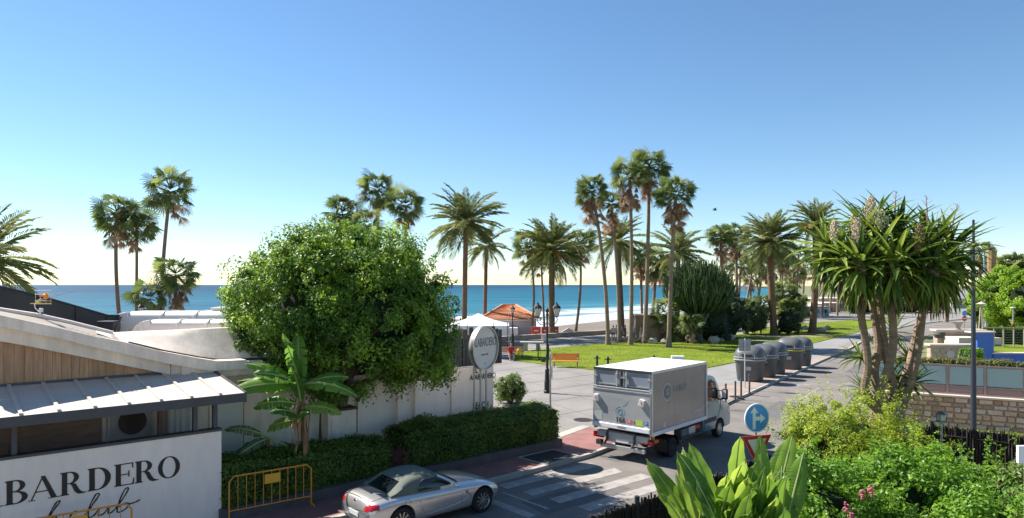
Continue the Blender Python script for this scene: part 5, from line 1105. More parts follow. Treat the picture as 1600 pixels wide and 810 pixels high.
# ================================================================ VEHICLES
M_tyre = mat('tyre_rubber', (.018, .018, .019), .85, var=.2, vscale=6)
M_alloy = mat('alloy_rim', (.55, .54, .52), .3, .85)
M_blk = mat('black_plastic', (.02, .02, .022), .5)
M_red_l = mat('red_lens', (.55, .01, .015), .15, coat=.6)
M_clear = mat('clear_lens', (.75, .76, .78), .12, coat=.5)
def wheel(parent, c, r, w, side, spokes=10, mrim=None, dish=.02):
    """axle along local y; side=-1 faces -y"""
    c = Vector(c); TM = Matrix.Rotation(R(90) * (-1 if side < 0 else 1), 3, 'X')
    t = obj('wheel', MB().lathe([(r * .66, 0), (r * .70, -.005), (r * .93, -.0), (r * .985, .02), (r, .045), (r, w - .045), (r * .985, w - .02), (r * .93, w), (r * .6, w)], 36, (0, 0, 0), TM, False), M_tyre, parent, smooth=True, loc=c)
    for rr_ in (.975,): pass
    mb = MB().lathe([(r * .60, .04), (r * .66, .0), (r * .70, .004), (r * .68, .03), (r * .62, .06), (r * .60, w * .8)], 36, (0, 0, 0), TM, False)
    for i in range(spokes):
        a = 2 * PI * i / spokes; d = Vector((math.cos(a), 0, math.sin(a))); s_ = Vector((-math.sin(a), 0, math.cos(a))); y0 = side * -.012 * -1; yo = -side * -1
        yy = lambda q: Vector((0, -side * (-1) * 0, 0))
        A = [d * r * .10 - s_ * r * .035, d * r * .10 + s_ * r * .035, d * r * .645 + s_ * r * .055, d * r * .645 - s_ * r * .055]
        off = Vector((0, (-1 if side < 0 else 1) * -.02, 0)); dp = Vector((0, (1 if side < 0 else -1) * .03, 0)); off = dp * .5
        mb.add([v + off for v in A] + [v + off + dp for v in A], [(0, 1, 2, 3), (7, 6, 5, 4), (0, 4, 5, 1), (1, 5, 6, 2), (2, 6, 7, 3), (3, 7, 4, 0)])
    mb.lathe([(0, .008), (r * .13, .01), (r * .15, .03), (r * .1, .05)], 16, (0, 0, 0), TM)
    obj('rim', mb, mrim or M_alloy, t, smooth=True, sharp=30)
    obj('brake_disc', MB().lathe([(0, .07), (r * .5, .07), (r * .5, .09), (0, .09)], 24, (0, 0, 0), TM), mat('brake_steel', (.12, .11, .11), .5, .6), t)
    return t
def catmull(pts, x):
    """smooth interpolation of (x, v...) rows"""
    for i in range(len(pts) - 1):
        if pts[i][0] <= x <= pts[i + 1][0]: break
    p0, p1, p2, p3 = pts[max(i - 1, 0)], pts[i], pts[i + 1], pts[min(i + 2, len(pts) - 1)]
    t = (x - p1[0]) / (p2[0] - p1[0] + 1e-9); out = []
    for k in range(1, len(p1)):
        m1 = (p2[k] - p0[k]) / (p2[0] - p0[0] + 1e-9) * (p2[0] - p1[0]); m2 = (p3[k] - p1[k]) / (p3[0] - p1[0] + 1e-9) * (p2[0] - p1[0])
        out.append((2 * t ** 3 - 3 * t * t + 1) * p1[k] + (t ** 3 - 2 * t * t + t) * m1 + (-2 * t ** 3 + 3 * t * t) * p2[k] + (t ** 3 - t * t) * m2)
    return out
def boolean(o, cutters):
    for cmb in cutters:
        c = obj('cut', cmb, None, o.parent); bq = bmesh.new(); bq.from_mesh(c.data); bmesh.ops.recalc_face_normals(bq, faces=bq.faces); bq.to_mesh(c.data); bq.free(); md = o.modifiers.new('b', 'BOOLEAN'); md.object = c; md.operation = 'DIFFERENCE'; md.solver = 'EXACT'
        me = evalmesh(o); o.modifiers.clear(); o.data = me; bpy.data.objects.remove(c)
def bvh_of(o):
    me = o.data; return BVHTree.FromPolygons([v.co.copy() for v in me.vertices], [tuple(p.vertices) for p in me.polygons])

# ---- silver roadster. local: x forward, y left, origin on the ground under the middle
M_silver = mat('silver_paint', (.72, .69, .66), .28, .7, coat=.8)
M_gap = mat('panel_gap', (.02, .02, .02), .8)
M_top = mat('soft_top_fabric', (.135, .15, .12), .85, var=.10, vscale=6, bump=.3, bscale=120)
M_cglass = mat('car_glass', (.012, .016, .02), .05, coat=.5)
hd = R(40.4); fwd = Vector((math.cos(hd), math.sin(hd), 0)); rgt = Vector((math.sin(hd), -math.cos(hd), 0))
fc = Vector((-.752, 17.978, 0)); WB = 2.46
cpos = fc - rgt * .86 - fwd * (WB / 2 + .06)
car = thing('parked_roadster', 'silver two-seat convertible with grey-green soft top parked by the red pavement', 'car', cpos, hd)
# stations: x, half width sill, half width max, belt z, top centre z, bottom z, shoulder half width
ST = [(-2.02, .50, .56, .62, .66, .36, .44), (-1.98, .62, .70, .70, .80, .30, .58), (-1.88, .70, .80, .78, .90, .26, .66), (-1.65, .76, .86, .84, .94, .22, .70), (-1.35, .80, .885, .865, .95, .20, .72), (-1.0, .81, .88, .865, .94, .18, .70), (-.5, .80, .855, .84, .92, .17, .70), (0, .80, .85, .82, .90, .17, .70),
      (.45, .80, .855, .82, .93, .17, .69), (.8, .80, .87, .82, .91, .18, .68), (1.2, .80, .885, .80, .86, .20, .66), (1.55, .77, .86, .74, .79, .22, .60), (1.85, .66, .76, .64, .69, .24, .50), (2.0, .50, .60, .54, .58, .28, .38), (2.07, .34, .42, .46, .50, .34, .26)]
def car_section(x):
    ws, wm, zb_, zt, z0, wsh = catmull(ST, x)
    zm = z0 + (zb_ - z0) * .55
    half = [(0, z0), (ws * .7, z0), (ws, z0 + .03), (wm - .03 + .01, z0 + .16), (wm - .012, zm - .04), (wm, zm + .08), (wm - .015, zb_ - .08), (wm - .05, zb_ - .01), (wsh + .03, zb_ + .03), (wsh - .12, zb_ + (zt - zb_) * .62), (wsh * .45, zt - .008), (0, zt)]
    return half
xs = [-2.02, -2.0, -1.97, -1.93, -1.88] + [-1.8 + .1 * i for i in range(37)] + [1.86, 1.92, 1.97, 2.01, 2.04, 2.07]
rows = []
for x in xs:
    h = car_section(x); rows.append([(x, -y, z) for y, z in h] + [(x, y, z) for y, z in h[-2:0:-1]])
mb = MB(); n = len(rows[0]); vs = [p for r in rows for p in r]
mb.add(vs, [(i * n + k, i * n + (k + 1) % n, (i + 1) * n + (k + 1) % n, (i + 1) * n + k) for i in range(len(rows) - 1) for k in range(n)] + [tuple(range(n))[::-1], tuple((len(rows) - 1) * n + k for k in range(n))])
tmp = obj('body', mb, M_silver, car, smooth=True)
bm = bmesh.new(); bm.from_mesh(tmp.data); bmesh.ops.recalc_face_normals(bm, faces=bm.faces); bm.to_mesh(tmp.data); bm.free()
s_ = tmp.modifiers.new('s', 'SUBSURF'); s_.levels = 1; s_.render_levels = 1; me = evalmesh(tmp); tmp.modifiers.clear(); tmp.data = me
xf, xr = WB / 2 + .06, -WB / 2 + .06; wr = .325
body_bvh = bvh_of(tmp)
cut = []
for x in (xf, xr): cut.append(MB().tube([(x, -1.2, wr + .02), (x, 1.2, wr + .02)], wr + .05, 40))
boolean(tmp, cut)
tmp.data.polygons.foreach_set('use_smooth', [True] * len(tmp.data.polygons)); tmp.data.set_sharp_from_angle(angle=R(38))
tmp.data.materials.clear(); tmp.data.materials.append(M_silver); body = tmp
obj('wheel_well', MB().box((xf, 0, .46), (.80, 1.2, .4)).box((xr, 0, .46), (.80, 1.2, .4)), M_blk, car)
for x in (xf, xr):
    wheel(car, (x, -.86, wr), wr, .22, -1); wheel(car, (x, .86, wr), wr, .22, 1)
def on_side(x, z, side=-1, off=.004):
    h = body_bvh.ray_cast(Vector((x, side * 2, z)), Vector((0, -side, 0))); p = h[0]; return (p + h[1] * off) if p is not None else Vector((x, side * .85, z))
def on_top(x, y, off=.004, b=None):
    h = (b or body_bvh).ray_cast(Vector((x, y, 3)), Vector((0, 0, -1))); return (h[0] + Vector((0, 0, off))) if h[0] is not None else Vector((x, y, .6))
def on_rear(y, z, off=.004):
    h = body_bvh.ray_cast(Vector((-3, y, z)), Vector((1, 0, 0))); return (h[0] + Vector((-off, 0, 0))) if h[0] is not None else Vector((-2, y, z))
for sd_ in (-1, 1):
    obj('door_gap', MB().tube([on_side(x, z, sd_, .0) for x, z in ((-.62, .83), (-.66, .70), (-.60, .50), (-.45, .30), (-.30, .26), (0, .25), (.35, .25), (.58, .26), (.60, .45), (.60, .65), (.56, .80))], .006, 4), M_gap, car)
    obj('door_handle', MB().tube([on_side(-.48, .70, sd_, .015), on_side(-.40, .705, sd_, .025), on_side(-.30, .71, sd_, .015)], .014, 6), M_silver, car)
    obj('side_crease', MB().tube([on_side(x, z, sd_, .001) for x, z in ((-.5, .33), (0, .36), (.4, .40), (.7, .47), (.88, .56))], [.004, .010, .012, .012, .004], 5), M_silver, car)
    obj('side_badge', MB().lathe([(0, 0), (.045, 0), (.045, .008), (0, .01)], 16, on_side(.76, .66, sd_, .002), Matrix.Rotation(R(90) * -sd_ * -1, 3, 'X')), mat('badge_chrome', (.6, .6, .62), .2, .9), car)
    obj('side_grille', MB().tube([on_side(.70, .665, sd_, .003), on_side(.84, .60, sd_, .003), on_side(.86, .52, sd_, .003)], .008, 5), M_blk, car)
    # tail light: patch laid on the rear corner
    rows = []
    for i in range(9):
        a = i / 8; row = []
        for j in range(6):
            b = j / 5; y = sd_ * (.50 + .26 * a); z = .66 + .145 * b * (1 - .3 * (1 - a)) + .02 * a
            row.append(on_rear(y, z, .006))
        rows.append(row)
    obj('tail_light', MB().strip(rows if sd_ < 0 else rows[::-1]), M_red_l, car, smooth=True)
    obj('tail_light_side', MB().strip([[on_side(-1.93 + .17 * i / 5, .70 + .11 * j / 4, sd_, .006) for j in range(5)] for i in range(6)][::(1 if sd_ > 0 else -1)]), M_red_l, car, smooth=True)
    obj('headlight', MB().strip([[on_top(1.62 + .30 * i / 5, sd_ * (.50 + .16 * j / 4 - .10 * i / 5), .006) for j in range(5)] for i in range(6)]), M_clear, car, smooth=True)
    obj('bonnet_gap', MB().tube([on_top(.45 + i * .14, sd_ * (.62 - .012 * i), .0) for i in range(10)], .005, 4), M_gap, car)
    # wing mirror
    obj('mirror', MB().blob((.36, sd_ * .93, .93), (.07, .11, .065), 2, .02).tube([(.36, sd_ * .8, .86), (.36, sd_ * .9, .91)], .025, 6), M_silver, car, smooth=True)
obj('fuel_cap', MB().tube([on_side(-1.02 + .085 * math.cos(t), .73 + .085 * math.sin(t), -1, .0) for t in [PI * k / 12 for k in range(25)]], .004, 4), M_gap, car)
obj('boot_gap', MB().tube([on_top(-1.42, -.58), on_top(-1.62, -.60), on_top(-1.82, -.58), on_rear(-.50, .84, 0), on_rear(-.46, .72, 0), on_rear(-.44, .64, 0), on_rear(0, .60, 0), on_rear(.44, .64, 0), on_rear(.46, .72, 0), on_rear(.5, .84, 0), on_top(-1.82, .58), on_top(-1.62, .60), on_top(-1.42, .58)], .006, 4), M_gap, car)
obj('boot_lip', MB().tube([on_top(-1.90, y, .008) for y in (-.6, -.4, -.2, 0, .2, .4, .6)], [.01, .02, .024, .026, .024, .02, .01], 8), M_silver, car, smooth=True)
obj('badge', MB().lathe([(0, 0), (.038, 0), (.038, .01), (0, .012)], 16, on_rear(0, .80, .004), Matrix.Rotation(R(-90), 3, 'Y')), mat('badge_chrome', (.6, .6, .62), .2, .9), car)
obj('number_plate', MB().box(on_rear(0, .52, .012), (.012, .5, .11)), mat('plate_white', (.75, .75, .72), .5), car)
obj('rear_bumper_gap', MB().tube([on_rear(y, .60 - .02 * abs(y), .0) for y in (-.6, -.44, -.2, 0, .2, .44, .6)], .006, 4), M_gap, car)
# cabin: fabric top loft with glass patches
CS = [(-1.42, .60, .92, .93), (-1.30, .62, .915, .98), (-1.12, .60, .91, 1.09), (-.92, .56, .90, 1.20), (-.70, .53, .895, 1.262), (-.45, .52, .89, 1.285), (-.2, .51, .885, 1.275), (-.02, .52, .885, 1.235), (.14, .54, .88, 1.15), (.32, .57, .88, 1.05), (.48, .59, .87, .955), (.58, .60, .87, .90)]
def cab_half(x):
    wr_, zb_, zt = catmull(CS, x); wb = .735 - .03 * max(0, (x - .2)) ; hh = max(zt - zb_, .01)
    return [(wb, zb_ - .05), (wb, zb_), (wb - .035, zb_ + hh * .35), (wr_ + .09 + .02, zb_ + hh * .68), (wr_ + .03, zb_ + hh * .88), (wr_ * .8, zb_ + hh * .965), (wr_ * .4, zt - .004), (0, zt)]
xs = [-1.42 + 2.0 * i / 32 for i in range(33)]; rows = []
for x in xs: h = cab_half(x); rows.append([(x, -y, z) for y, z in h] + [(x, y, z) for y, z in h[-2::-1]])
mb = MB().strip(rows); cabm = mb.mesh('soft_top', M_top, True, 60); cab_bvh = BVHTree.FromPolygons([Vector(v) for v in mb.v], mb.f)
# soft top only to the header; windscreen frame ahead of it
mt = MB().strip([r for r, x in zip(rows, xs) if x <= .02]); obj('soft_top', mt, M_top, car, smooth=True, sharp=60)
mt = MB().strip([r for r, x in zip(rows, xs) if x >= -.04]); obj('windscreen_frame', mt, M_silver, car, smooth=True, sharp=60)
def cab_n(p, d, off=.005):
    h = cab_bvh.ray_cast(Vector(p), Vector(d)); return None if h[0] is None else h[0] - Vector(d) * off
def patch(corners, d, name, m, nn=10, off=.006):
    """quad patch between four corners projected on to the cabin along d"""
    A, B_, C, D = (Vector(c) for c in corners); rows = []
    for i in range(nn + 1):
        row = []
        for j in range(nn + 1):
            p = A.lerp(B_, i / nn).lerp(D.lerp(C, i / nn), j / nn); q = cab_n(p, d, off); row.append(q if q is not None else p * 1)
        rows.append(row)
    o = obj(name, MB().strip(rows), m, car, smooth=True); return o
for sd_ in (-1, 1):
    D_ = (0, -sd_, 0); y = sd_ * 2
    pts = [[(-.66, y, .905), (.36, y, .905)], [(-.67, y, .96), (.30, y, .96)], [(-.64, y, 1.03), (.18, y, 1.03)], [(-.56, y, 1.10), (.06, y, 1.10)], [(-.44, y, 1.15), (-.08, y, 1.15)]]
    rows = []
    for a, b in pts:
        row = []
        for i in range(13):
            p = Vector(a).lerp(Vector(b), i / 12); q = cab_n(p, D_, .007); row.append(q if q is not None else Vector((p.x, sd_ * .6, p.z)))
        rows.append(row)
    obj('side_window', MB().strip(rows if sd_ > 0 else [r[::-1] for r in rows]), M_cglass, car, smooth=True)
    edge = [r[0] for r in rows] + rows[-1][1:-1] + [r[-1] for r in rows[::-1]]; obj('window_seal', MB().tube(edge, .012, 5), M_top if True else M_blk, car, smooth=True)
dn = (0, 0, -1)
patch([(-1.37, -.50, 3), (-1.37, .50, 3), (-1.00, .42, 3), (-1.00, -.42, 3)], dn, 'rear_window', M_cglass)
patch([(.06, -.49, 3), (.06, .49, 3), (.52, .56, 3), (.52, -.56, 3)], dn, 'windscreen', M_cglass)
obj('scuttle', MB().strip([[on_top(.56 + .05 * j, -.58 + 1.16 * i / 10, .006) for j in range(3)] for i in range(11)]), M_blk, car, smooth=True)
for y in (-.3, .2): obj('wiper', MB().tube([(.58, y, .915), (.46, y + .1, .975), (.38, y + .36, 1.02)], .008, 5), M_blk, car)
obj('aerial', MB().tube([(-1.22, .63, .93), (-1.38, .65, 1.15)], .006, 5), M_blk, car)

# ---- delivery lorry. local x forward, y left, origin on ground at rear right corner of the box
th = R(48.6); tr = thing('delivery_lorry', 'white and grey box lorry with tail lift stopped at the corner beyond the zebra crossing', 'lorry', (4.652, 22.642, 0), th)
W_, L_, ZB, ZT = 2.30, 4.02, .97, 3.10
M_box = mat('box_panel_grey', (.35, .33, .33), .25, .35, var=.12, vscale=.8); M_boxw = mat('box_white', (.80, .80, .80), .5, var=.03)
M_lift = mat('lift_aluminium', (.56, .56, .55), .42, .4, var=.10, vscale=1.2); M_prof = mat('alu_profile', (.62, .62, .61), .35, .6); M_steel = mat('dark_steel', (.06, .06, .065), .6, .4)
M_cabp = mat('cab_paint', (.17, .28, .33), .25, .3, coat=.7)
obj('box_body', MB().box((L_ / 2 + .03, W_ / 2, (ZB + ZT) / 2), (L_ - .06, W_ - .04, ZT - ZB - .06)), M_box, tr)
obj('box_roof', MB().box((L_ / 2, W_ / 2, ZT), (L_ - .02, W_ - .03, .03)), M_boxw, tr, bevel=.01)
for y in (0.0, W_): 
    obj('top_rail', MB().box((L_ / 2, y, ZT - .03), (L_, .05, .09)), M_prof, tr, bevel=.01); obj('bottom_rail', MB().box((L_ / 2, y, ZB + .05), (L_, .05, .13)), M_boxw, tr, bevel=.01)
    obj('front_post', MB().box((L_ - .02, y, (ZB + ZT) / 2), (.07, .06, ZT - ZB)), M_prof, tr, bevel=.01); obj('rear_post', MB().box((.0, y + (.04 if y == 0 else -.04), (ZB + ZT) / 2), (.09, .10, ZT - ZB)), M_prof, tr, bevel=.01)
obj('rear_header', MB().box((-.01, W_ / 2, ZT - .035), (.09, W_, .09)), M_steel, tr)
for i, y in enumerate((.58, 1.72)):
    dd = obj('rear_door', MB().box((-.0, y, 2.78), (.05, 1.06, .52)), mat('door_panel', (.36, .39, .44), .35, .3), tr, bevel=.01)
    for z in (2.56, 3.0): obj('door_trim', MB().box((-.03, y, z), (.02, 1.06, .03)), M_prof, dd)
    for yy in (y - .5, y + .5): obj('hinge', MB().box((-.045, yy, 2.82), (.06, .14, .05)).tube([(-.05, yy, 2.55), (-.05, yy, 3.03)], .014, 6), M_prof, dd)
for y in (.96, 1.34): obj('lock_rod', MB().tube([(-.06, y, 2.52), (-.06, y, 3.04)], .028, 8).box((-.08, y, 2.92), (.07, .1, .07)).box((-.07, y - .06, 2.72), (.03, .09, .22)), M_prof, tr)
obj('centre_post', MB().box((-.035, 1.15, 2.78), (.03, .1, .5)), M_steel, tr)
lf = obj('tail_lift', MB().box((-.09, W_ / 2, 1.78), (.06, W_ - .02, 1.26)), M_lift, tr, bevel=.008)
for z in (2.46, 2.38): obj('lift_edge', MB().box((-.115, W_ / 2, z), (.05, W_ - .04, .055)), M_prof, lf, bevel=.01)
obj('lift_lip', MB().box((-.135, W_ / 2, 1.14), (.07, W_ - .02, .16)), M_boxw, lf, bevel=.02)
obj('lip_grip', MB().box((-.175, W_ / 2 - .05, 1.17), (.01, .32, .05)), mat('grip_grey', (.35, .35, .33), .7), lf)
rt = (R(90), 0, R(-90))
for y, z, rz in ((.30, 2.06, .25), (W_ - .18, 2.06, -.05)):
    o = obj('warning_lamp', MB().box((-.16, 0, 0), (.10, .19, .24)), mat('lamp_housing', (.70, .64, .60), .5), lf, bevel=.015, loc=(0, y, z), rot=(rz, 0, 0))
    text('!', .16, mat('lamp_mark', (.55, .12, .10), .5), lf, (-.216, y, z - .05), rt, 'lamp_mark')
for i in range(3): obj('tread_rib', MB().box((-.121, W_ / 2, 1.26 + i * .42), (.003, W_ - .1, .006)), M_lift, lf)
Mt = mat('logo_teal', (.12, .30, .38), .5); Mtg = mat('logo_grey', (.33, .36, .37), .5); Mk = mat('ink_dark', (.05, .05, .05), .6)
def rpos(y, z, d=.124): return (-d, y, z)
obj('logo_ring', MB().prism(ring(1.18, 1.66, .19, .19, .165, .165, 0, PI * 1.999, n=30), .003, lambda a, b, h: (-.122 - h, a, b)), Mtg, lf)
text('G', .30, Mt, lf, rpos(1.18, 1.56), rt, 'logo_letter'); 
obj('logo_leaf', MB().prism([(1.06, 1.86), (.92, 1.93), (.86, 2.06), (.98, 2.06), (1.08, 1.97)], .003, lambda a, b, h: (-.122 - h, a, b)), Mtg, lf)
text('166', .26, Mk, lf, rpos(1.16, 1.30), rt, 'fleet_number')
def stick(y, z, w, h, m, name='sticker', d=.1235): return obj(name, MB().box((-d, y, z), (.003, w, h)), m, lf)
stick(.80, 1.37, .21, .14, mat('sticker_red', (.70, .16, .18), .5)); stick(.42, 1.37, .26, .17, mat('sticker_green', (.48, .66, .06), .5)); stick(.16, 1.38, .14, .15, mat('sticker_blue', (.10, .18, .42), .5)); stick(.16, 1.24, .13, .10, mat('sticker_white', (.7, .7, .7), .5)); stick(2.05, 1.44, .30, .28, mat('sticker_pale', (.50, .50, .49), .5))
text('X', .12, mat('sticker_white', (.7, .7, .7), .5), lf, (-.127, .80, 1.33), rt, 'sticker_mark'); text('1', .16, Mk, lf, (-.124, .62, 1.31), rt, 'sticker_mark'); text('P', .12, mat('sticker_white', (.7, .7, .7), .5), lf, (-.127, .16, 1.34), rt, 'sticker_mark')
# side graphics (right side faces -y)
fs_ = lambda a, b, h: (a, -.0 - h + .018, b)
obj('side_logo_ring', MB().prism(ring(1.05, 2.32, .31, .31, .27, .27, .5, PI * 1.8, n=26), (.0, .004), fs_), mat('side_logo_pale', (.42, .43, .45), .4), tr)
obj('side_logo_disc', MB().prism(arc(1.05, 2.32, .22, .22, 0, PI * 1.92, 24), (.0, .004), fs_), mat('side_logo_dark', (.12, .15, .18), .4), tr)
text('G', .30, mat('side_logo_pale', (.42, .43, .45), .4), tr, (1.05, .010, 2.22), (R(90), 0, 0), 'side_logo_letter'); text('CARRY', .30, mat('side_word_grey', (.24, .23, .25), .4), tr, (1.95, .014, 2.27), (R(90), 0, 0), 'side_lettering')
obj('side_sticker', MB().box((.85, .016, 1.22), (.20, .006, .17)), mat('sticker_cream', (.62, .56, .50), .5), tr); obj('side_marker', MB().box((3.3, .016, 1.38), (.7, .006, .07)).box((3.75, .016, 1.42), (.08, .006, .14)), mat('marker_pale', (.5, .48, .48), .5), tr)
for i in range(2): obj('panel_seam', MB().box((1.35 * i + 1.6, .0195, (ZB + ZT) / 2), (.010, .003, ZT - ZB - .2)), M_box, tr)
# chassis, lift arms, under-run bar, lamps
obj('chassis', MB().box((L_ / 2 + .2, .75, .80), (L_ + .3, .09, .22)).box((L_ / 2 + .2, 1.55, .80), (L_ + .3, .09, .22)).box((.35, 1.15, .86), (.12, 1.6, .12)).box((2.2, 1.15, .86), (.12, 1.7, .12)), M_steel, tr)
obj('lift_tube', MB().box((.02, 1.15, .82), (.22, 2.0, .20)), M_lift, tr, bevel=.02)
for y in (.62, 1.70):
    obj('lift_arm', MB().tube([(.05, y, .78), (-.14, y, .62), (-.10, y, .98)], .05, 8).tube([(.05, y + .1, .66), (-.16, y + .08, .50)], .035, 8), M_steel, tr)
    obj('cylinder', MB().tube([(.3, y - .1, .60), (-.10, y - .1, .72)], .035, 8), M_prof, tr)
obj('underrun_bar', MB().box((-.05, 1.12, .42), (.10, 1.75, .14)), M_prof, tr, bevel=.015)
obj('plate_holder', MB().box((-.06, 1.12, .66), (.02, 1.2, .16)), M_lift, tr); obj('number_plate', MB().box((-.075, 1.12, .66), (.008, .5, .11)), mat('plate_white', (.75, .75, .72), .5), tr)
for y, s in ((.18, 1), (2.16, -1)):
    obj('tail_light', MB().box((.02, y, .72), (.08, .38, .14)), M_red_l, tr, bevel=.01); obj('lamp_housing_box', MB().box((.06, y, .73), (.07, .42, .18)), M_blk, tr)
obj('side_lamp', MB().box((.30, .06, .74), (.3, .08, .1)).box((.2, .1, .86), (.1, .1, .16)), mat('orange_lens', (.75, .20, .05), .3), tr)
obj('marker_lamp', MB().box((-.10, 2.02, .52), (.14, .22, .16)), M_steel, tr)
for x in (1.50,):
    for y, s in ((.05, -1), (2.25, 1)): wheel(tr, (x, y, .345), .345, .22, s, 12, M_steel); wheel(tr, (x, y - s * .26, .345), .345, .22, s, 12, M_steel)
    obj('mudguard', MB().strip([[(x + .42 * math.cos(t), yy, .345 + .42 * math.sin(t)) for t in [PI * k / 10 for k in range(11)]] for yy in (.03, .6)]), M_blk, tr, smooth=True); obj('mud_flap', MB().box((1.05, .3, .45), (.02, .5, .45)), M_blk, tr)
obj('rear_axle', MB().tube([(1.5, .2, .345), (1.5, 2.1, .345)], .07, 8).blob((1.5, 1.15, .345), (.18, .2, .18), 2, .02), M_steel, tr)
obj('battery_box', MB().box((2.55, .30, .62), (.45, .32, .36)), mat('box_dark_grey', (.14, .14, .15), .6), tr, bevel=.02); obj('side_locker', MB().box((3.15, .30, .64), (.5, .32, .32)), M_lift, tr, bevel=.02)
obj('red_tank', MB().tube([(3.5, .35, .66), (3.95, .35, .66)], .13, 12), mat('red_paint', (.5, .04, .03), .4), tr, smooth=True)
obj('sideguard', MB().box((2.9, .06, .52), (1.6, .03, .07)), M_steel, tr)
# cab
CX0 = L_ + .06
prof = [(0, .42), (0, 1.95), (.05, 2.36), (.30, 2.50), (.62, 2.52), (.95, 2.44), (1.30, 2.08), (1.62, 1.58), (1.85, 1.40), (2.20, 1.28), (2.40, 1.08), (2.45, .75), (2.43, .40), (1.95, .34)]
cabo = obj('cab', MB().prism(prof, (-.99, .99), lambda a, b, h: (CX0 + a, 1.15 + h, b)), M_cabp, tr)
cabo.modifiers.new('b', 'BEVEL').width = .09; cabo.modifiers['b'].segments = 3; cabo.modifiers['b'].limit_method = 'ANGLE'; cabo.modifiers['b'].angle_limit = R(50); me = evalmesh(cabo); cabo.modifiers.clear(); cabo.data = me
xfw = 5.52
boolean(cabo, [MB().tube([(xfw, -.3, .36), (xfw, 2.6, .36)], .42, 36)])
cabo.data.materials.clear(); cabo.data.materials.append(M_cabp); cabo.data.polygons.foreach_set('use_smooth', [True] * len(cabo.data.polygons)); cabo.data.set_sharp_from_angle(angle=R(40))
obj('wheel_well', MB().box((xfw, 1.15, .55), (.86, 1.6, .5)), M_blk, tr)
for y, s in ((.16, -1), (2.14, 1)): wheel(tr, (xfw, y, .345), .345, .22, s, 12, M_alloy)
for y, s in ((.16, -1), (2.14, 1)):
    w = lambda a, b, h: (CX0 + a, y + s * (.005 + h), b)
    obj('side_window', MB().prism([(.22, 1.55), (.22, 2.25), (.62, 2.34), (.92, 2.26), (1.20, 1.92), (1.42, 1.58), (1.3, 1.50)], (0, .004), w), M_cglass, tr)
    obj('window_pillar', MB().prism([(.98, 1.5), (1.03, 1.5), (1.03, 2.15), (.98, 2.2)], (.004, .012), w), M_blk, tr)
    obj('door_gap', MB().tube([(CX0 + a, y + s * .003, b) for a, b in ((.12, 2.3), (.10, .50), (1.05, .50), (1.30, .85), (1.50, 1.2), (1.52, 1.5))], .008, 4), M_gap, tr)
    obj('door_handle', MB().box((CX0 + .28, y + s * .02, 1.36), (.2, .03, .04)), M_blk, tr)
    obj('mirror', MB().box((CX0 + 1.42, y + s * .22, 1.72), (.14, .20, .40)).tube([(CX0 + 1.35, y, 1.5), (CX0 + 1.42, y + s * .2, 1.55)], .03, 6).tube([(CX0 + 1.3, y, 1.85), (CX0 + 1.42, y + s * .18, 1.85)], .02, 6), M_blk, tr, bevel=.03)
    obj('mirror_glass', MB().box((CX0 + 1.345, y + s * .22, 1.74), (.006, .15, .3)), M_clear, tr)
    obj('side_moulding', MB().prism([(.1, .72), (1.1, .72), (1.1, .88), (.1, .88)], (0, .015), w), M_steel, tr)
    obj('headlight', MB().blob((CX0 + 2.28, y - s * .12, .95), (.16, .14, .16), 2, .02), M_clear, tr, smooth=True)
obj('windscreen', MB().add([(CX0 + 1.36, .35, 2.06), (CX0 + 1.36, 1.95, 2.06), (CX0 + 1.70, 2.0, 1.56), (CX0 + 1.70, .30, 1.56)], [(0, 1, 2, 3)]), M_cglass, tr)

# ================================================================ STREET FURNITURE
M_iron = mat('black_iron', (.02, .022, .024), .5, .3, var=.2); M_lampg = mat('lamp_glass', (.62, .60, .50), .25)
M_galv = mat('galvanised_steel', (.42, .42, .41), .45, .6, var=.08)
def lantern(parent, c, s=1.0):
    c = Vector(c)
    l = obj('lantern', MB().lathe([(0, .0), (.06, .02), (.09, .06), (.10, .08)], 8, c).lathe([(.235, .50), (.245, .53), (.20, .60), (.10, .70), (.05, .74), (.06, .78), (.03, .82), (.0, .90)], 8, c), M_iron, parent)
    obj('glass', MB().lathe([(.095, .08), (.205, .50)], 8, c), M_lampg, l)
    mb = MB()
    for i in range(8): a = 2 * PI * i / 8; mb.tube([c + Vector((math.cos(a) * .10, math.sin(a) * .10, .08)), c + Vector((math.cos(a) * .215, math.sin(a) * .215, .50))], .010, 4)
    obj('glazing_bar', mb, M_iron, l)
    for i in range(4): a = PI / 4 + PI * i / 2; obj('finial', MB().tube([c + Vector((math.cos(a) * .21, math.sin(a) * .21, .52)), c + Vector((math.cos(a) * .22, math.sin(a) * .22, .62))], .012, 4), M_iron, l)
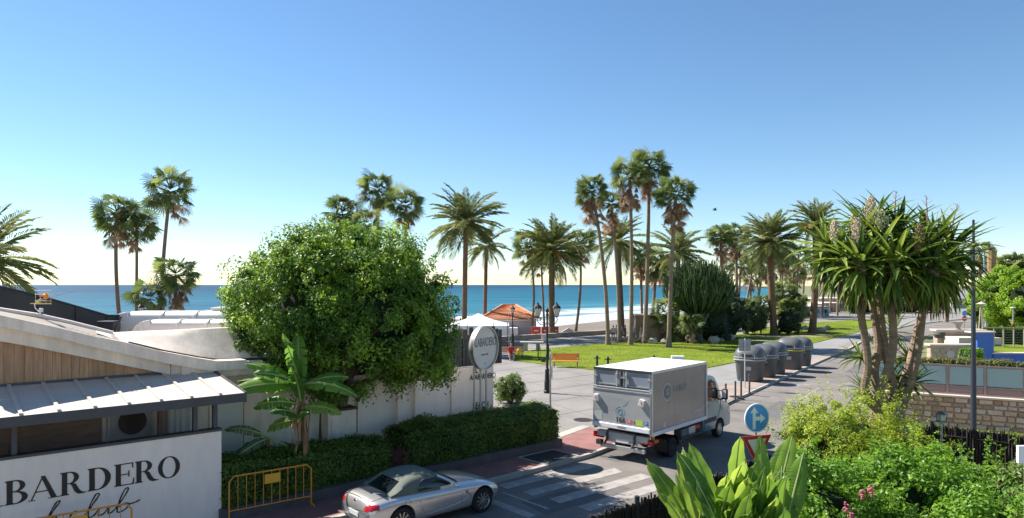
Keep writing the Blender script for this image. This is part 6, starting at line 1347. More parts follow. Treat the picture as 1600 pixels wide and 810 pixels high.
def street_lamp(label, p, h, double=False, rz=0):
    e = thing('street_lamp', label, 'street lamp', p, rz); hb = 1.35
    obj('pedestal', MB().lathe([(.19, 0), (.19, .12), (.16, .15), (.155, .55), (.17, .6), (.14, .66), (.11, 1.2), (.13, 1.25), (.10, 1.32), (.075, hb)], 12), M_iron, e, smooth=True, sharp=30)
    top = h - (1.0 if not double else .75)
    obj('column', MB().lathe([(.07, hb), (.062, hb + .6), (.085, hb + .63), (.085, hb + .70), (.058, hb + .75), (.05, top - .2), (.075, top - .15), (.075, top - .08), (.045, top), (0, top + .12)], 12), M_iron, e, smooth=True, sharp=30)
    if double:
        obj('finial', MB().lathe([(.05, top), (.10, top + .08), (.09, top + .18), (.03, top + .24), (0, top + .34)], 10), M_iron, e, smooth=True)
        for s in (-1, 1):
            A = [(0, 0, top - .55), (s * .20, 0, top - .66), (s * .42, 0, top - .60), (s * .55, 0, top - .40), (s * .52, 0, top - .26)]
            mb = MB().tube(smoothpath([(a[0], a[2]) for a in A], 4) and [Vector((q.x, 0, q.y)) for q in smoothpath([(a[0], a[2]) for a in A], 4)], .022, 6)
            mb.tube([Vector((s * (.25 + .10 * math.cos(t)), 0, top - .44 + .10 * math.sin(t))) for t in [k * .5 for k in range(11)]], .014, 5).tube([Vector((s * (.10 + .06 * math.cos(t)), 0, top - .30 + .08 * math.sin(t))) for t in [k * .6 for k in range(9)]], .012, 5)
            obj('arm', mb, M_iron, e, smooth=True); lantern(e, (s * .52, 0, top - .26))
    else: lantern(e, (0, 0, top - .02))
    return e
p = G(855, 614, .12); street_lamp('two-headed black street lamp standing alone in the square', p, zat(470, p.y) - .02, True, R(6))
p = G(801, 543, .12); street_lamp('single-headed black street lamp on the promenade behind the person in red', p, zat(476, p.y))
p = Vector(((220 - 800) / F * 48, 48, .12)); street_lamp('black lamp lantern peeking over the ducts in front of the low palms', p, zat(472, 48))
# thin pole with round sign seen edge-on
p = G(860, 697, .126); e = thing('sign_post', 'thin grey post with a round sign seen edge-on at the end of the hedge', 'sign', p, R(84))
obj('post', MB().tube([(0, 0, 0), (0, 0, 3.35)], .03, 10), M_galv, e, smooth=True)
obj('disc', MB().lathe([(0, 0), (.32, 0), (.32, .02), (0, .02)], 28, (.0, -.05, 2.75), Matrix.Rotation(R(90), 3, 'X')), mat('sign_back_grey', (.5, .5, .5), .5, .3), e); obj('bracket', MB().box((0, 0, 2.9), (.08, .07, .04)).box((0, 0, 2.6), (.08, .07, .04)).tube([(0, 0, 3.3), (.12, 0, 3.42)], .02, 6), M_galv, e)
# arrow sign above yield sign
c = At(1182.5, 653, 16.6); e = thing('traffic_sign', 'round blue sign with white straight-and-right arrow above a yield triangle', 'sign', (c.x, c.y, 0), R(18)); sc_ = .355
fS = lambda a, b, h: (a, -h, b)
obj('post', MB().tube([(0, .04, 0), (0, .04, c.z + .3)], .03, 10), M_galv, e, smooth=True)
Ms_w = mat('sign_white', (.92, .90, .88), .4); Ms_b = mat('sign_blue', (.08, .34, .78), .4); Ms_r = mat('sign_red', (.65, .04, .03), .4)
obj('disc', MB().prism(arc(0, c.z, sc_, sc_, 0, 2 * PI * .975, 39), (-.01, .012), fS), Ms_w, e); obj('blue_field', MB().prism(arc(0, c.z, sc_ * .915, sc_ * .915, 0, 2 * PI * .975, 39), (.012, .015), fS), Ms_b, e)
z = c.z
obj('arrow', MB().prism([(-.13 - .0, z - .27), (-.045, z - .27), (-.045, z - .06), (.09, z - .06), (.09, z - .13), (.235, z - .015), (.09, z + .10), (.09, z + .03), (-.045, z + .03), (-.045, z + .13), (.03, z + .12), (-.087, z + .28), (-.20, z + .12), (-.13, z + .13)], (.015, .018), fS), Ms_w, e)
zz = z - .43; obj('yield_plate', MB().prism([(-.42, zz), (.42, zz), (.0, zz - .73)], (-.01, .008), fS), Ms_r, e); obj('yield_field', MB().prism([(-.27, zz - .085), (.27, zz - .085), (0, zz - .55)], (.008, .011), fS), Ms_w, e)
# white blank board at the right edge
c = At(1595, 710, 9.6); e = thing('garden_board', 'white blank board on a pale post cut by the right edge', 'board', (c.x + .12, c.y, 0), 0)
obj('board', MB().box((0, 0, c.z), (.34, .05, .25)), Ms_w, e, bevel=.01); obj('post', MB().box((0.02, .02, c.z / 2 - .07), (.12, .05, c.z - .13)), mat('cream_post', (.62, .60, .42), .6), e)
# garden lantern on a grey post
c = At(1471, 652, 17.0); e = thing('garden_lamp', 'small lantern on a thin grey post by the wicker fence', 'garden lamp', (c.x, c.y, .3))
obj('post', MB().tube([(0, 0, -.3), (0, 0, c.z - .45)], .028, 8), M_galv, e, smooth=True); zz = c.z - .3
obj('lamp_head', MB().box((0, 0, zz - .10), (.16, .16, .05)).lathe([(.16, zz + .08), (.10, zz + .13), (0, zz + .17)], 4), mat('lamp_verdigris', (.16, .20, .18), .5, .4), e); obj('lamp_glass', MB().box((0, 0, zz), (.13, .13, .16)), M_lampg, e)
mb = MB()
for a in (-1, 1):
    for b in (-1, 1): mb.tube([(a * .075, b * .075, zz - .1), (a * .085, b * .085, zz + .09)], .01, 4)
obj('lamp_cage', mb, mat('lamp_verdigris', (.16, .20, .18), .5, .4), e)
obj('concrete_block', MB().box((0.3, .1, -.1), (1.0, .5, 1.1)), M_cream, e)
# tall street light pole
p = G(1521, 681, .04); e = thing('tall_street_light', 'tall slim dark pole with small side arm rising past the yucca at the right', 'street light', p)
ht = zat(345, p.y); obj('pole', MB().lathe([(.13, 0), (.13, .12), (.105, .16), (.10, 2.0), (.085, 3.6), (.07, 6), (.045, ht)], 14), mat('pole_blue_black', (.045, .055, .075), .45, .4), e, smooth=True, sharp=30)
za = zat(428, p.y); obj('arm', MB().tube([(0, 0, za), (-.55, 0, za + .02)], .035, 8).box((0, 0, za), (.14, .14, .2)), mat('pole_blue_black', (.045, .055, .075), .45, .4), e); obj('base_plate', MB().box((0, 0, .02), (.42, .42, .05)), M_kerb, e)
# bollards
for i, (px, py0, py1, lab) in enumerate([(1134, 603, 636, 'grey bollard nearest the lorry cab'), (1149, 599, 625, 'grey bollard second from the lorry cab'), (1158, 596, 621, 'grey bollard third from the lorry cab, behind the second'), (1171, 589, 614, 'grey bollard closest to the waste containers')]):
    p = G(px, py1, .126); h = zat(py0, p.y); e = thing('bollard', lab, 'bollard', p, 0, 'bollards at the corner'); obj('shaft', MB().lathe([(.05, 0), (.05, h - .18), (.042, h - .16), (.042, h - .14), (.05, h - .13), (.05, h - .02), (.03, h)], 12), mat('bollard_grey', (.10, .095, .10), .5, .4), e, smooth=True, sharp=30); obj('foot', MB().lathe([(.09, 0), (.09, .02), (.05, .03)], 12), mat('bollard_grey', (.10, .095, .10), .5, .4), e)
# back of an information sign
p = G(1163.5, 606, .126); e = thing('panel_sign', 'grey rectangular sign seen from behind on a post by the first waste container', 'sign', p, R(8)); ht = zat(532, p.y)
obj('post', MB().tube([(0, -.03, 0), (0, -.03, ht)], .035, 10), mat('post_pale', (.52, .52, .52), .5, .3), e, smooth=True); obj('panel', MB().box((.02, .02, ht - .38), (.72, .02, .68)), mat('sign_back_dark', (.28, .29, .30), .5, .4), e, bevel=.01); obj('panel_rib', MB().box((.02, -.0, ht - .2), (.6, .03, .04)).box((.02, -.0, ht - .56), (.6, .03, .04)), M_galv, e)
# waste containers
M_bin = mat('container_grey', (.085, .087, .088), .55, var=.10, vscale=2, bump=.1); M_bin2 = mat('container_lid_grey', (.10, .103, .106), .5, var=.12, vscale=2); M_band = mat('band_pale', (.40, .40, .40), .5); M_yel = mat('container_yellow', (.62, .52, .03), .5)
def sq(rx, ry, z, n=28, p=3.2):
    out = []
    for k in range(n):
        a = 2 * PI * k / n; c_, s_ = math.cos(a), math.sin(a); r_ = (abs(c_) ** p + abs(s_) ** p) ** (-1 / p); out.append((rx * r_ * c_, ry * r_ * s_, z))
    return out
def loft(rings, cap0=True, cap1=True):
    mb = MB(); n = len(rings[0]); vs = [q for r_ in rings for q in r_]; fs = [(i * n + k, i * n + (k + 1) % n, (i + 1) * n + (k + 1) % n, (i + 1) * n + k) for i in range(len(rings) - 1) for k in range(n)]
    if cap0: fs.append(tuple(range(n))[::-1])
    if cap1: fs.append(tuple((len(rings) - 1) * n + k for k in range(n)))
    return mb.add(vs, fs)
def container(label, px, py, yellow=False, rz=0, s=1.0):
    p = G(px, py, .126); e = thing('waste_container', label, 'waste container', p, rz, 'domed waste containers along the kerb'); e.scale = (s,) * 3
    obj('body', loft([sq(.62, .56, .04), sq(.64, .58, .08), sq(.72, .66, .95), sq(.76, .70, 1.12), sq(.80, .74, 1.16)]), M_bin, e, smooth=True, sharp=35)
    obj('rim_band', loft([sq(.81, .75, 1.13), sq(.825, .765, 1.14), sq(.825, .765, 1.18), sq(.81, .75, 1.19)]), M_yel if yellow else M_band, e, smooth=True, sharp=35)
    nl = 9; rows = []
    lid = obj('domed_lid', loft([sq(.80 * math.cos(t) ** .6 if k < nl else .02, .74 * (math.cos(t) ** .75 if k < nl else .02), 1.19 + .72 * math.sin(t)) for k, t in enumerate([R(90) * i / nl for i in range(nl + 1)])]), M_bin2, e, smooth=True, sharp=50)
    for x in (-.42, .42):
        obj('lid_seam', MB().tube([(x, .745 * math.cos(t) * (1 - .12 * abs(x)) , 1.19 + .705 * math.sin(t) * (1 - .14 * abs(x)) - .0) for t in [PI * k / 16 for k in range(17)]], .014, 5), M_band, lid)
    obj('lid_band', loft([sq(.79, .735, 1.27), sq(.80, .745, 1.28), sq(.80, .745, 1.31), sq(.785, .73, 1.32)]), M_band, lid, smooth=True)
    obj('label', MB().box((.1, -.672, .72), (.26, .012, .2)), M_band, e)
    obj('opening', MB().box((0, -.70, 1.42), (.5, .12, .12)), M_blk, lid, bevel=.02)
    for x in (-.66, .66): obj('lifting_pin', MB().tube([(x * 1.1, 0, 1.05), (x * 1.35, 0, 1.05)], .03, 8), M_galv, e)
    for x in (-.4, .4): obj('foot', MB().box((x, 0, .03), (.18, .9, .06)), M_blk, e)
    return e
for (px, py, yl, lab, s) in [(1172, 594.5, 0, 'nearest domed grey waste container, behind the panel sign', 1.04), (1193, 588, 0, 'second domed grey waste container from the sign', 1.0), (1208, 583, 0, 'middle one of the five domed waste containers', 1.02), (1234, 576, 1, 'domed waste container with the yellow band', 1.06), (1250, 570.5, 0, 'farthest domed grey waste container in the row', 1.0)]:
    container(lab, px, py, bool(yl), R(-34), s * 1.09)
# benches
M_ben = mat('orange_bench_wood', (.75, .24, .05), .5, var=.15, vscale=6, stretch=(1, 8, 8))
def bench(label, p, rz, w=1.9):
    e = thing('park_bench', label, 'bench', p, rz)
    st = obj('seat', MB().box((0, 0, .43), (w, .02, .03)), M_ben, e)
    for i in range(4): obj('seat_slat', MB().box((0, -.2 + i * .125, .45), (w, .10, .035)), M_ben, e)
    for i in range(4): obj('back_slat', MB().box((0, .28 + i * .03, .56 + i * .115), (w, .03, .10)), M_ben, e)
    for x in (-w / 2 + .15, w / 2 - .15):
        obj('leg', MB().tube([(x, -.22, 0), (x, -.20, .43), (x, .25, .43), (x, .38, .92)], .028, 6).tube([(x, .32, 0), (x, .22, .43)], .028, 6), M_iron, e)
        obj('arm_rest', MB().tube([(x, -.24, .43), (x, -.25, .64), (x, .27, .66)], .02, 6), M_prof, e)
    return e
p = G(884, 574, .12); bench('orange wooden park bench on the lawn edge right of the double lamp', p, R(-4), 1.95)
p = G(797, 560.5, .12); bench('orange bench on which the person in red sits', p, R(-4), 2.2)
# stone table and steel frame
p = G(831, 548, .12); e = thing('stone_table', 'flat concrete table with two block legs at the lawn corner', 'table', p, R(-3)); obj('table_top', MB().box((0, 0, .76), (2.1, .9, .10)), M_kerb, e, bevel=.01)
for x in (-.55, .55): obj('leg', MB().box((x, 0, .36), (.36, .6, .71)), M_kerb, e, bevel=.01)
p = G(849, 566, .12); e = thing('cycle_rack', 'black U-shaped tube rack on the square beside the lawn', 'rack', p, R(-6))
obj('frame', MB().tube([(-.40, 0, 1.38), (-.40, 0, .32), (-.30, 0, .18), (.30, 0, .18), (.40, 0, .32), (.40, 0, 1.38)], .045, 8).tube([(-.24, 0, 1.2), (-.24, 0, .40), (.24, 0, .40), (.24, 0, 1.2)], .02, 6), M_iron, e, smooth=True); obj('base', MB().box((0, 0, .09), (.3, .3, .18)), M_steel, e)
# short black posts with tap heads at the lawn edge
for i, (px, py0, py1, lab) in enumerate([(933, 556, 577, 'short black post with cross head at the lawn edge, left one'), (950, 558, 577, 'short black post with cross head at the lawn edge, right one'), (1022, 556, 575, 'short black post whose head shows over the lorry roof')]):
    p = G(px, py1, .13); h = zat(py0, p.y) - .13; e = thing('short_post', lab, 'post', p); obj('shaft', MB().lathe([(.09, 0), (.08, .1), (.07, h - .15), (.10, h - .12), (.10, h - .04), (0, h)], 10), M_iron, e); obj('cross_head', MB().tube([(-.24, 0, h - .16), (.24, 0, h - .16)], .03, 6).tube([(0, 0, h - .1), (.0, 0, h + .08)], .03, 6), M_iron, e)
sp = G(935, 571, .16); sp.y += 1.2; tag(obj('sprinkler', MB().tube([(0, 0, 0), (.05, 0, .5), (.14, 0, .95)], .012, 5).tube([(-.2, 0, 0), (-.2, 0, .8)], .010, 5), M_galv, loc=sp), 'thin silver sprinkler rods behind the left short black post', 'sprinkler')
p = G(1067, 578, .126); p.y += 1.5; h = zat(556, p.y) - .12; e = thing('electric_cabinet', 'white cabinet whose top shows behind the lorry roof', 'cabinet', (p.x, p.y, .12), R(-5)); obj('casing', MB().box((0, 0, h / 2), (.88, .4, h)), Ms_w, e, bevel=.02); obj('cabinet_door', MB().box((0, -.21, h / 2 - .05), (.74, .02, h - .25)), mat('cabinet_grey', (.6, .6, .6), .5), e)
# barriers
M_bar = mat('barrier_orange', (.72, .28, .03), .45, var=.12, vscale=5); M_bary = mat('barrier_plate', (.78, .38, .03), .5)
def barrier(label, a, b, h=1.1):
    a = Vector(a); b = Vector(b); d = b - a; e = thing('crowd_barrier', label, 'barrier', ((a + b) / 2), math.atan2(d.y, d.x)); L2 = d.length / 2
    obj('frame', MB().tube([(-L2, 0, 0), (-L2, 0, h - .12), (-L2 + .12, 0, h), (L2 - .12, 0, h), (L2, 0, h - .12), (L2, 0, 0)], .021, 8).tube([(-L2, 0, .25), (L2, 0, .25)], .018, 8), M_bar, e, smooth=True)
    n = 10
    for i in range(1, n): x = -L2 + 2 * L2 * i / n; obj('bar', MB().tube([(x, 0, .25), (x, 0, h)], .010, 6), M_bar, e)
    obj('plate', MB().box((.02, -.015, h - .2), (.40, .006, .24)), M_bary, e)
    for x in (-L2, L2): obj('foot', MB().tube([(x, -.25, .02), (x, 0, .10), (x, .25, .02)], .018, 6), M_bar, e)
    return e
barrier('orange tubular barrier in front of the dark hedge', (-7.02, 16.95, .126), (-5.35, 18.2, .126))
barrier('orange barrier before the lettered wall, only its top in view', (-10.0, 13.7, .126), (-8.33, 14.95, .126))

# ================================================================ PEOPLE
M_skin = mat('skin', (.50, .30, .21), .55); M_hair = mat('dark_hair', (.04, .025, .015), .6)
def person(label, p, rz, top, legs, sitting=False, s=1.0, shirt_len=.0, hair=None, arms=None, bent=0):
    """one skinned body with hands; clothes as separate snug shells"""
    e = thing('person', label, 'person', p, rz); e.scale = (s,) * 3
    hip = .92 if not sitting else .50; sh = hip + .50; b = bent
    J = {'pel': (0, 0, hip), 'sp': (b * .3, 0, hip + .2), 'ch': (b * .7, 0, sh - .1), 'nk': (b, 0, sh + .04), 'hd0': (b * 1.15, 0, sh + .12), 'hd': (b * 1.3, 0, sh + .21), 'hd1': (b * 1.35, 0, sh + .30)}
    E_ = [('pel', 'sp'), ('sp', 'ch'), ('ch', 'nk'), ('nk', 'hd0'), ('hd0', 'hd'), ('hd', 'hd1')]; Rr = {'pel': .135, 'sp': .12, 'ch': .15, 'nk': .055, 'hd0': .065, 'hd': .10, 'hd1': .075}
    for sd_ in (-1, 1):
        y = sd_; ax = (arms or {}).get(sd_, (0.05, .02))
        J[f's{y}'] = (b * .8, y * .18, sh - .06); J[f'e{y}'] = (b * .8 + ax[0] * 1.2, y * .23, sh - .33 + ax[1]); J[f'w{y}'] = (b * .8 + ax[0] * 4 + .03, y * .20, sh - .55 + ax[1] * 5); E_ += [('ch', f's{y}'), (f's{y}', f'e{y}'), (f'e{y}', f'w{y}')]; Rr.update({f's{y}': .065, f'e{y}': .042, f'w{y}': .028})
        w = Vector(J[f'w{y}']); d = (w - Vector(J[f'e{y}'])).normalized(); J[f'p{y}'] = tuple(w + d * .07); E_.append((f'w{y}', f'p{y}')); Rr[f'p{y}'] = .034
        for k in range(4): J[f'f{y}{k}'] = tuple(w + d * (.15 - .012 * abs(k - 1.5)) + Vector(((k - 1.5) * .021, 0, 0))); E_.append((f'p{y}', f'f{y}{k}')); Rr[f'f{y}{k}'] = .009
        J[f't{y}'] = tuple(w + d * .07 + Vector((.05, 0, .0))); E_.append((f'p{y}', f't{y}')); Rr[f't{y}'] = .011
        if sitting: J[f'h{y}'] = (.02, y * .10, hip - .02); J[f'k{y}'] = (.44, y * .13, hip - .02); J[f'a{y}'] = (.42, y * .13, .09); J[f'o{y}'] = (.60, y * .15, .04)
        else: st_ = .10 * y; J[f'h{y}'] = (0, y * .09, hip - .06); J[f'k{y}'] = (st_ * .6 + .02, y * .10, .48); J[f'a{y}'] = (st_ - .02, y * .11, .08); J[f'o{y}'] = (st_ + .15, y * .12, .035)
        E_ += [('pel', f'h{y}'), (f'h{y}', f'k{y}'), (f'k{y}', f'a{y}'), (f'a{y}', f'o{y}')]; Rr.update({f'h{y}': .10, f'k{y}': .06, f'a{y}': .042, f'o{y}': .035})
    names = list(J); me = bpy.data.meshes.new('body'); me.from_pydata([J[k] for k in names], [(names.index(a), names.index(b_)) for a, b_ in E_], [])
    o = link(bpy.data.objects.new('body', me)); o.modifiers.new('s', 'SKIN'); o.modifiers.new('u', 'SUBSURF').levels = 1
    for k, v in zip(names, me.skin_vertices[0].data): v.radius = (Rr[k], Rr[k] * (1.25 if k in ('pel', 'ch', 'sp') else 1)); v.use_root = (k == 'pel')
    bmh = evalmesh(o); bpy.data.objects.remove(o)
    bmh.materials.clear()
    for m_ in (M_skin, top, legs, hair or M_hair, M_blk): bmh.materials.append(m_)
    hz = J['hd'][2]
    for f in bmh.polygons:
        c = f.center; f.use_smooth = True; i = 0
        armzone = abs(c.y) > .19 and c.z < sh - .30
        if sitting: legz = c.z < hip + .06 or (c.x > .18 and c.z < hip + .1)
        else: legz = c.z < hip + .02
        if c.z > hz + .05 or (c.z > sh + .12 and c.x < J['hd'][0] - .02): i = 3
        elif c.z < .07: i = 4
        elif armzone: i = 0
        elif legz: i = 2 if (c.z > (shirt_len or .12)) else 0
        elif c.z < sh + .0: i = 1
        f.material_index = i
    obj('body', bmh, None, e)
    h = Vector(J['hd']); obj('nose', MB().blob((h.x + .105, 0, h.z - .01), (.018, .014, .024), 1, 0), M_skin, e); obj('eyes', MB().blob((h.x + .092, -.035, h.z + .015), (.01, .012, .008), 1, 0).blob((h.x + .092, .035, h.z + .015), (.01, .012, .008), 1, 0), M_blk, e); obj('mouth', MB().box((h.x + .098, 0, h.z - .05), (.008, .045, .01)), mat('lips', (.4, .14, .12), .5), e)
    obj('ears', MB().blob((h.x, -.098, h.z), (.02, .012, .03), 1, 0).blob((h.x, .098, h.z), (.02, .012, .03), 1, 0), M_skin, e)
    return e
cl = lambda n, c: mat(n, c, .85, var=.1, vscale=6)
p = G(796, 563.5, .13); p.y += .25; p.x += .1; person('person in a red shirt bending forward on the orange bench', (p.x, p.y, .13), R(-80), cl('shirt_red', (.50, .03, .03)), cl('shorts_brown', (.22, .10, .06)), True, 1.05, .45, arms={-1: (.08, -.02), 1: (.08, -.02)}, bent=.14)
tag(obj('yellow_bag', MB().blob((0, 0, .25), (.16, .12, .26), 2, .12).tube([(-.08, 0, .45), (-.06, 0, .62), (.06, 0, .62), (.08, 0, .45)], .01, 5), mat('bag_yellow', (.75, .50, .02), .6), loc=(p.x + .62, p.y + .1, .55)), 'yellow bag on the orange bench beside the person in red', 'bag')
gp = [(958, 534, 'person in a pale top walking behind the leftmost tall palm trunk', cl('top_beige', (.55, .45, .38)), cl('legs_navy', (.06, .06, .12)), 100), (963, 533, 'person in a yellowish shirt in the group between the palm trunks', cl('top_yellowish', (.62, .55, .30)), cl('legs_white', (.6, .58, .55)), 200),
      (971, 532, 'person in a lilac top in the group on the promenade', cl('top_lilac', (.48, .38, .50)), cl('legs_black', (.03, .03, .03)), 20), (977, 534, 'person in dark clothes holding a cycle in the promenade group', cl('top_black', (.03, .03, .03)), cl('legs_black', (.03, .03, .03)), 160), (992, 533, 'person in a white top right of the middle palm trunk', cl('top_white', (.65, .62, .60)), cl('legs_grey', (.2, .2, .22)), 240), (1001, 534, 'person in a purple top beside the brown wall', cl('top_purple', (.36, .30, .48)), cl('legs_pale', (.5, .45, .42)), 180)]
for px, py, lab, a, b, rz in gp:
    p = G(px, py, .13); person(lab, p, R(rz), a, b, False, 1.0, .45, arms={-1: (.06, .03), 1: (.03, .01)})
def bicycle(label, p, rz, m):
    e = thing('bicycle', label, 'bicycle', p, rz)
    for x in (-.52, .52):
        t = obj('wheel', MB().tube([(x + .34 * math.cos(k * PI / 12), 0, .34 + .34 * math.sin(k * PI / 12)) for k in range(25)], .018, 5), M_tyre, e); mb = MB()
        for k in range(8): mb.tube([(x, 0, .34), (x + .33 * math.cos(k * PI / 4), 0, .34 + .33 * math.sin(k * PI / 4))], .004, 3)
        obj('spokes', mb, M_galv, t)
    obj('frame', MB().tube([(-.52, 0, .34), (-.12, 0, .30), (.36, 0, .72), (-.2, 0, .78), (-.12, 0, .30)], .018, 6).tube([(-.52, 0, .34), (-.2, 0, .78), (-.22, 0, .92)], .014, 6).tube([(.52, 0, .34), (.36, 0, .72), (.33, 0, .98)], .015, 6), m, e)
    obj('saddle', MB().blob((-.22, 0, .95), (.13, .07, .03), 1, .02), M_blk, e); obj('handlebar', MB().tube([(.25, -.26, 1.02), (.34, -.1, .99), (.34, .1, .99), (.25, .26, 1.02)], .014, 6), M_blk, e); obj('pedals', MB().box((-.12, .08, .22), (.1, .08, .02)).box((-.12, -.08, .38), (.1, .08, .02)).tube([(-.12, .08, .22), (-.12, 0, .3), (-.12, -.08, .38)], .012, 5), M_blk, e)
p = G(975, 537, .13); bicycle('dark bicycle held by the group behind the palm trunks', p, R(10), cl('frame_black', (.03, .03, .03)))
p = G(997, 537, .13); bicycle('white bicycle leaning beside the person near the brown wall', p, R(-20), cl('frame_white', (.6, .6, .6)))

# ================================================================ FAR BUILDINGS AND THE BEACH SIDE
M_olive = mat('brown_render', (.27, .19, .13), .9, var=.2, vscale=.8, stretch=(1, 1, .25)); M_olv2 = mat('olive_render', (.30, .28, .17), .9, var=.1, vscale=.7)
a = G(993, 534, .12); b = G(1060, 534, .12); zt = zat(493, a.y)
e = thing('brown_wall', 'tall brown rendered wall on the lawn edge behind the fourth tall palm', 'wall', (0, 0, 0)); cxw = (993 + 1030) / 2
x0, x1, x2 = (993 - 800) / F * a.y, (1030 - 800) / F * a.y, (1100 - 800) / F * (a.y)
obj('wall_face', MB().box(((x0 + x1) / 2, a.y + 1.2, zt / 2), (x1 - x0, 2.4, zt)), M_olive, e, bevel=.02); obj('wall_cap', MB().box(((x0 + x1) / 2, a.y + 1.2, zt + .05), (x1 - x0 + .2, 2.6, .10)), mat('pale_cap', (.55, .45, .35), .85), e); obj('low_wall', MB().box(((x1 + x2) / 2, a.y + .6, .95), (x2 - x1, .35, 1.75)), M_olv2, e)
# beach restaurant: orange tiled roof with white walls, tent, kiosk
M_tile = mat('roof_tile_orange', (.60, .23, .11), .85, var=.35, vscale=3, bump=.4)
rY = 82; gnd = -.3
e = thing('beach_house', 'low white beach house with orange tiled hip roof beside the sea wall', 'house', (0, rY, gnd)); k = rY / F
X = lambda px: (px - CX) * k
z_e = zat(499, rY) - gnd; z_r = zat(477.5, rY + 4) - gnd
obj('wall', MB().box(((X(706) + X(838)) / 2, 4, z_e / 2), (X(838) - X(706), 7.6, z_e)), mat('house_white', (.66, .58, .55), .85, var=.05), e)
obj('front_wing', MB().box(((X(706) + X(809)) / 2, -.8, (z_e - .9) / 2), (X(809) - X(706), 2.4, z_e - .9)), mat('house_white2', (.78, .77, .76), .8, var=.03), e)
rp0, rp1 = (X(750), X(845)); ry0, ry1 = -.5, 8.3; rx0, rx1 = X(785), X(806)
corners = [(rp0, ry0, z_e), (rp1, ry0, z_e), (rp1, ry1, z_e), (rp0, ry1, z_e)]; R0 = Vector((rx0, 3.9, z_r)); R1_ = Vector((rx1, 3.9, z_r)); corners = [Vector(c) for c in corners]
def tiled(a, b, c, d, n, name='tile_course'):
    """roof slope a-b eaves, d-c ridge: courses of barrel tiles"""
    cols = int((b - a).length / .36)
    rows = []
    for i in range(n):
        for t, lift in ((i / n, .10), ((i + .97) / n, .03)):
            A = a.lerp(d, t); B_ = b.lerp(c, t); rows.append([A.lerp(B_, j / (cols * 2)) + Vector((0, 0, lift + .05 * (j % 2))) for j in range(cols * 2 + 1)])
    obj('tile_slope', MB().strip(rows), M_tile, e)
tiled(corners[0], corners[1], R1_, R0, 10); tiled(corners[1], corners[2], R1_, R1_ + Vector((0, .01, 0)), 8); tiled(corners[2], corners[3], R0, R1_, 6); tiled(corners[3], corners[0], R0, R0 + Vector((0, .01, 0)), 8)
for a_, b_ in ((corners[0], R0), (corners[1], R1_), (R0, R1_)): obj('ridge_tile', MB().tube([a_ + Vector((0, 0, .12)), b_ + Vector((0, 0, .12))], .12, 6), mat('ridge_pale', (.62, .36, .22), .85), e)
obj('eaves', MB().box(((rp0 + rp1) / 2, ry0 + .1, z_e - .06), (rp1 - rp0, .2, .12)), M_cream, e)
tx = At(745, 491, 66); e = thing('white_tent', 'white peaked marquee roof behind the slat screen and round sign', 'tent', (tx.x, 66, 0))
hw = 50 * 66 / F; ze = zat(509, 66); ap = Vector((0, 2.6, tx.z)); cr = [Vector((-hw, 0, ze)), Vector((hw, 0, ze)), Vector((hw, 5.5, ze)), Vector((-hw, 5.5, ze))]
rows = [];
mbt = MB()
for i in range(4):
    a_, b_ = cr[i], cr[(i + 1) % 4]; rws = []
    for j in range(7): t = j / 6; q = t ** .75; rws.append([a_.lerp(b_, m_ / 6).lerp(ap, t) - Vector((0, 0, .35 * t * (1 - t) * 2)) for m_ in range(7)])
    obj('canopy_panel', MB().strip(rws), mat('tent_white', (.82, .82, .82), .7), e, smooth=True)
    obj('valance', MB().strip([[a_, b_], [a_ - Vector((0, 0, .35)), b_ - Vector((0, 0, .35))]]), mat('tent_white', (.82, .82, .82), .7), e); obj('tent_pole', MB().tube([Vector((a_.x, a_.y, 0)), a_], .05, 6), M_galv, e)
# thin dark posts around the terrace
for i, px in enumerate((718, 730, 771, 793)):
    tag(obj('terrace_post', MB().tube([(0, 0, 0), (0, 0, zat(506, 60))], .035, 6), M_char2, loc=((px - CX) / F * 60, 60, .12)), ['thin dark terrace post, left of the round sign', 'thin dark terrace post just above the round sign', 'thin dark terrace post right of the round sign', 'thin dark terrace post in front of the white beach house'][i], 'post')
M_kred = mat('kiosk_red', (.72, .07, .05), .5)
kY = 78
for px0, px1, lab in ((831, 845, 'red counter box left of the fruiting palm'), (847, 860, 'red counter box directly behind the double lamp'), (863, 873, 'small red counter box right of the fruiting palm trunk')):
    w = (px1 - px0) / F * kY; e = thing('kiosk_counter', lab, 'counter', (((px0 + px1) / 2 - CX) / F * kY, kY + .8, -.1)); h = zat(512, kY) + .1
    obj('counter', MB().box((0, 0, h / 2), (w, .9, h)), M_kred, e, bevel=.02); obj('counter_top', MB().box((0, 0, h + .02), (w + .06, 1.0, .05)), mat('counter_dark_red', (.45, .05, .04), .5), e); obj('white_mark', MB().box((0, -.46, h * .7), (w * .5, .01, .12)), Ms_w, e)
p = At(850, 524, 72.5); tag(obj('plant_pot', MB().lathe([(.22, 0), (.3, .5), (.33, .55), (.28, .55), (0, .5)], 12), M_cream, loc=(p.x, 73.0, .12)), 'pale round pot against the sea wall below the red counters', 'pot')
# white panels/parasol on the beach
p = At(885, 518, 96); tag(obj('beach_board', MB().prism([(-.9, 0), (1.6, .15), (.3, .75)], (0, .5), lambda a, b, h: (a, h, b)), mat('beach_white', (.5, .48, .45), .7), loc=(p.x, 96, -.8)), 'small white upturned boat on the sand right of the red counters', 'boat')
# lamp post with panels behind tall palms
p = Vector(((1003 - 800) / F * 92, 92, -.2)); e = thing('panel_lamp_post', 'slim pale lamp post with square head behind the tall palm trunks', 'lamp post', p); hh = zat(414, 92) + .2
obj('post', MB().tube([(0, 0, 0), (0, 0, hh)], .09, 8), M_galv, e); obj('square_head', MB().box((0, 0, hh), (.9, .25, .55)), mat('head_grey', (.3, .32, .33), .5), e)
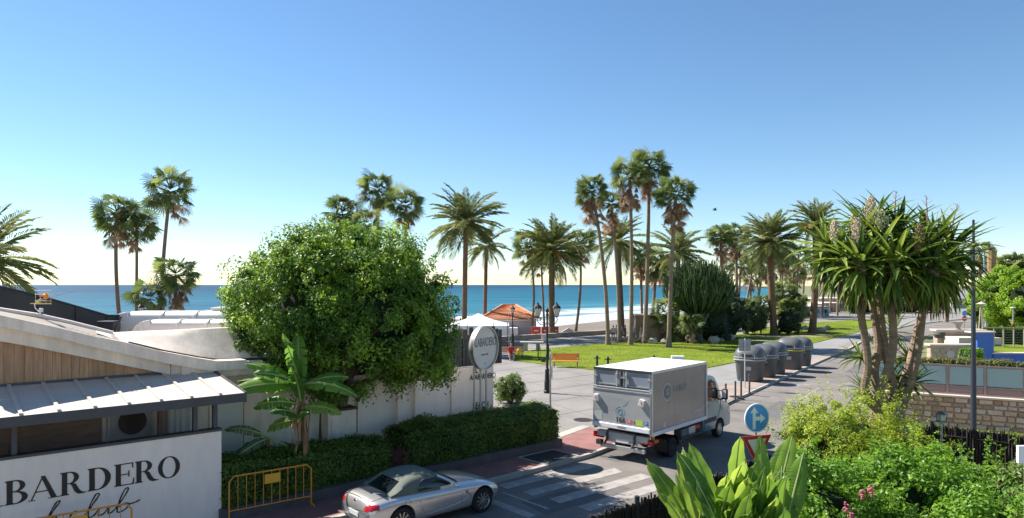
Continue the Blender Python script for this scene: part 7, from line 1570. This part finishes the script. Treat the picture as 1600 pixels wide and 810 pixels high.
# kiosk hut and pale building beyond the lawn
hY = 128; k = hY / F
e = thing('beach_hut', 'white kiosk hut with blue side behind the orange-fruited palm', 'kiosk', ((1272 - 800) * k, hY, 0), R(0)); w = 36 * k; h = zat(480, hY)
obj('hut_wall', MB().box((0, 0, h / 2), (w, 3, h)), mat('hut_white', (.62, .66, .70), .7), e); obj('hut_roof', MB().box((0, 0, h + .1), (w + .8, 3.8, .2)), mat('hut_roof', (.35, .33, .32), .8), e)
for i in range(3): obj('hut_window', MB().box((-w / 2 + .9 + i * 1.25, -1.52, h * .62), (.7, .05, .7)), mat('hut_glass', (.12, .2, .26), .2), e)
obj('hut_door', MB().box((w / 2 - .5, -1.52, h * .42), (.7, .05, h * .8)), mat('hut_teal', (.12, .30, .34), .6), e)
for i, (px, m_) in enumerate(((1252, 0), (1262, 0))):
    shrub(['pink flower pot left of the hut', 'pink flowers directly before the hut'][i], ((px - 800) * k * .97, hY - 4, 0), (.9, .6, 1.0), 900, .16, mat('magenta_flower', (.45, .08, .30), .7, var=.3), 12, .3, core=.6, stems=0)
bY = 150; k = bY / F
for px, w_, yt, lab, col in ((1318, 46, 468, 'long pale restaurant building at the far end of the lawn', (.55, .47, .42)), (1290, 24, 474, 'small pink-beige beach building left of the long one', (.5, .40, .34))):
    e = thing('far_building', lab, 'building', ((px - 800) * k, bY + (8 if w_ > 30 else 0), 0)); w = w_ * k; h = zat(yt, bY)
    obj('wall', MB().box((0, 0, h / 2), (w, 6, h)), mat('far_wall_%d' % px, col, .8, var=.06), e); obj('roof', MB().box((0, 0, h + .12), (w + .8, 7, .25)), M_cream, e)
    for i in range(int(w / 2)): obj('window', MB().box((-w / 2 + 1.2 + i * 2, -3.02, h * .5), (1.1, .05, h * .45)), mat('far_glass', (.10, .11, .12), .2), e)
e = thing('far_house', 'grey-roofed house beyond the road bend', 'house', ((1494 - 800) / F * 175, 175, 0), R(8)); h = zat(466, 175)
obj('wall', MB().box((0, 0, h / 2), (9, 8, h)), mat('far_house_wall', (.45, .44, .42), .8), e); A = [Vector((-5, -4.6, h)), Vector((5, -4.6, h)), Vector((5, 4.6, h)), Vector((-5, 4.6, h))]; T = Vector((0, 0, h + 2.9))
for i in range(4): obj('roof_slope', MB().add([A[i], A[(i + 1) % 4], T], [(0, 1, 2)]), mat('far_roof_grey', (.36, .34, .33), .8, var=.1), e)
for x in (-2.4, 1.8): obj('window', MB().box((x, -4.02, h * .55), (1.4, .06, 1.1)), mat('far_glass', (.10, .11, .12), .2), e)
# wooden-legged lamps
p = Vector(((1533.5 - 800) / F * 62, 62, 0)); e = thing('tripod_lamp', 'cone-hatted lamp on splayed wooden legs behind the blue wall', 'lamp', p); hh = zat(474, 62)
for dx, dy in ((-.35, 0), (.25, .1), (.05, -.25)): obj('leg', MB().tube([(dx, dy, 0), (dx * .2, dy * .2, hh - .3)], .06, 6), mat('pale_wood_leg', (.5, .42, .3), .7), e)
obj('hat', MB().lathe([(.42, hh - .05), (.10, hh + .12), (0, hh + .2)], 16), mat('hat_shade', (.5, .45, .38), .7), e, smooth=True); obj('lamp_body', MB().lathe([(.16, hh - .35), (.2, hh - .08), (.1, hh - .04)], 12), mat('lamp_bulb_housing', (.45, .42, .36), .5), e)
p = Vector(((1583 - 800) / F * 60, 60, 0)); e = thing('flat_head_lamp', 'slim lamp post with flat white head in front of the bright green tree', 'lamp', p); hh = zat(481, 60)
obj('post', MB().tube([(0, 0, 0), (0, 0, hh)], .055, 8), M_galv, e); obj('flat_head', MB().lathe([(.2, hh), (.2, hh + .06), (0, hh + .08)], 14), Ms_w, e); obj('red_tag', MB().box((0, -.07, zat(508, 60)), (.22, .03, .28)), Ms_r, e)
# far traffic signs
p = G(1507, 530, .05); fY = 72; e = thing('far_traffic_signs', 'blue round sign above a red no-entry sign at the road bend', 'sign', ((1507 - 800) / F * fY, fY, 0), R(5)); 
obj('post', MB().tube([(0, .03, 0), (0, .03, zat(486, fY))], .04, 8), M_galv, e)
for py, m_, nm in ((489.5, Ms_b, 'blue_disc'), (497.5, Ms_r, 'red_disc')): obj(nm, MB().lathe([(0, 0), (.28, 0), (.28, .02), (0, .02)], 24, (0, 0, zat(py, fY)), Matrix.Rotation(R(90), 3, 'X')), m_, e)
obj('white_bar', MB().box((0, -.03, zat(497.5, fY)), (.4, .01, .09)), Ms_w, e)
e = thing('pale_blue_mast', 'thin pale blue mast beside a palm stump behind the bright tree', 'mast', ((1541 - 800) / F * 90, 90, 0)); obj('pole', MB().tube([(0, 0, 0), (-.3, 0, zat(392, 90))], .10, 8), mat('mast_blue', (.25, .42, .52), .5), e); obj('crossbar', MB().box((.1, 0, zat(394, 90)), (1.0, .1, .12)), mat('mast_blue', (.25, .42, .52), .5), e)
e = thing('palm_stump', 'headless orange-brown palm stump above the bright green tree', 'palm stump', ((1549 - 800) / F * 92, 92, 0)); obj('trunk', MB().tube([(0, 0, 0), (0, 0, zat(425, 92)), (0.05, 0, zat(392, 92))], [.45, .45, .62], 10), mat('stump', (.36, .22, .10), .9, var=.35, vscale=2), e)

# ---- pool terrace: beige wall, blue walls, hedge, glass fence on stone wall
M_beige = mat('beige_stone', (.48, .37, .27), .85, var=.18, vscale=1.5, bump=.3); M_capw = mat('pale_coping', (.62, .52, .44), .8, var=.08); M_blue = mat('pool_blue', (.055, .14, .48), .6, var=.08, vscale=1)
tY = 50; k = tY / F; X = lambda px, Y=50: (px - CX) / F * Y
e = thing('beige_terrace_wall', 'beige stone terrace wall with pale coping and round relief in front of the road', 'wall', (X(1487), tY, 0), R(-3)); w = (1522 - 1452) * k; zt = zat(540, tY)
obj('wall', MB().box((0, 0, zt / 2), (w, .5, zt)), M_beige, e); obj('coping', MB().box((0, -.05, zt + .06), (w + .3, .8, .14)), M_capw, e, bevel=.02)
for i in range(4):
    for j in range(8): obj('stone', MB().box((-w / 2 + .22 + j * w / 8 + (.2 if i % 2 else 0), -.262, .2 + i * .33), (w / 8 - .05, .05 + .01 * ((i + j) % 3), .29)), M_beige, e, bevel=.015)
obj('relief', MB().lathe([(0, 0), (.28, 0), (.3, .05), (.2, .09), (0, .1)], 16, (-.25, -.28, zt * .6), Matrix.Rotation(R(90), 3, 'X')), M_capw, e)
p = Vector((X(1494, 51), 56, 0)); e = thing('upper_terrace_wall', 'second beige wall with pale slab top behind the first, left of the blue pier', 'wall', (X(1497, 58), 58, 0), R(-2)); k2 = 58 / F; zt2 = zat(517, 58); w2 = (1536 - 1466) * k2
obj('wall', MB().box((0, 0, zt2 / 2), (w2, .6, zt2)), M_beige, e); obj('coping', MB().box((0, 0, zt2 + .07), (w2 + .4, 1.0, .16)), M_capw, e, bevel=.02); obj('lower_step', MB().box((.2, -1.6, zat(527, 56) / 2), (w2 - .4, 2.0, zat(527, 56))), M_capw, e); obj('blue_face', MB().box((.75, -2.62, zat(535, 56) * .62), (w2 * .55, .04, .75)), M_blue, e)
e = thing('stone_urn', 'squat grey urn on the pale terrace coping', 'urn', (X(1496, 57.7), 57.7, zt2 + .15)); obj('bowl', MB().lathe([(.28, 0), (.2, .08), (.25, .3), (.42, .62), (.46, .66), (.38, .66), (0, .5)], 14), mat('urn_grey', (.3, .28, .24), .8, var=.2), e, smooth=True)
e = thing('round_pot', 'dark round pot on the lower pale step', 'pot', (X(1471, 54.9), 55.2, zat(527, 56))); obj('bowl', MB().lathe([(.3, 0), (.45, .3), (.4, .5), (.3, .52), (0, .4)], 14), mat('pot_dark', (.12, .11, .09), .8), e, smooth=True)
e = thing('blue_pier_wall', 'bright blue pool wall with a tall pier and a long low section', 'wall', (0, 0, 0)); bY_ = 48.5; kk = bY_ / F
za, zb2 = zat(520, bY_), zat(553, bY_)
obj('pier', MB().box((X(1540, bY_), bY_ + .3, za / 2), (26 * kk, .6, za)), M_blue, e, bevel=.02); obj('pier_top', MB().box((X(1536, bY_), bY_ + .3, za + .05), (38 * kk, .8, .10)), M_capw, e)
obj('low_blue_wall', MB().box((X(1600, bY_), bY_ + .2, zb2 / 2), (98 * kk, .4, zb2)), M_blue, e); obj('white_edge', MB().box((X(1600, bY_), bY_ + .2, zb2 + .04), (100 * kk, .6, .08)), M_capw, e)
tag(struct('terrace_lawn', MB().box((X(1600, 53), 53, zb2 - .12), (8.0, 7.5, .1)), M_lawn), 'strip of lawn', 'lawn') if False else struct('terrace_lawn', MB().box((X(1592, 53), 53, zb2 - .10), (5.2, 7.5, .1)), M_lawn)
# clipped dark hedge behind with green fence line
hedge('tall dark clipped hedge behind the low blue wall', (X(1552, 58), 58, 0), (X(1650, 58), 58, 0), 1.2, zat(514, 58), zat(514, 58), leafmat('cypress_hedge', (.03, .06, .012), (.06, .10, .02), (.12, .16, .03), .25, .5, .4, pscale=.8), 9000, .2, planter=False)
e = thing('mesh_fence', 'thin wire fence with pale posts and green top rail behind the blue wall', 'fence', (0, 0, 0))
for px in (1553, 1568, 1584, 1600): obj('post', MB().tube([(X(px, 54.5), 54.5, 0), (X(px, 54.5), 54.5, zat(511, 54.5))], .05, 6), mat('fence_post_pale', (.42, .38, .28), .7), e)
obj('top_rail', MB().tube([(X(1535, 54.5), 54.5, zat(512, 54.5)), (X(1630, 54.5), 54.5, zat(513, 54.5))], .06, 6), mat('rail_green', (.28, .33, .05), .7), e)
mb = MB()
for i in range(12): z_ = .4 + i * .2; mb.tube([(X(1552, 54.5), 54.5, z_), (X(1625, 54.5), 54.5, z_)], .006, 3)
obj('fence_wires', mb, M_galv, e)
# cube topiary and steps rail in front
p = Vector((X(1516, 44), 44, 0)); hedge('small cube-clipped box bush before the blue pier', (X(1506, 44), 43.5, 0), (X(1530, 44), 43.5, 0), 1.0, zat(548, 43.5), zat(548, 43.5), M_grn, 2500, .12, planter=False)
e = thing('stair_rail', 'small white handrail left of the cube-clipped bush', 'handrail', (X(1500, 44), 43.6, 0)); mb = MB()
for i in range(5): mb.tube([(-.25 + i * .16, 0, 0), (-.25 + i * .16, 0, .75 + i * .1)], .02, 5)
mb.tube([(-.35, 0, .72), (.55, 0, 1.25)], .03, 6); obj('rail', mb, mat('rail_white', (.6, .62, .62), .5), e)
# stone retaining wall with glass balustrade
W0 = Vector((15.9, 30.0, 0)); W1 = Vector((24.4, 25.3, 0)); wd = (W1 - W0); WLn = wd.length; wa = math.atan2(wd.y, wd.x)
M_stone = [mat('wall_stone_%s' % n_, c_, .9, var=.22, vscale=4, bump=.7, bscale=10) for n_, c_ in (('tan', (.62, .41, .27)), ('pink', (.68, .47, .35)), ('pale', (.68, .52, .40)), ('brown', (.44, .28, .18)))]
sw2 = thing('stone_wall', 'retaining wall of tan rubble stone below the glass balustrade', 'wall', W0, wa); WH = 1.30
obj('mortar', MB().box((WLn / 2, .25, WH / 2), (WLn, .42, WH)), mat('mortar', (.34, .27, .21), .95, var=.2, vscale=5), sw2)
obj('coping', MB().box((WLn / 2, .22, WH + .045), (WLn + .1, .60, .09)), M_capw, sw2, bevel=.015)
rr = random.Random(3); sms = []
for i in range(10):
    mb = MB(); x = .5; m = [(-x + rr.uniform(0, .09), -x + rr.uniform(0, .12)), (x - rr.uniform(0, .09), -x + rr.uniform(0, .12)), (x - rr.uniform(0, .03), rr.uniform(-.2, .2)), (x - rr.uniform(0, .09), x - rr.uniform(0, .12)), (rr.uniform(-.2, .2), x - rr.uniform(0, .05)), (-x + rr.uniform(0, .09), x - rr.uniform(0, .12))]
    n_ = len(m); vs = [(a_, .5, b_) for a_, b_ in m] + [(a_, -.1, b_) for a_, b_ in m] + [(a_ * .8, -.5 + rr.uniform(-.1, .1), b_ * .8) for a_, b_ in m]
    mb.add(vs, [(j, (j + 1) % n_, n_ + (j + 1) % n_, n_ + j) for j in range(n_)] + [(n_ + j, n_ + (j + 1) % n_, 2 * n_ + (j + 1) % n_, 2 * n_ + j) for j in range(n_)] + [tuple(2 * n_ + j for j in range(n_))]); sms.append([mb.mesh('stone', mt) for mt in M_stone])
z = .02; row = 0; cnt = 0
while z < WH - .04:
    h = min(rr.uniform(.17, .27), WH - .01 - z); 
    if WH - (z + h) < .10: h = WH - .01 - z
    x = -.02 + rr.uniform(0, .1)
    while x < WLn - .05:
        w = rr.uniform(.22, .58); w = min(w, WLn - x); hh = h
        if cnt < 296: obj('stone', rr.choice(rr.choice(sms)), None, sw2, loc=(x + w / 2, .035 + rr.uniform(-.015, .015), z + hh / 2), scale=(w - .018, .11, hh - .016)); cnt += 1
        x += w
    z += h; row += 1
gb = thing('glass_balustrade', 'frosted blue-green glass balustrade in a pinkish frame on the stone wall', 'balustrade', W0 + Vector((0, 0, WH + .09)), wa)
M_frame = mat('balustrade_frame', (.34, .25, .23), .5, .3, var=.06); M_frost = mat('frosted_glass', (.34, .47, .47), .25, .0, var=.06, vscale=1.0)
for z_, h_ in ((.05, .07), (.36, .05), (1.22, .07)): obj('rail', MB().box((WLn / 2, .2, z_), (WLn, .07, h_)), M_frame, gb)
sp_ = 1.32; n_ = int(WLn / sp_)
for i in range(n_ + 1): obj('post', MB().box((i * sp_ + .1, .2, .62), (.09, .09, 1.24)), M_frame, gb)
for i in range(n_):
    obj('glass_pane', MB().box((i * sp_ + .1 + sp_ / 2, .2, .79), (sp_ - .12, .02, .76)), M_frost, gb); obj('lower_panel', MB().box((i * sp_ + .1 + sp_ / 2, .2, .21), (sp_ - .12, .03, .24)), mat('panel_brown', (.27, .19, .17), .6), gb)
obj('return_pane', MB().box((.1, 1.2, .79), (.02, 1.9, .76)), M_frost, gb)
# terrace ground behind the balustrade and its clipped low hedge top
nn = Vector((-wd.y, wd.x, 0)).normalized()
q = [W0, W1, W1 + nn * 6 + Vector((8, 8, 0)), Vector((31, 47, 0)), Vector((26.5, 46.5, 0)), Vector((19.5, 35.5, 0))]
sheet('terrace_ground', [tuple(v[:2]) for v in q], .02, mat('terrace_slabs', (.42, .36, .30), .85, var=.12, vscale=.6))
a_ = W0 + nn * .9 + Vector((.2, .2, 0)); b_ = W1 + nn * .9
hedge('low trimmed hedge along the top of the glass balustrade', a_, b_, .7, 2.72, 2.68, leafmat('mossy_hedge', (.09, .10, .02), (.17, .17, .03), (.28, .26, .06), .25, .6, .5, pscale=1.5), 9000, .09, base=.02, planter=False)
# grass verge and pavement at the foot of the stone wall
g0 = W0 - nn * .05; g1 = W1 - nn * .05
sheet('verge_pavement', [(12.6, 20.8), (13.4, 24.0), (15.6, 29.8), (16.2, 29.8), (17.2, 27.9), (22.8, 24.4), (21.0, 22.0), (15.6, 18.6)], .03, M_pink)
vg = [(16.3, 29.6), (24.3, 25.1), (23.5, 22.8), (17.0, 25.6), (15.9, 28.2)]
sheet('verge_soil', vg, .045, mat('verge_soil', (.30, .24, .12), .95, var=.3, vscale=2))
x = rng.uniform(15, 25, 26000); y = rng.uniform(22, 30, 26000); kk_ = inpoly(x, y, vg) & (rng.random(26000) < .35 + .65 * (np.array([noise.noise(Vector((a1 * .9, b1 * .9, 0))) for a1, b1 in zip(x, y)]) > -.12)); x = x[kk_]; y = y[kk_]
o = leaf_cloud('g', np.stack([x, y, np.full(len(x), .07)], 1), np.stack([rng.normal(size=len(x)), rng.normal(size=len(x)), np.full(len(x), .6)], 1), .12, M_tuft, name='verge_grass', aspect=.3); tag(o, 'patchy grass at the foot of the stone wall and tall pole', 'grass')
# gull
c = At(1117, 328, 40); e = thing('gull', 'small dark bird flying in the sky right of the tall palms', 'bird', c)
obj('body', MB().blob((0, 0, 0), (.13, .045, .045), 2, .02), mat('bird_dark', (.08, .08, .09), .8), e, smooth=True)
for s in (-1, 1): obj('wing', MB().add([(-.05, 0, 0.02), (.07, 0, .02), (.04, s * .16, .12), (-.04, s * .16, .11), (-.06, s * .34, .05)], [(0, 1, 2, 3), (3, 2, 4)]), mat('bird_dark', (.08, .08, .09), .8), e)
